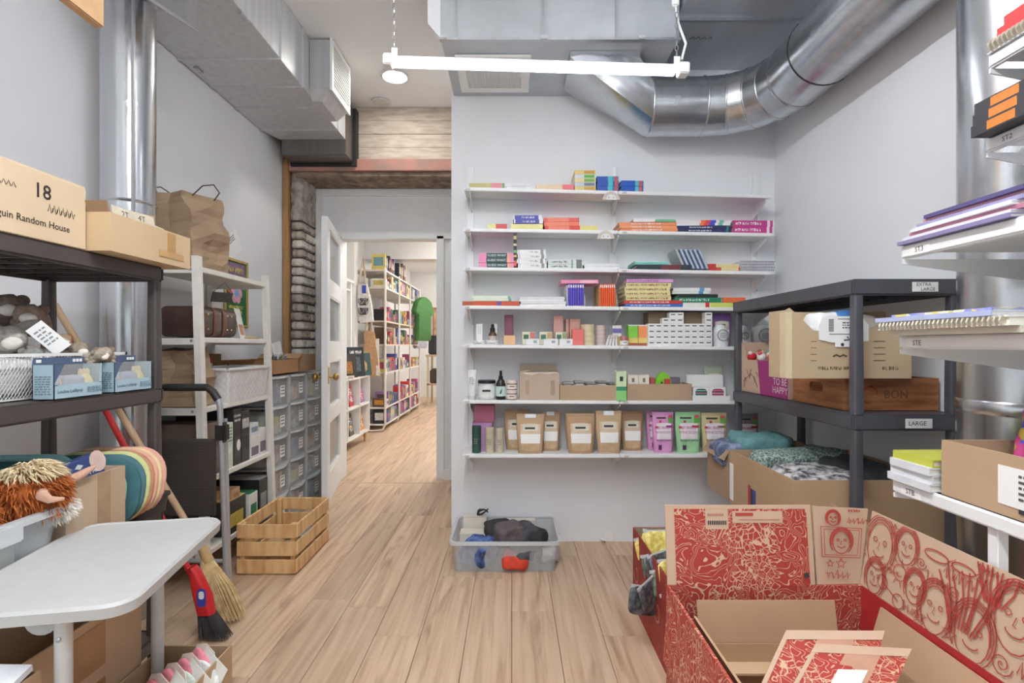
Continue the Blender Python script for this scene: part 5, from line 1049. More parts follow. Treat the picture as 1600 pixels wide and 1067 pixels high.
# printed moving carton
t = T('moving_carton', 'closed brown carton printed with number eighteen on top tier', 'cardboard box', (-1.3, 1.2, 1.388)); KB2 = kraft((222, 192, 152))
ob('carton_body', bevel(bx(-.17, .15, -.22, .217, 0, .165), .002, 1), KB2, t); ob('top_flap', bx(-.168, -.012, -.218, .215, .1652, .1695), KB2, t); ob('top_flap', bx(-.008, .148, -.218, .215, .1652, .1695), KB2, t)
DK = M((56, 44, 40), r=.8)
RT = (PI / 2, 0, PI / 2)
text(t, '18', .05, DK, (.1508, .085, .118), RT, bold=.012); text(t, 'Penguin Random House', .0235, DK, (.1508, .05, .042), RT, bold=.008); ob('scribbled_word', join(*[([Vector((.1508, v.x, v.z)) for v in r_[0]], r_[1]) for r_ in [ribbon([(.10 + i * .013, 0, .075), (.104 + i * .013, 0, .094), (.110 + i * .013, 0, .072), (.114 + i * .013, 0, .086)], .0025) for i in range(6)]]), DK, t)
ob('scribbled_word', join(*[([Vector((.1508, v.x, v.z)) for v in r_[0]], r_[1]) for r_ in [ribbon([(-.03 + i * .012, 0, .110), (-.026 + i * .012, 0, .120), (-.02 + i * .012, 0, .108)], .002) for i in range(4)]]), DK, t)
# low open box of size cards
t = open_box('cardboard_box', 'low open brown box of size cards overhanging black shelf', (-1.245, 1.6, 1.388), .31, .355, .105, (214, 178, 132), tape=False, flaps={'x-': (.085, 8), 'y-': (.03, 20)}, imat=kraft((166, 128, 90)))
ob('flap', slab([(-.12, .03, .10), (.05, .155, .11), (.05, .157, .175), (-.12, .032, .17)], .004), kraft((168, 130, 92)), t)
ob('tape', bx(.1552, .156, .06, .1, .02, .1), M((196, 152, 96), r=.3), t); ob('tape', bx(.1562, .157, .02, .14, .02, .04), M((206, 166, 112), r=.3), t)
for i, (y, x, h, s, rz) in enumerate(((-.07, .13, .115, '2T', .02), (.075, .12, .10, '4T', .1), (.10, .09, .145, '4T', -.15))):
    q = T('size_card', f"cream size card marked {s}, {('nearest the printed carton', 'upright in middle of low box', 'tilted at end of low box')[i]}", 'card', (-1.245 + x - .03 * (i == 2), 1.6 + y, 1.394), group='size cards', rot=(0, -.12, rz))
    ob('card_sheet', bx(-.001, .001, -.05, .05, 0, h + .02), M((226, 214, 190)), q); text(q, s, .026, INK, (.0018, 0, h + .002), RT, name='handwriting')
# wire bin of plush animals on the middle tier
t = T('wire_bin', 'white wire mesh bin full of plush animals on black shelf', 'basket', (-1.36, 1.32, .993)); w, d, h = .12, .33, .115
ob('rim', join(*[bx(*b_, h - .006, h + .002) for b_ in ((-w - .02, w + .03, -d, -d + .008), (-w - .02, w + .03, d - .008, d), (-w - .02, -w - .012, -d, d), (w + .022, w + .03, -d, d))]), WHITE, t)
wires = []
for i in range(66):
    y = -d + i * .0095
    for sgn in (-1, 1):
        y2 = y + sgn * .05
        if -d < y2 < d: wires.append(tube([(w, y, .004), (w + .026, y2, h)], .0009, 3))
for i in range(24):
    x = -w + i * .0105
    for yy in (-d, d): wires.append(tube([(x, yy, .004), (x + .015, yy, h)], .0009, 3))
ob('wire_mesh', join(*wires), WHITE, t, kind='stuff'); ob('bin_floor', bx(-w, w, -d, d, .0, .003), WHITE, t)
def plush(label, loc, s, col, ear, rz=0., kind='bunny', snout=(240, 232, 222)):
    q = T('plush_toy', label, 'plush toy', loc, rz, 'plush animals in the wire bin'); m_ = M(col, r=1, var=.14, sc=90, bump=.7)
    ob('plush_body', sph((-.2 * s, 0, .5 * s), .8 * s, .6 * s, .5 * s, 16, 10, 3, .25), m_, q, smooth=True); hd = ob('plush_head', sph((.55 * s, 0, .75 * s), .48 * s, .45 * s, .42 * s, 16, 10, 5, .15), m_, q, smooth=True)
    ob('snout', sph((.92 * s, 0, .62 * s), .24 * s, .26 * s, .2 * s, 12, 8), M(snout, r=1, var=.08, sc=80), hd, smooth=True)
    for sy in (-1, 1):
        ob('ear', xf(sph((0, 0, 0), .13 * s, .2 * s, .45 * s if kind == 'bunny' else .2 * s, 12, 8), Matrix.Translation((.42 * s, sy * .38 * s, 1.1 * s if kind == 'bunny' else .98 * s)) @ Matrix.Rotation(sy * -1.0, 4, 'X')), M(ear, r=1, var=.1, sc=80), hd, smooth=True); ob('eye', sph((.86 * s, sy * .2 * s, .86 * s), .05 * s, .05 * s, .05 * s, 8, 6), BLK, hd)
        for sx in (-.6, .25): ob('paw', sph((sx * s, sy * .45 * s, .18 * s), .24 * s, .17 * s, .18 * s, 10, 7), m_, q, smooth=True)
for i, (px, py, Y, s, c, e, rz, kd, l) in enumerate(((6, 530, 1.42, .085, (196, 190, 182), (170, 160, 150), -.6, 'bunny', 'pale grey plush bunny at near end of wire bin'), (42, 552, 1.41, .052, (150, 152, 144), (130, 130, 124), -.4, 'bear', 'knitted sage plush toy in front of wire bin'), (48, 492, 1.50, .075, (166, 144, 128), (130, 108, 94), -.9, 'bear', 'brown plush dog lying high in wire bin'),
        (90, 527, 1.53, .05, (196, 170, 140), (190, 130, 100), -.5, 'bear', 'tan plush toy with white card in wire bin'), (112, 541, 1.50, .05, (160, 146, 128), (140, 124, 108), -.3, 'bear', 'taupe plush hedgehog in wire bin'), (140, 549, 1.50, .04, (170, 158, 142), (150, 138, 120), .2, 'bear', 'small grey plush mouse at far end of wire bin'),
        (163, 546, 1.55, .045, (182, 166, 148), (150, 128, 110), -.9, 'bear', 'small beige plush mouse near the blue boxes'), (8, 480, 1.50, .085, (136, 120, 110), (120, 104, 94), -.7, 'bear', 'dark brown plush toy at top of heap in wire bin'), (70, 552, 1.46, .05, (226, 222, 216), (200, 190, 180), -.8, 'bunny', 'cream plush bunny lying low in wire bin'))):
    x, y, z = P(px, py + 12, Y); z -= s * .5
    plush(l, (x, y, z), s, c, e, rz, kd)
o = ob('white_stuffing', soft(.21, .6, .1, 8, .02, 16, 30, 16), cloth((232, 230, 228)), None, (-1.36, 1.32, .997), smooth=True); tag(o, 'soft white plush heap showing through the wire mesh', 'plush toy')
q = T('hang_card', 'white hang card tied to the plush animals in wire bin', 'tag', P(76, 528, 1.42), rot=(.1, -.75, .5)); ob('card_sheet', bx(-.022, .022, -.001, .001, -.045, .045), PAPER, q); lines(q, .03, -.02, .03, -.0012, 5, (150, 152, 158))
# two blue window boxes
def window_box(label, x, y, z):
    q = T('toy_box', label, 'toy box', (x, y, z), group='blue toy window boxes'); w, d, h = .0275, .078, .088; B1, B2 = M((168, 194, 206), r=.5, var=.02), M((84, 100, 128), r=.5, var=.03)
    ob('box_back', bx(-w, -w + .002, -d, d, 0, h + .012), B2, q); ob('box_base', bx(-w, w, -d, d, 0, .002), B1, q)
    ob('box_front', bx(w - .002, w, -d, d, 0, h * .42), B1, q); ob('box_end', bx(-w, w, -d, -d + .002, 0, h), B1, q); ob('box_end', bx(-w, w, d - .002, d, 0, h), B1, q)
    ob('navy_corner', prism([(-d, h), (-d + .03, h), (-d, h * .45)], .0006, 'x', w), B2, q); ob('blue_post', join(prism([(d - .012, h * .4), (d, h * .4), (d, h), (d - .004, h)], .002, 'x', w - .002), prism([(-d, h * .4), (-d + .012, h * .4), (-d + .02, h), (-d, h)], .002, 'x', w - .002)), B1, q)
    ob('header_card', bx(-w + .002, -w + .004, -d, d, h, h + .018), B2, q)
    for i in range(4): ob('header_icon', bx(-w + .004, -w + .005, (-d + .006 if i == 0 else d - .05 + i * .011), (-d + .02 if i == 0 else d - .042 + i * .011), h + .005, h + .013), PAPER, q)
    ob('clear_window', join(bx(w - .001, w - .0004, -d + .012, d - .01, h * .42, h), bx(-w + .004, w - .001, -d + .002, d - .002, h - .001, h)), clear((230, 226, 214), .18), q)
    text(q, 'Loulou Lollipop', .0125, M((60, 72, 92)), (w + .0012, -.03, h * .22), RT); o = lines(q, .05, h * .1, h * .3, 0, 4, (120, 150, 170)); o.rotation_euler = (0, 0, PI / 2); o.location = (w + .001, .05, 0)
    o = lines(q, .04, .01, .06, 0, 8, (120, 140, 150)); o.location = (0, -d - .0006, 0)
    c = ob('silicone_toy', soft(.04, .07, .055, 3, .003, 20), M((176, 190, 212), r=.6), q, (.0, .0, .004), smooth=True); ob('toy_knob', sph((.0, .045, .034), .022, .024, .03), M((226, 212, 168), r=.6), q, smooth=True); ob('toy_knob', sph((.0, -.052, .034), .022, .016, .032), M((234, 206, 186), r=.6), q, smooth=True)
    for i in range(3): ob('toy_teeth', sph((.0, .035 + .012 * i, .064), .006, .006, .011, 8, 6), M((236, 222, 190), r=.6), q, smooth=True)
window_box('blue toy window box standing nearer on black shelf', -1.1785, 1.397, .993); window_box('blue toy window box standing farther, by shelf end', -1.1785, 1.598, .993)
# lower tier: clear tub with a shaggy cow, brown box of packs, layered kids' pillows
def tub(label, loc, w, d, h, lipw=.025, flare=.03, rz=0., group=None):
    t = T('clear_tub', label, 'storage tub', loc, rz, group); m_ = clear(a=.30)
    def rr(a, z): return [(p[0], p[1], z) for p in rrect(w - a, d - a, .035, 5)]
    ob('tub_shell', loft([rr(flare * 2, .002), rr(flare * 1.9, .006), rr(0, h), rr(.008, h), rr(flare * 1.9 + .008, .01)], cap=False), m_, t, smooth=True); ob('tub_floor', loft([rr(flare * 2, 0), rr(flare * 2, .003)]), m_, t)
    ob('tub_rim', loft([rr(.002, h), rr(-lipw * 2, h), rr(-lipw * 2, h - .016), rr(-lipw * 2 + .006, h - .016), rr(-lipw * 2 + .006, h - .004), rr(.002, h - .004)], cap=False), clear((228, 232, 234), .6), t, smooth=True)
    for sx in (-1, 1): ob('clip_handle', bevel(bx(sx * (w / 2 + lipw) - .006, sx * (w / 2 + lipw) + .006, -.05, .05, h - .045, h - .002), .004), clear((232, 234, 236), .55), t)
    return t
t = tub('clear plastic tub holding the shaggy cow on lower tier', (-1.265, 1.10, .593), .36, .36, .155, .012, .02)
for x, y, s, c, l in ((-1.17, 1.10, (.05, .1, .1), (50, 54, 62), 'dark printed carton inside the clear tub'), (-1.18, 1.19, (.05, .06, .10), (206, 208, 206), 'pale grey packet inside the clear tub'), (-1.17, .99, (.05, .09, .09), (70, 80, 90), 'slate carton inside the clear tub by frame edge')):
    carton(l, (x, y, .598), s[0], s[1], s[2], c, 'box', panel=None)
t = T('plush_cow', 'shaggy orange plush highland cow with cream fringe in tub', 'plush toy', (-1.25, 1.10, .66)); OR = M((196, 112, 52), r=.95, var=.2, sc=40, bump=.5, c2=(150, 74, 30)); CRM = M((236, 216, 176), r=.95, var=.12, sc=40)
HX = Vector((.115, .14, .12))
bd = ob('plush_body', join(sph((.015, .02, .065), .075, .11, .07), sph((.05, .06, .085), .065, .08, .065)), OR, t, smooth=True); hd = ob('plush_head', sph(HX, .058, .055, .06, 18, 12, 2, .1), OR, t, smooth=True)
ob('muzzle', sph(HX + Vector((.025, .036, -.043)), .036, .034, .028, 14, 9), M((236, 226, 214), r=1, var=.1, sc=60), hd, smooth=True)
for s, pts in ((-1, [(.06, -.03, .01), (.085, -.06, .012), (.095, -.045, -.005), (.105, -.01, -.012)]), (1, [(.02, .06, .01), (.04, .11, .02), (.05, .15, .035), (.055, .175, .045)])): ob('horn', tube([HX + Vector(p) * .78 for p in pts], [.0135, .012, .0085, .004], 10), M((214, 168, 142), r=.7), hd, smooth=True)
def fur(nm, par, seeds, n, L, col, rad, up, seed, cen):
    q = random.Random(seed); V, Fc = [], []
    for i in range(n):
        a, b_ = q.uniform(0, 2 * PI), math.acos(q.uniform(*up)); d_ = Vector((math.sin(b_) * math.cos(a), math.sin(b_) * math.sin(a), math.cos(b_)))
        p = cen + Vector((d_.x * rad[0], d_.y * rad[1], d_.z * rad[2])); dr = (d_ * .6 + Vector((.3, q.uniform(-.3, .3), -.75)) + Vector((q.uniform(-.3, .3), q.uniform(-.3, .3), q.uniform(-.2, .2)))).normalized(); l = L * q.uniform(.6, 1.2); s = dr.cross(Vector((q.uniform(-1, 1), q.uniform(-1, 1), .3))).normalized() * .0022
        k = len(V); V += [p - s, p + s, p + (d_ * .5 + dr * .5) * l * .55 + s * .8, p + (d_ * .5 + dr * .5) * l * .55 - s * .8, p + d_ * .2 * l + dr * l * .85]; Fc += [(k, k + 1, k + 2, k + 3), (k + 3, k + 2, k + 4)]
    ob(nm, (V, Fc), col, par, kind='stuff')
fur('fur', bd, 0, 2400, .036, OR, (.075, .115, .07), (-.1, 1), 1, Vector((.025, .035, .07))); fur('fur', hd, 0, 1300, .03, OR, (.058, .055, .058), (-.7, 1), 2, HX); fur('fringe', hd, 0, 800, .036, CRM, (.057, .054, .064), (.6, 1), 3, HX + Vector((0, 0, .006))); fur('white_chin', hd, 0, 400, .018, M((240, 232, 222), r=1), (.037, .035, .029), (-1, .6), 4, HX + Vector((.025, .036, -.043)))
t = open_box('cardboard_box', 'brown box of navy toy packs on lower black tier', (-1.163, 1.40, .593), .115, .20, .195, (196, 164, 130), tape=False); ob('tape', bx(.0577, .0583, .0, .045, 0, .195), M((176, 146, 114), r=.3), t)
for i, (y, x, z, rz, l) in enumerate(((1.355, -1.165, .70, -.05, 'navy toy pack with round portrait, nearer in brown box'), (1.44, -1.16, .715, .05, 'navy toy pack lettered in white, farther in brown box'))):
    q = T('toy_pack', l, 'toy pack', (x, y, z), group='navy toy packs', rot=(.12, -.25, rz)); ob('pack_body', bevel(bx(-.02, .02, -.06, .06, 0, .11), .003, 1), M((52, 72, 128), r=.4, var=.05), q); ob('portrait_disc', mv(prism([(.03 * math.cos(a * .5), .03 * math.sin(a * .5)) for a in range(13)], .0008, 'x', .0202), 0, .045, .085), M((226, 196, 184)), q); ob('bird_print', mv(prism([(-.02, 0), (-.005, .008), (.012, .0), (-.004, -.007)], .0008, 'x', .0205), 0, -.02, .09), M((206, 214, 206)), q); text(q, 'IZZY PAL', .02, PAPER, (.0215, -.005, .065), RT)
for i, (y, c, l) in enumerate(((1.30, (214, 222, 214), 'white and green packet low in the brown pack box'), (1.28, (110, 160, 210), 'sky blue packet behind the navy packs'))): carton(l, (-1.17 - .08 * i, y, .74 + .02 * i), .05, .05, .06, c, 'packet', name='packet')
# layered oval pillows, each a thick scalloped slab leaning on the next
PCL = [((150, 190, 180), (206, 96, 36), 'mint and orange'), ((52, 96, 96), (170, 206, 186), 'dark teal and mint'), ((148, 200, 200), (214, 110, 44), 'aqua and orange'), ((60, 104, 110), (176, 210, 180), 'deep teal'), ((80, 116, 124), (196, 214, 180), 'slate teal'), ((212, 214, 150), (150, 190, 150), 'lime'), ((196, 140, 110), (220, 216, 150), 'tan edged lime'), ((226, 176, 150), (224, 206, 140), 'peach and butter'), ((232, 206, 160), (226, 170, 140), 'butter'), ((226, 168, 150), (230, 210, 170), 'coral edged peach')]
for i, (c, c2, nm) in enumerate(PCL):
    f = i / 9; big = i > 2
    y = (1.36, 1.40, 1.44)[i] if i < 3 else 1.515 + .0185 * (i - 3); x = -1.385 + .01 * i if i < 3 else -1.245; z = .64 if i < 3 else .598; Wd, Hh = (.30, .165 + .05 * min(1, f * 2))
    q = T('kids_pillow', f'{nm} rounded pillow, {ORD[i]} of leaning row on lower tier', 'pillow', (x, y, z), group='leaning rounded pillows', rot=(-.2, 0, .1))
    def ol(s, y_): return [(p[0], y_, p[1] + Hh / 2) for p in rrect(Wd * s, Hh * s, Hh * s * .42, 7)]
    ob('pillow_rim', loft([ol(.94, -.009), ol(1, -.004), ol(1, .004), ol(.94, .009)]), M(c, r=.9, var=.06, sc=30), q, smooth=True)
    ob('pillow_face', loft([ol(.78, -.0093), ol(.74, -.0105), ol(.5, -.011)]), M(c2, r=.9, var=.06, sc=30), q, smooth=True)
t = T('black_tote', 'black plastic tote under the pillows on lower tier', 'storage tub', (-1.28, 1.66, .593)); ob('tote_body', loft([[(p[0], p[1], z) for p in rrect(.30 + a, .13 + a, .02)] for z, a in ((0, 0), (.05, .012))]), M((40, 40, 42), r=.4), t, smooth=True); ob('tote_rim', loft([[(p[0], p[1], z) for p in rrect(.325, .145, .02)] for z in (.05, .06)]), M((46, 46, 48), r=.4), t)
# ------------------------------------------------------------------ white folding table in front
zt = .66; k_ = (CZ - zt) * F
def onT(px, py): Y = k_ / (py - HY); return Vector(((px - CX) / F * Y, Y, 0))
A, B, D = onT(352, 806), onT(256, 945), onT(133, 818)
ctr = (B + D) / 2; e1 = (A - D); e2 = (B - A); ang = math.atan2(e1.y, e1.x); Wt_, Lt = e1.length, abs(e2.dot(Vector((math.sin(ang), -math.cos(ang), 0))))
Lt = .50
ctr = A - Vector((math.cos(ang), math.sin(ang), 0)) * Wt_ / 2 - Vector((-math.sin(ang), math.cos(ang), 0)) * Lt / 2
t = T('folding_table', 'light grey plastic folding table with rounded corners and tube legs', 'table', (ctr.x, ctr.y, 0), ang)
TB = M((188, 188, 186), r=.5, var=.02, sc=30, bump=.05)
def tr(w, l, z, r=.05): return [(p[0], p[1], z) for p in rrect(w, l, r, 7)]
ob('table_top', loft([tr(Wt_ - .03, Lt - .03, zt - .028), tr(Wt_, Lt, zt - .026), tr(Wt_ + .004, Lt + .004, zt - .006), tr(Wt_ - .004, Lt - .004, zt), tr(Wt_ - .016, Lt - .016, zt), tr(Wt_ - .02, Lt - .02, zt - .0025)], cap=True), TB, t, smooth=True)
LG = M((205, 205, 203), r=.35, var=.03)
for sy in (-1, 1):
    x, y = .03, sy * (Lt / 2 - .065); lg = ob('leg', cyl((x, y, .03), (x, y, zt - .027), .0145, .0145, 16), LG, t, smooth=True); ob('leg_bolt', sph((x, y - .0145, zt - .08), .005, .003, .005, 8, 6), G1, lg); ob('foot_bar', tube([(x - Wt_ * .42, y, .012), (x, y, .022), (x + Wt_ * .40, y, .012)], .012, 10), LG, lg, smooth=True)
    ob('hinge_housing', mv(xf(lathe([(.03, 0), (.03, .012)], 18), Matrix.Rotation(PI / 2, 4, 'X')), x - .035, y + .01, zt - .045), TB, t, smooth=True)
ob('cross_bar', cyl((.03, -Lt / 2 + .065, .25), (.03, Lt / 2 - .065, .25), .009), LG, t, smooth=True)
# ------------------------------------------------------------------ cardboard boxes on the floor below the table
t = open_box('cardboard_box', 'tall brown taped box under the folding table', (-1.045, 1.165, 0), .19, .36, .51, (204, 166, 124), tape=False)
for z0, z1 in ((.26, .36), (.39, .49)): ob('tape', bx(.0952, .0965, -.03, .06, z0, z1), M((176, 132, 88), r=.25, var=.05), t)
t = open_box('cardboard_box', 'open brown box of white papers at lower left edge', (-.99, .88, 0), .24, .18, .53, (176, 138, 100), tape=False)
for i in range(2): o = ob('paper_stack', slab([(-.10, -.07, 0), (.10, -.07, 0), (.10, .07, .03), (-.10, .07, .03)], .012), M((226, 228, 232), r=.8), None, (-.99 + .02 * i, .88, .50 + .014 * i), (0, .06 * i, .08 * i)); tag(o, ('lower white paper stack in the open brown box', 'upper white paper sheets curling out of brown box')[i], 'paper')
t = open_box('cardboard_box', 'open brown box of carded baby clothes on floor', (-.85, 1.25, 0), .185, .34, .32, (190, 150, 106), tape=False)
CB = [((244, 150, 160), 'pink'), ((240, 238, 232), 'white'), ((206, 220, 206), 'mint'), ((238, 236, 234), 'cream')]
for i in range(6):
    q = T('clothes_card', f'pink baby garment on white card, {ORD[i]} in its row', 'clothes card', (-.915 + .012 * i, 1.16 + .042 * i, .20), group='pink carded garments', rot=(-.25, .35, -.5)); ob('hanger_card', prism([(-.045, 0), (.045, 0), (.045, .13), (.02, .15), (-.02, .15), (-.045, .13)], .0015, 'y', 0), M((238, 230, 218)), q); ob('garment', soft(.08, .014, .1, i, .006, 30, 16, 10), cloth((240, 146, 160)), q, (0, -.009, .035), smooth=True); ob('card_print', bx(-.03, .03, -.0012, 0, .118, .128), M((50, 90, 84)), q)
for i in range(5):
    q = T('clothes_card', f'white printed garment on card, {ORD[i]} behind table leg', 'clothes card', (-.85 + .008 * i, 1.13 + .05 * i, .20), group='white carded garments', rot=(-.35, .3, -.55)); ob('hanger_card', bx(-.05, .05, 0, .0015, 0, .14), M((236, 234, 226)), q); ob('garment', soft(.10, .014, .12, i + 9, .006, 30, 16, 10), cloth((222, 230, 218) if i % 2 else (240, 240, 238)), q, (0, -.009, .0), smooth=True); lines(q, .06, .05, .1, -.018, 4, (90, 110, 100), seed=i)
for i, (c, l) in enumerate((((190, 40, 44), 'red folded baby cloth in the carded clothes box'), ((226, 226, 240), 'lilac striped baby cloth in the carded clothes box'), ((60, 110, 104), 'dark green baby cloth in the carded clothes box'))):
    o = ob('baby_cloth', soft(.08, .10, .06, i + 30, .012, 20), stripes(((240, 240, 244), (170, 160, 200), (244, 244, 246)), 60) if i == 1 else cloth(c), None, ((-.80, 1.27, .24), (-.80, 1.19, .24), (-.84, 1.36, .24))[i], (0, 0, .5), smooth=True); tag(o, l, 'cloth', 'baby cloths')
# ------------------------------------------------------------------ brooms
t = T('straw_broom', 'straw broom with pale wooden handle leaning on left wall', 'broom', (-1.215, 2.16, 0)); p0, p1 = Vector((-.045, 0, .27)), Vector((-.555, -.13, 1.29))
ob('handle', tube([p0 - (p1 - p0).normalized() * .06, p1], .0125, 12), M((206, 176, 140), r=.5, var=.08, stretch=(1, 1, .3)), t, smooth=True); ob('binding', tube([p0 - Vector((-.012, 0, .03)), p0 + Vector((-.02, 0, .04))], [.022, .017], 12), M((190, 160, 110)), t, smooth=True)
q = random.Random(4); st = []
for i in range(420):
    a, r = q.uniform(0, 2 * PI), math.sqrt(q.uniform(0, 1)); u = Vector((r * math.cos(a), r * math.sin(a), 0))
    top = p0 + Vector((u.x * .018, u.y * .016, -.01)); bot = Vector((.045 + u.x * .075, u.y * .045, .004 + .05 * max(0, -u.x) + q.uniform(0, .02))); mid = (top + bot) / 2 + Vector((u.x * .016, u.y * .012, .0))
    st.append(tube([top, mid, bot], [.0016, .0016, .0008], 3))
ob('straw', join(*st), M((222, 196, 146), r=.8, var=.16, sc=30, c2=(186, 152, 100)), t, kind='stuff')
t = T('red_broom', 'red dustpan brush broom with dark bristles leaning beside straw broom', 'broom', (-1.16, 2.02, 0)); RD = M((206, 40, 42), r=.4, var=.06)
ob('handle', tube([(-.07, -.0, .24), (-.36, -.04, .86), (-.50, -.06, 1.16)], .011, 10), RD, t, smooth=True); ob('brush_head', loft([[(c.x + p[0], c.y + p[1], c.z) for p in rrect(w, .045, .015, 3)] for c, w in ((Vector((-.015, 0, .10)), .06), (Vector((-.03, 0, .17)), .065), (Vector((-.06, 0, .26)), .04), (Vector((-.07, 0, .28)), .026))]), RD, t, smooth=True)
ob('printed_badge', mv(prism(rrect(.035, .07, .015, 4), .0008, 'y', -.0235), -.022, 0, .17), M((60, 70, 170)), t); ob('badge_mark', mv(prism(rrect(.02, .03, .008, 3), .0008, 'y', -.0244), -.022, 0, .18), PAPER, t)
q = random.Random(6); ob('bristles', join(*[tube([(-.015 + u * .026, v * .018, .105), (.02 + u * .055, v * .026, .004 + q.uniform(0, .012))], [.0016, .001], 3) for u, v in [(q.uniform(-1, 1), q.uniform(-1, 1)) for _ in range(260)]]), M((62, 58, 60), r=.7), t, kind='stuff')
ob('dustpan_edge', slab([(-.19, -.05, .42), (-.12, -.05, .40), (-.09, -.04, .30), (-.15, -.04, .28)], .02), RD, t)
# ------------------------------------------------------------------ folded step ladder
SL = M((186, 188, 192), r=.35, m=.5, var=.04); t = T('step_ladder', 'folded silver step ladder with black grip and dark plate', 'step ladder', (-1.49, 2.335, 0)); hw = .20
for s in (-1, 1):
    ob('front_rail', tube([(s * (hw + .012), .02, .02), (s * (hw + .004), .0, .5), (s * hw * .98, -.01, .86)] + [(s * (hw * .98 - .06 * (1 - math.cos(a))), -.01, .86 + .07 * math.sin(a)) for a in (.4, .8, 1.2)], .0125, 12), SL, t, smooth=True); ob('rear_rail', tube([(s * (hw + .004) - .0, .055, .02), (s * (hw - .006), .035, .8)], .010, 10), SL, t, smooth=True)
    ob('rubber_foot', cyl((s * (hw + .012), .02, 0), (s * (hw + .012), .02, .05), .016), BLK, t, smooth=True); ob('rubber_foot', cyl((s * (hw + .004), .055, 0), (s * (hw + .004), .055, .045), .013), BLK, t, smooth=True)
    ob('hinge_clip', rb(.05, .05, .09, .012, s * hw, .0, .70), M((44, 42, 42), r=.4), t)
ob('grip_handle', tube([(-hw + .04, -.01, .93)] + [(x, -.01, .945) for x in (-hw + .06, 0, hw - .06)] + [(hw - .035, -.01, .925), (hw - .012, -.01, .89)], .0165, 12), M((40, 38, 38), r=.5), t, smooth=True)
ob('step_plate', bevel(bx(-hw + .015, hw - .015, -.035, -.012, .38, .72), .006), M((74, 66, 62), r=.55, var=.1, sc=4), t)
for i in range(26): ob('tread_ridge', bx(-hw + .02, hw - .02, -.0365, -.035, .39 + i * .0125, .394 + i * .0125), M((68, 60, 57), r=.5), t)
ob('lower_bar', cyl((-hw, .03, .16), (hw, .03, .16), .009), SL, t, smooth=True)
# ------------------------------------------------------------------ white ladder shelf against the left wall
XT, XW = -1.45, -1.775; Y0, Y1 = 2.43, 3.105
t = T('ladder_shelf', 'white wooden ladder shelf against left wall beside plastic drawers', 'shelving unit', (XT, (Y0 + Y1) / 2, 0)); hd = (Y1 - Y0) / 2; WP = M((232, 228, 220), r=.5, var=.03)
zz = [(1.495, 0.), (1.165, .009), (.838, .018), (.504, .027), (.17, .036)]
for s in (-1, 1):
    ob('upright', loft([[(.02, s * hd - .018, 0), (.05, s * hd - .018, 0), (.05, s * hd + .018, 0), (.02, s * hd + .018, 0)], [(-.025, s * hd - .018, 1.545), (.005, s * hd - .018, 1.545), (.005, s * hd + .018, 1.545), (-.025, s * hd + .018, 1.545)]]), WP, t)
    ob('upright', bx(XW - XT - .02, XW - XT + .01, s * hd - .018, s * hd + .018, 0, 1.545), WP, t)
for z, f in zz:
    o = ob('shelf_board', bevel(bx(XW - XT + .012, f - .012, -hd + .02, hd - .02, z - .012, z), .002, 1), WP, t); ob('edge_rail', bevel(bx(f - .026, f, -hd + .018, hd - .018, z - .022, z + .004), .003, 1), WP, o)
    for s in (-1, 1): ob('side_rail', bx(XW - XT + .01, f - .024, s * hd - .014, s * hd + .014, z - .03, z + .0), WP, o); ob('screw_cap', cyl((f * .5 - .03, s * hd - .0145, z - .012), (f * .5 - .03, s * hd - .017, z - .012), .006), G1, o)
# paper bags
def paper_bag(label, loc, w, d, h, rz=0., seed=1, handles=True):
    t = T('paper_bag', label, 'paper bag', loc, rz, 'brown paper bags'); KP = M((170, 144, 116), r=.8, var=.08, sc=6); rings = []
    for i in range(13):
        u = i / 12; b_ = 1 - .75 * max(0, u - .55) / .45 * .5; pts = []
        base = [(-w / 2, -d / 2 * b_), (-w / 4, -d / 2 * b_), (0, -d / 2 * b_), (w / 4, -d / 2 * b_), (w / 2, -d / 2 * b_), (w / 2 - .03 * u, 0), (w / 2, d / 2 * b_), (w / 4, d / 2 * b_), (0, d / 2 * b_), (-w / 4, d / 2 * b_), (-w / 2, d / 2 * b_), (-w / 2 + .03 * u, 0)]
        for x, y in base:
            n_ = noise.noise(Vector((x * 9, y * 9 + seed, u * 4.5))); pts.append((x + n_ * .02 * (u > .02), y + noise.noise(Vector((x * 8 + 5, y * 9, u * 5 + seed))) * .03 * (u > .02), u * h * (1 + .06 * (x / w) * (u ** 3))))
        rings.append(pts)
    ob('bag_body', loft(rings, cap=False), KP, t); ob('bag_bottom', bx(-w / 2, w / 2, -d / 2, d / 2, .0, .002), KP, t)
    if handles:
        for s in (-1, 1): ob('cord_handle', tube([(-.07, s * d * .32, h * .95), (-.06, s * d * .5, h * 1.08), (0, s * d * .55, h * 1.14), (.06, s * d * .5, h * 1.08), (.07, s * d * .32, h * .95)], .003, 6), M((60, 52, 48)), t, smooth=True)
paper_bag('crumpled brown paper bag on top of white ladder shelf', (-1.61, 2.60, 1.4995), .26, .26, .37, PI / 2 - .12, 1); paper_bag('brown paper bag slumped on middle tier of ladder shelf', (-1.60, 2.53, .8425), .15, .24, .27, PI / 2, 4, False)
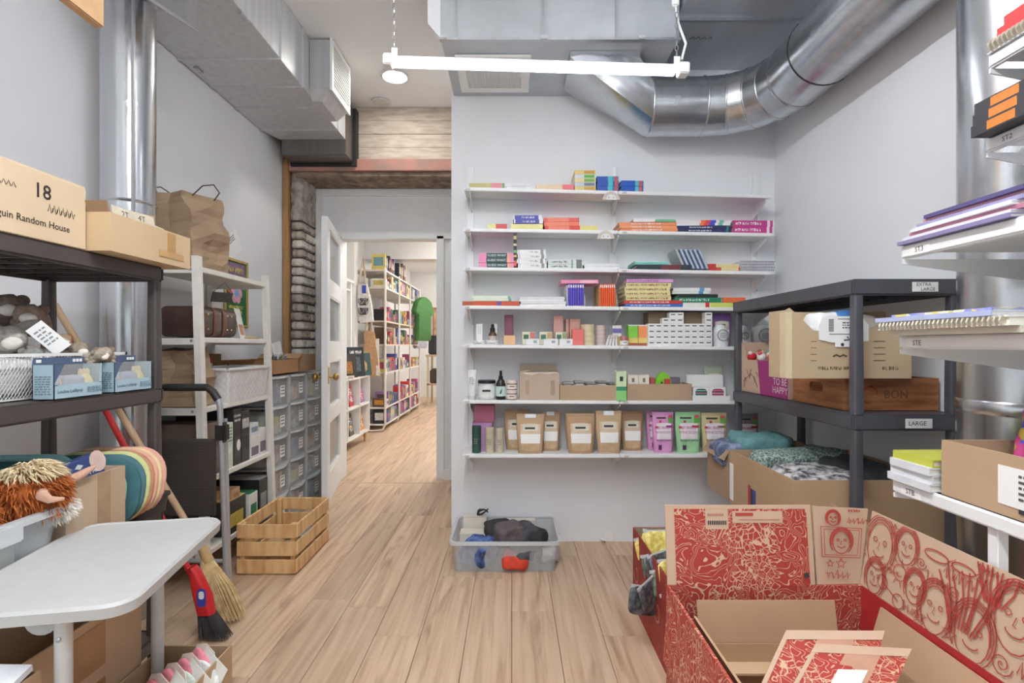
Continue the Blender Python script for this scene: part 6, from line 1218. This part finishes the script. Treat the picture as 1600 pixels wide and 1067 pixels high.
# brown leather case
t = T('leather_case', 'dark brown leather case with brass studs on ladder shelf', 'case', (-1.555, 2.62, 1.1695)); LE = M((74, 50, 44), r=.4, var=.14, sc=12)
ob('case_body', loft([[(p[0], y, p[1] + .075) for p in rrect(.20 + a, .145 + a, .035, 5)] for y, a in ((-.165, -.02), (-.155, 0), (.15, 0), (.165, -.02))]), LE, t, smooth=True)
for y in (-.06, .02): ob('leather_band', loft([[(p[0], y + k, p[1] + .075) for p in rrect(.206, .151, .036, 5)] for k in (0, .03)]), M((106, 66, 50), r=.45), t, smooth=True)
for y in (-.11, .06, .10):
    for z in (.04, .11): ob('brass_stud', sph((.102, y, z), .004, .005, .005, 8, 6), BRS, t)
# wall pictures behind
t = T('framed_poster', 'small gold framed garden poster with flower on left wall', 'poster', (XL + .001, 3.415, 1.47)); GF = M((206, 178, 110), r=.4, m=.3)
for b_ in (bx(0, .012, -.145, -.128, -.22, .22), bx(0, .012, .128, .145, -.22, .22), bx(0, .012, -.128, .128, .203, .22), bx(0, .012, -.128, .128, -.22, -.203)): ob('frame_bar', bevel(b_, .002, 1), GF, t)
ob('poster_sheet', bx(0, .004, -.128, .128, -.203, .203), M((44, 120, 72), r=.5, var=.15, sc=14), t); ob('poster_sky', bx(.004, .0045, -.12, .12, .03, .195), M((150, 120, 150), var=.2, sc=20), t)
ob('petal', join(*[mv(sph((0, 0, 0), .002, .03, .03, 10, 6), .006, .045 * math.cos(a * 1.05), .0 + .04 * math.sin(a * 1.05)) for a in range(6)]), M((232, 170, 190)), t, smooth=True); ob('flower_centre', sph((.007, 0, .0), .003, .03, .025, 10, 6), M((130, 180, 220)), t); ob('flower_bud', sph((.006, -.085, .02), .002, .022, .022, 10, 6), M((236, 110, 60)), t)
for i in range(3): scrawl(t, -.09 + .01 * i, .09 - .01 * i, -.09 - i * .032, .02, -.0055, M((226, 214, 110)), i, 'x')
scrawl(t, -.1, .1, .15, .035, -.0055, M((226, 206, 110)), 9, 'x')
t = T('wall_note', 'white paper note pinned askew on left wall above poster', 'note', (XL + .001, 3.385, 1.786), rot=(.62, 0, 0)); ob('note_sheet', bx(0, .001, -.085, .085, -.075, .075), PAPER, t); o = lines(t, .1, .01, .05, 0, 3, (120, 120, 124)); o.rotation_euler = (0, 0, PI / 2); o.location = (.0016, -.01, 0)
t = T('greeting_card', 'small pastel printed card propped beside leather case', 'card', (-1.50, 2.93, 1.1695), rot=(0, -.2, .2)); ob('card_sheet', bx(-.001, .001, -.05, .05, 0, .17), PAPER, t); ob('card_print', bx(.001, .0016, -.035, .035, .02, .08), M((232, 170, 130), var=.2), t)
t = T('hand_bell', 'brass coloured lid lying on ladder shelf beside far post', 'lid', (-1.50, 3.0, 1.1695)); ob('lid_disc', lathe([(.045, 0), (.05, .004), (.03, .012), (.001, .014)], 20), M((222, 206, 150), r=.4), t, smooth=True); ob('lid_rim', lathe([(.05, .0), (.052, .003), (.05, .006)], 20), BRS, t, smooth=True)
t = T('hanging_sign', 'small grey swing sign hung under ladder shelf top', 'sign', (-1.62, 2.93, 1.40), rot=(.5, 0, .9)); ob('sign_plate', bevel(bx(-.055, .055, -.002, .002, -.03, .03), .001, 1), M((120, 112, 108)), t); ob('sign_cord', tube([(-.05, 0, .03), (0, 0, .09), (.05, 0, .03)], .0015, 5), INK, t)
# woven basket on tier three
t = T('woven_basket', 'white woven rectangular basket on middle tier of ladder shelf', 'basket', (-1.545, 2.85, .8425)); WB = M((226, 224, 222), r=.7, var=.05); bwv, bdv, bhv = .25, .44, .165
nper, rows = 132, 18; rings = []
def per(u, s):
    P4 = 2 * (bwv + bdv) * s; p = u * P4; w, d = bwv * s, bdv * s
    if p < d: return Vector((w / 2, -d / 2 + p, 0)), Vector((1, 0, 0))
    p -= d
    if p < w: return Vector((w / 2 - p, d / 2, 0)), Vector((0, 1, 0))
    p -= w
    if p < d: return Vector((-w / 2, d / 2 - p, 0)), Vector((-1, 0, 0))
    p -= d; return Vector((-w / 2 + p, -d / 2, 0)), Vector((0, -1, 0))
for r in range(rows + 1):
    rg = []
    for j in range(nper):
        v, n_ = per(j / nper, .90 + .10 * r / rows); k = math.sin(j / nper * 2 * PI * 33 + (PI if (r // 2) % 2 else 0)); rg.append(v + n_ * (.0035 * k) + Vector((0, 0, bhv * r / rows)))
    rings.append(rg)
ob('woven_wall', loft(rings, cap=False), WB, t, smooth='all'); ob('basket_floor', bx(-.11, .11, -.19, .19, 0, .004), WB, t)
ob('basket_rim', join(*[bevel(b_, .005) for b_ in (bx(.118, .137, -.23, .23, .158, .175), bx(-.137, -.118, -.23, .23, .158, .175), bx(-.118, .118, -.23, -.215, .158, .175), bx(-.118, .118, .215, .23, .158, .175))]), WB, t)
t = open_box('labelled_carton', 'brown carton with red and white label behind woven basket', (-1.725, 2.90, .8425), .07, .3, .24, (150, 104, 66), tape=False); ob('label', bx(.0352, .036, -.13, .06, .15, .225), PAPER, t); ob('red_label', bx(.0362, .0368, -.13, .06, .19, .225), M((206, 60, 48)), t); text(t, 'ULINE', .04, PAPER, (.0375, -.03, .207), RT, bold=.01)
# boxed goods on tier four and five
GB = [(2.46, 2.60, .30, .25, (110, 92, 80), 'brown appliance carton at near end of ladder tier'), (2.615, 2.70, .32, .23, (214, 226, 208), 'pale green printed carton on ladder shelf'), (2.705, 2.78, .305, .29, (44, 42, 42), 'tall black carton reading ceramic on ladder shelf'), (2.785, 2.87, .30, .14, (40, 38, 40), 'lower black carton of stacked pair on ladder shelf'), (2.88, 2.98, .28, .12, (232, 230, 226), 'white photo printed carton beside black cartons'), (2.985, 3.06, .28, .15, (226, 224, 222), 'white carton with coloured photos by far post')]
for i, (a, b_, x, h, c, l) in enumerate(GB):
    q = T('boxed_goods', l, 'box', (-1.435, (a + b_) / 2, .5085), 0, 'boxed goods on ladder shelf'); L = (b_ - a) / 2; ob('carton_body', bevel(bx(-.3, 0, -L, L, 0, h), .002, 1), M(c, r=.45, var=.05), q)
    ob('front_panel', bx(0, .0008, -L * .8, L * .8, h * .1, h * .5), M(tuple(min(255, v + 26) for v in c) if i < 4 else (120, 110, 130), r=.4, var=.15, sc=40), q)
    if i == 2: text(q, 'CERAMIC', .018, PAPER, (.0012, 0, h * .88), RT, bold=.004); scrawl(q, -.03, .03, h * .8, .012, -.001, PAPER, 2, 'x'); ob('pictured_mug', mv(sph((0, 0, 0), .001, .02, .03), .0014, .01, h * .35), PAPER, q)
    if i == 1: o = lines(q, .06, h * .55, h * .9, 0, 5, (110, 130, 110)); o.rotation_euler = (0, 0, PI / 2); o.location = (.0012, 0, 0)
for z0, a, b_, h, c, l in ((.649, 2.785, 2.87, .13, (46, 44, 46), 'upper black carton of stacked pair on ladder shelf'), (.629, 2.88, 2.97, .07, (222, 226, 232), 'white and blue carton atop photo printed carton')):
    q = T('boxed_goods', l, 'box', (-1.435, (a + b_) / 2, z0), 0, 'boxed goods on ladder shelf'); L = (b_ - a) / 2; ob('carton_body', bevel(bx(-.28, 0, -L, L, 0, h), .002, 1), M(c, r=.45, var=.05), q); ob('front_panel', bx(0, .0008, -L * .8, L * .8, h * .3, h * .7), M((150, 160, 180) if c[0] > 100 else (206, 202, 196), var=.2, sc=60), q)
for a, b_, z0, h, c, l, cc in ((2.62, 2.80, .1745, .17, (46, 46, 44), 'black and gold boxed set on bottom ladder tier', (206, 180, 84)), (2.84, 2.93, .1745, .15, (232, 230, 222), 'white tin with green print on bottom ladder tier', (50, 130, 90)), (2.95, 3.05, .1745, .2, (36, 36, 38), 'black framed carton at far end of bottom tier', (150, 150, 150)), (2.66, 2.74, .3455, .05, (190, 150, 110), 'small brown carton on the black and gold set', (170, 130, 92))):
    q = T('boxed_goods', l, 'box', (-1.42, (a + b_) / 2, z0), 0, 'boxed goods on bottom ladder tier'); L = (b_ - a) / 2; ob('carton_body', bevel(bx(-.28, 0, -L, L, 0, h), .002, 1), M(c, r=.45, var=.05), q); ob('gold_lid', bx(-.279, -.001, -L + .001, L - .001, h, h + .002), M(cc, r=.4), q); ob('front_panel', bx(0, .0008, -L * .7, L * .7, h * .2, h * .6), M(cc, var=.1), q)
# ------------------------------------------------------------------ clear drawer towers
DC = [((226, 222, 218), (150, 150, 156)), ((216, 210, 206), (206, 160, 110)), ((230, 230, 228), (186, 140, 120)), ((210, 214, 208), (206, 198, 120)), ((170, 176, 178), (130, 150, 180))]
q = random.Random(9); CLR = clear((242, 244, 246), .16); FRM = M((206, 208, 210), r=.3, var=.02, a=.8)
for k in range(3):
    y0 = 3.135 + k * .285; t = T('drawer_tower', ('clear plastic drawer tower next to ladder shelf', 'clear plastic drawer tower in the middle of three', 'clear plastic drawer tower next to open door')[k], 'drawer unit', (-1.76, y0, 0), 0, 'clear drawer towers')
    ob('tower_frame', join(*[bx(x, x + .012, y, y + .012, 0, .945) for x in (0, .30) for y in (0, .266)], *[bx(0, .312, 0, .278, z, z + .008) for z in [i * .186 + .005 for i in range(6)]]), FRM, t)
    for i in range(5):
        z = .018 + i * .186; W_, D_, H_ = .31, .25, .165
        o = ob('drawer', join(bx(.012, .02, .014, .264, z, z + H_), bx(.02, .31, .014, .018, z, z + H_ - .01), bx(.02, .31, .26, .264, z, z + H_ - .01), bx(.02, .31, .018, .26, z, z + .003), loft([[(.31 + .02 * math.sin(PI * j / 8), .014 + .25 * j / 8, zz_) for j in range(9)] + [(.306, .264, zz_), (.306, .014, zz_)] for zz_ in (z, z + H_)])), CLR, t)
        ob('drawer_lip', loft([[(.312 + .026 * math.sin(PI * j / 8), .012 + .254 * j / 8, zz_) for j in range(9)] + [(.31, .266, zz_), (.31, .012, zz_)] for zz_ in (z + H_, z + H_ + .012)]), M((232, 234, 236), r=.25, a=.85), o)
        c1, c2 = DC[(i + k * 2) % 5]; ob('contents', join(*[rot(bx(.04, .28, .03 + j * .055, .07 + j * .055, z + .004, z + H_ * q.uniform(.5, .85)), 'X', q.uniform(-.12, .12), (0, .05 + j * .055, z)) for j in range(4)]), M(c1, r=.6, var=.2, sc=20, c2=c2), o)
        ob('drawer_label', bx(.332, .3328, .10, .16, z + .05, z + .12), PAPER, o); o2 = lines(o, .045, z + .055, z + .115, 0, 3, (110, 110, 115), seed=i + k); o2.rotation_euler = (0, 0, PI / 2); o2.location = (.3332, .13, 0)
t = open_box('card_tray', 'shallow brown tray of greeting cards on drawer towers', (-1.59, 3.33, .957), .32, .36, .085, (176, 122, 72), tape=False)
for i in range(7): ob_ = T('greeting_card', f'upright greeting card in brown tray, {ORD[i]} from ladder shelf', 'card', (-1.50 - .02 * (i % 2), 3.19 + i * .035, .963), group='greeting cards in tray', rot=(.3, 0, PI / 2 + .3)); ob('card_sheet', bx(-.06, .06, -.001, .001, 0, .12), M(((150, 200, 130), (230, 228, 224), (120, 160, 200), (226, 190, 170))[i % 4], var=.15, sc=30), ob_); ob('card_border', bx(-.06, .06, -.0016, -.001, .105, .12), PAPER, ob_)
t = T('print_folder', 'green and white print folder leaning above the card tray', 'folder', (-1.52, 3.42, 1.045), rot=(0, -.25, .25)); ob('folder_sheet', slab([(0, -.15, 0), (0, .17, -.01), (0, .2, .12), (0, -.14, .1)], .004), M((236, 236, 232)), t); ob('green_print', slab([(.0012, -.13, .008), (.0012, .15, .0), (.0012, .18, .11), (.0012, -.12, .092)], .001), M((140, 190, 120), var=.2, sc=16), t)
open_box('cardboard_box', 'small brown box on drawer tower beside the door', (-1.56, 3.67, .957), .28, .24, .115, (160, 118, 80), tape=False, flaps={'y-': (.06, 120)})
# ------------------------------------------------------------------ slatted wooden crate on the floor
PN = M((230, 192, 138), r=.55, var=.14, sc=5, stretch=(1, 5, 1), c2=(204, 156, 104)); PN2 = M((226, 188, 134), r=.55, var=.14, sc=5, stretch=(5, 1, 1), c2=(200, 150, 98))
t = T('slatted_crate', 'pale pine slatted crate standing on the plank floor', 'crate', (-1.21, 2.815, 0)); w, d, h = .145, .23, .255
for sx in (-1, 1):
    for sy in (-1, 1): ob('corner_post', bevel(cb(.022, .03, h - .01, sx * (w - .021), sy * (d - .026), .004), .002, 1), PN, t)
for r in range(3):
    z = .008 + r * .087
    for s in (-1, 1): ob('slat', bevel(bx(-w, w, s * d - .005, s * d + .005, z, z + .068), .002, 1), PN2, t); ob('slat', bevel(bx(s * w - .0055, s * w + .0055, -d + .006, d - .006, z, z + .068), .002, 1), PN, t)
for i in range(4): ob('base_slat', bevel(bx(-w + .006, w - .006, -d + .03 + i * .105, -d + .11 + i * .105, .006, .014), .002, 1), PN2, t)
t = T('metal_frame', 'silver photo frame lying inside the slatted crate', 'frame', (-1.17, 2.9, .1), rot=(.2, .1, .5)); ob('frame_bar', join(bx(-.08, .08, -.06, -.045, 0, .01), bx(-.08, .08, .045, .06, 0, .01), bx(-.08, -.065, -.045, .045, 0, .01), bx(.065, .08, -.045, .045, 0, .01)), M((190, 192, 198), m=.7, r=.3), t); ob('frame_glass', bx(-.065, .065, -.045, .045, .003, .005), M((150, 156, 166), r=.1), t)
t = T('carton_piece', 'brown carton lying in bottom of slatted crate', 'box', (-1.23, 2.75, .016)); ob('carton_body', rb(.16, .2, .07, .003), kraft((200, 160, 112)), t); ob('carton_tape', bx(-.012, .012, -.1005, .1005, .0, .0712), M((180, 144, 100), r=.3), t)
# ------------------------------------------------------------------ clear tub on the floor by the white wall
t = tub('long low clear tub of gloves by the white wall', (-.036, 2.80, 0), .535, .38, .155, .012, .012); ob('metal_rod', cyl((-.22, .03, .105), (.24, .03, .09), .003), G1, t)
for x, y, w, d, h, c, l in ((-.205, 2.93, .13, .06, .175, (222, 214, 200), 'white label printed card box at back of glove tub'), (-.21, 2.84, .14, .09, .12, (226, 220, 206), 'low cream card box in glove tub'), (.05, 2.93, .16, .05, .155, (224, 216, 200), 'cream card box standing behind the gloves')): carton(l, (x, y, .006), w, d, h, c, 'box')
o = ob('cord_bundle', join(*[tube([(.03 * math.cos(a * .7 + i), .01 * i, .012 + .016 * math.sin(a * .9 + i)) for a in range(8)], .004, 6) for i in range(3)]), M((36, 36, 38)), None, (-.165, 2.935, .185), smooth=True); tag(o, 'black cord bundle on card box in glove tub', 'cord')
CL = [((-.08, 2.83, .09), (.13, .14, .09), (64, 62, 60), 'charcoal knit glove heaped in the glove tub'), ((-.02, 2.77, .08), (.16, .13, .11), (112, 100, 102), 'mauve grey glove in middle of glove tub'), ((.06, 2.80, .085), (.13, .15, .09), (86, 88, 92), 'slate glove in middle of glove tub'), ((.12, 2.78, .08), (.11, .13, .08), (58, 58, 60), 'black glove at right of glove tub'), ((-.17, 2.72, .01), (.2, .16, .12), (96, 128, 186), 'blue printed cloth at left of glove tub'), ((.02, 2.70, .01), (.2, .14, .07), (222, 76, 56), 'orange red cloth at bottom of glove tub'), ((.07, 2.72, .05), (.22, .14, .07), (92, 94, 96), 'dark grey cloth over orange cloth in tub'), ((.18, 2.74, .01), (.09, .12, .06), (214, 214, 216), 'white bag at right end of glove tub')]
for i, (p, s, c, l) in enumerate(CL): o = ob('crumpled_cloth', soft(*s, seed=i + 60, amp=.02, fr=20, n=28, m=16), cloth(c, c2=(52, 60, 100) if i == 4 else None, sc=30), None, p, (0, 0, .3 * i), smooth=True); tag(o, l, 'clothes', 'gloves and cloths in the floor tub')
t = T('paper_scrap', 'torn white paper hanging at the foot of the wall', 'paper', (.545, YB - .003, .0)); ob('torn_sheet', prism([(-.02, 0.005), (.03, .0), (.035, .035), (.02, .07), (-.01, .05)], .002, 'y', -.002), PAPER, t); ob('torn_flap', slab([(-.05, -.004, .03), (-.012, -.004, .02), (.0, -.03, .012), (-.03, -.03, .018)], .001), PAPER, t)
# ------------------------------------------------------------------ the shop beyond the doorway
SWL = M((238, 237, 236), r=.8, var=.01)
struct('wall_shop_left', bx(-2.35, -2.25, 4.53, 11.6, 0, 3.0), SWL, label='pale shop wall behind the display shelving'); struct('wall_shop_back', bx(-2.35, 2.6, 11.6, 11.7, 0, 3.0), SWL, label='pale far wall of the shop'); struct('wall_shop_right', bx(1.2, 1.3, 4.45, 11.6, 0, 3.0), SWL, label='pale right wall of the shop')
struct('wall_shop_near', bx(-2.35, -1.65, 4.45, 4.53, 0, 3.0), SWL, label='pale shop wall left of the doorway'); struct('ceiling_shop', bx(-2.35, 1.3, 4.45, 11.7, 2.75, 2.85), M((240, 239, 238), r=.85, var=.01), label='pale grey shop ceiling')
struct('trim_4', bevel(bx(-2.25, 1.2, 8.0, 8.35, 2.45, 2.748), .004), SWL, label='white ceiling beam across the shop'); struct('trim_5', bevel(bx(-2.12, -1.98, 6.6, 6.74, 0, 2.748), .004), SWL, label='white column beside the shop shelving')
for i, (y, x) in enumerate(((5.4, -.3), (7.2, -.3), (9.2, -.3), (10.8, -.3))):
    t = T('shop_light', f'white strip light under the shop ceiling, {ORD[i]} beyond doorway', 'ceiling light', (x, y, 2.748), 0, 'shop strip lights'); ob('housing', bx(-.6, .6, -.07, .07, -.03, 0), WHITE, t); ob('diffuser', bevel(bx(-.58, .58, -.06, .06, -.055, -.03), .01), M((255, 253, 248), em=SHOP_POWER, var=0), t)
# display shelving: three bays of white loops
XS, XB_ = -1.66, -2.1; PY = [6.87, 7.72, 8.55, 9.42]; SZ = [(.10, 'lowest'), (.32, 'second'), (.78, 'third'), (1.15, 'fourth'), (1.46, 'fifth'), (1.90, 'sixth'), (2.13, 'top')]
t = T('display_shelving', 'tall white shop shelving with looped feet seen through doorway', 'shelving unit', ((XS + XB_) / 2, 8.1, 0)); hw = (XS - XB_) / 2; WS = M((228, 222, 214), r=.45, var=.02)
for y in PY: ob('loop_frame', tube([(hw, y - 8.1, 2.15), (hw, y - 8.1, .10), (hw - .03, y - 8.1, .03), (hw - .09, y - 8.1, .016), (-hw, y - 8.1, .016), (-hw, y - 8.1, 2.15)], .0155, 8), WS, t, smooth=True)
for b_ in range(3):
    for z, nm in SZ: ob('shelf_board', bx(-hw, hw, PY[b_] + .02 - 8.1, PY[b_ + 1] - .02 - 8.1, z - .02, z), M((222, 200, 176), r=.5, var=.05) if z in (1.46, 1.15) else WS, t)
q = random.Random(21); BN = ('nearest', 'middle', 'farthest'); pal = [((206, 60, 56), 'red'), ((70, 110, 80), 'green'), ((60, 80, 150), 'blue'), ((230, 226, 220), 'white'), ((226, 150, 60), 'orange'), ((190, 90, 130), 'pink'), ((90, 70, 60), 'brown'), ((40, 40, 46), 'black'), ((220, 200, 110), 'yellow'), ((120, 170, 180), 'aqua'), ((150, 110, 160), 'violet'), ((210, 180, 150), 'beige')]
gm = {}
for b_ in range(3):
    for zi, (z, nm) in enumerate(SZ):
        nx = SZ[zi + 1][0] - .04 if zi + 1 < len(SZ) else 2.42; y = PY[b_] + .05; i = 0; upper = zi == 6
        if upper and b_ == 2: continue
        while y < PY[b_ + 1] - .09 and i < 9:
            w = q.uniform(.03, .05) if upper else q.uniform(.07, .13); h = min(q.uniform(.16, .26) if upper else q.uniform(.09, .24), nx - z); d = q.uniform(.14, .2) if upper else q.uniform(.1, .2); c, cn = pal[q.randrange(12)]
            if upper and i in (3, 5): y += .04
            o = T('shop_book' if upper else 'shop_item', f"{cn} {'book standing' if upper else 'boxed item'} on {nm} shelf of {BN[b_]} shop bay, {ORD[i]} from doorway", 'book' if upper else 'box', (XS - .01 - d / 2, y + w / 2, z), 0, 'goods on the shop shelving')
            ob('item_body', bevel(cb(d, w - .006, h), .004, 1), M(c, r=.5, var=.06), o); ob('item_print', bx(d / 2, d / 2 + .001, -w * .32, w * .32, h * .3, h * .75), M(pal[(i * 5 + zi) % 12][0] if not upper else (226, 220, 206), r=.5, var=.2, sc=60), o)
            if b_ == 0: ob('end_print', bx(-d * .35, d * .35, -w / 2 - .0 + .0022, -w / 2 + .003, h * .25, h * .8), M(pal[(i * 7 + zi + 3) % 12][0], r=.5, var=.2, sc=60), o)
            y += w + q.uniform(.004, .02); i += 1
# green T-shirt on a hanger
def shirt(label, loc, c, rz):
    t = T('hanging_shirt', label, 'shirt', loc, rz); ol = [(-.10, 0), (.0, .03), (.10, 0), (.20, -.06), (.30, -.24), (.21, -.30), (.17, -.22), (.18, -.72), (-.18, -.72), (-.17, -.22), (-.21, -.30), (-.30, -.24), (-.20, -.06)]
    def rg(y, s): return [(p[0] * s, y + .012 * math.sin(p[0] * 30), p[1] * s) for p in ol]
    ob('shirt_body', loft([rg(-.05, .94), rg(-.02, 1), rg(.02, 1), rg(.05, .94)]), cloth(c), t, smooth=True); ob('hanger_hook', tube([(0, 0, .03), (0, 0, .08), (.02, 0, .1), (.03, 0, .08)], .004, 6), G1, t)
shirt('green T-shirt hanging from the shop shelving', (-1.52, 8.95, 1.93), (84, 136, 78), PI / 2 - .42); shirt('white and blue printed top hanging behind green T-shirt', (-1.66, 9.475, 1.80), (206, 210, 226), PI / 2 - .3)
# totes on the near end
for i, (px, py, c, l, Y) in enumerate(((573, 505, (232, 228, 224), 'white printed tote bag hanging at end of shop shelving', 6.70), (583, 590, (200, 158, 118), 'tan and white tote bag hanging below printed tote', 6.74))):
    p = P(px, py, Y); t = T('tote_bag', l, 'tote bag', p, group='hanging tote bags'); w = .17; h = .50 if i == 0 else .60
    ob('tote_body', rough(loft([[(-w / 2 + .01, -.02, 0), (w / 2, -.02, .02), (w / 2, .03, .02), (-w / 2 + .01, .03, 0)], [(-w / 2 - .02, -.04, h * .5), (w / 2 - .02, -.04, h * .5), (w / 2 - .02, .03, h * .5), (-w / 2 - .02, .03, h * .5)], [(-w / 2 - .03, -.01, h), (w / 2 - .08, -.01, h), (w / 2 - .08, .02, h), (-w / 2 - .03, .02, h)]]), .01, 8), cloth(c), t, smooth=True)
    ob('tote_strap', tube([(-w / 2 + .0, -.02, h), (-w / 2 + .02, -.01, h + .2), (-w / 2 + .04, .0, h + .36), (-w / 2 + .05, .01, h + .2), (-w / 2 + .07, .0, h)], .013, 6), cloth((214, 196, 172)), t, smooth=True)
    if i == 0: ob('printed_script', join(*[ribbon([(-.075 + .018 * k + .02 * math.cos(a_ * .9 + k), -.046, z_ + .045 * math.sin(a_ * .8 + k * 1.3)) for a_ in range(9)], .007) for z_ in (.27, .15) for k in range(6)]), M((50, 50, 60)), t); ob('blue_tag', bx(-.05, .0, -.035, -.033, .38, .48), M((60, 90, 190)), t)
    else: ob('white_panel', bx(.045, .085, -.03, -.026, .03, .5), cloth((236, 232, 226)), t)
# low white bookcase with face-out books
t = T('low_bookcase', 'low white open bookcase on tan legs beyond doorway', 'bookcase', (-1.69, 5.62, 0)); HL = .62
for y in (-HL, -.21, .21, HL - .02): ob('upright_panel', bx(-.28, 0, y, y + .02, .13, .78), WHITE, t)
for z in (.13, .45, .765): ob('shelf_board', bx(-.28, 0, -HL, HL, z, z + .02), WHITE, t)
ob('back_panel', bx(-.29, -.28, -HL, HL, .13, .785), WHITE, t)
for y in (-HL + .06, HL - .06):
    for x in (-.24, -.04): ob('leg', cyl((x, y, 0), (x, y, .13), .014, .02), M((206, 160, 104), r=.5), t)
k = 0
for r, z in enumerate((.151, .471)):
    for cidx, yc in enumerate((-.5, -.32, -.08, .1, .31, .5)):
        c, cn = pal[(k * 5 + 3) % 12]; k += 1; h = .2 + .04 * (k % 3)
        o = T('picture_book', f"{cn} face out picture book, {('lower', 'upper')[r]} row of low bookcase, {ORD[cidx]} from doorway", 'book', (-1.69 - .05, 5.62 + yc, z), group='picture books in the low bookcase', rot=(0, -.18, 0)); ob('cover', bevel(bx(-.012, 0, -.075, .075, 0, h), .001, 1), M(c, r=.4, var=.08), o); ob('cover_picture', bx(0, .0008, -.055, .055, h * .2, h * .8), patchy((pal[k % 12][0], (236, 230, 222), c, pal[(k + 5) % 12][0]), 50), o)
for i, (y, h, c, l, pc) in enumerate(((5.25, .30, (46, 50, 58), 'dark boxed game propped at near end of low bookcase', (206, 150, 80)), (5.62, .26, (60, 54, 50), 'brown printed boxed game on low bookcase', (190, 130, 70)), (5.86, .33, (30, 36, 48), 'black boxed game with white title on low bookcase', (90, 110, 120)), (6.05, .26, (52, 84, 84), 'green boxed game with oval portrait on low bookcase', (206, 170, 120)))):
    o = T('boxed_game', l, 'game box', (-1.76 + .02 * i, y, .786), group='boxed games on the low bookcase', rot=(0, -.12, -.5)); ob('game_body', bevel(bx(-.05, 0, -.12, .12, 0, h), .002, 1), M(c, r=.45, var=.08), o); ob('cover_picture', mv(prism(rrect(.11, h * .5, .05 if i == 3 else .01, 5), .001, 'x', 0), 0, 0, h * .42), M(pc, var=.3, sc=40), o)
    if i == 2: scrawl(o, -.09, .09, h * .82, .04, -.0015, PAPER, 5, 'x')
for i in range(3): o = T('flat_booklet', f'pink and white booklet lying on low bookcase, {ORD[i]} from doorway', 'book', (-1.74, 5.12 + i * .24, .786), .1 * i, 'booklets lying on the low bookcase'); ob('cover', bx(-.07, .05, -.09, .09, 0, .012), M((226, 190, 206), var=.2, sc=30), o); ob('pages', bx(-.068, .048, -.088, .088, .012, .02), PAGE, o)
# upper wall rail shelf on the left and a far counter
t = T('rail_shelf', 'white wall shelf with clothes rail beyond the open door', 'shelf', (-2.0, 5.9, 0)); ob('shelf_board', bx(-.25, .12, -1.1, .35, 1.87, 1.9), WHITE, t); ob('rail_tube', cyl((.08, -1.1, 1.78), (.08, .33, 1.78), .014), WHITE, t, smooth=True); ob('post', bx(.06, .1, .29, .33, 0, 1.87), WHITE, t)
for i in range(4): o = T('leaning_book', f'grey catalogue leaning on high rail shelf, {ORD[i]} from doorway', 'book', (-2.0, 5.55 + i * .13, 1.901), group='catalogues on the rail shelf', rot=(.3, 0, 0)); ob('cover', bx(-.09, .09, -.012, .012, 0, .2), M((120 + 25 * i, 120 + 22 * i, 128 + 20 * i), r=.5), o); ob('pages', bx(-.086, .092, -.009, .009, .003, .197), PAGE, o)
t = T('shop_counter', 'far wooden framed shop counter with shelves', 'counter', (-1.28, 10.2, 0)); ob('counter_top', bx(-.35, .5, -.3, .3, .92, .96), M((214, 184, 148)), t); ob('lower_shelf', bx(-.33, .48, -.28, .28, .38, .41), M((206, 176, 140)), t)
for x in (-.33, .45):
    for y in (-.28, .24): ob('leg', bx(x, x + .035, y, y + .035, 0, .92), M((216, 196, 170)), t)
for i, (x, z, s, c, l) in enumerate(((-1.45, .961, (.3, .25, .35), (52, 50, 52), 'dark machine standing on the far shop counter'), (-1.12, .961, (.2, .2, .26), (90, 80, 76), 'brown bag on the far shop counter'), (-1.4, .411, (.34, .3, .26), (84, 66, 58), 'brown crate on lower shelf of far counter'), (-1.05, .411, (.28, .3, .2), (60, 66, 90), 'blue grey bin on lower shelf of far counter'), (-1.2, 1.33, (.0, 0, 0), (0, 0, 0), ''))):
    if not l: continue
    o = T('counter_item', l, 'box', (x, 10.15, z)); ob('item_body', rb(s[0], s[1], s[2], .02), M(c, r=.5, var=.2, sc=12), o); ob('item_lid', rb(s[0] * .8, s[1] * .8, .02, .006, 0, 0, s[2]), M(tuple(v + 30 for v in c)), o)
t = T('wall_picture', 'orange brown framed picture on far shop wall', 'picture', (-1.62, 11.59, 1.62)); ob('frame', bevel(bx(-.13, .13, -.03, 0, -.35, .35), .006), M((170, 110, 70)), t); ob('print', bx(-.1, .1, -.033, -.03, -.3, .3), M((206, 170, 140), var=.2), t)
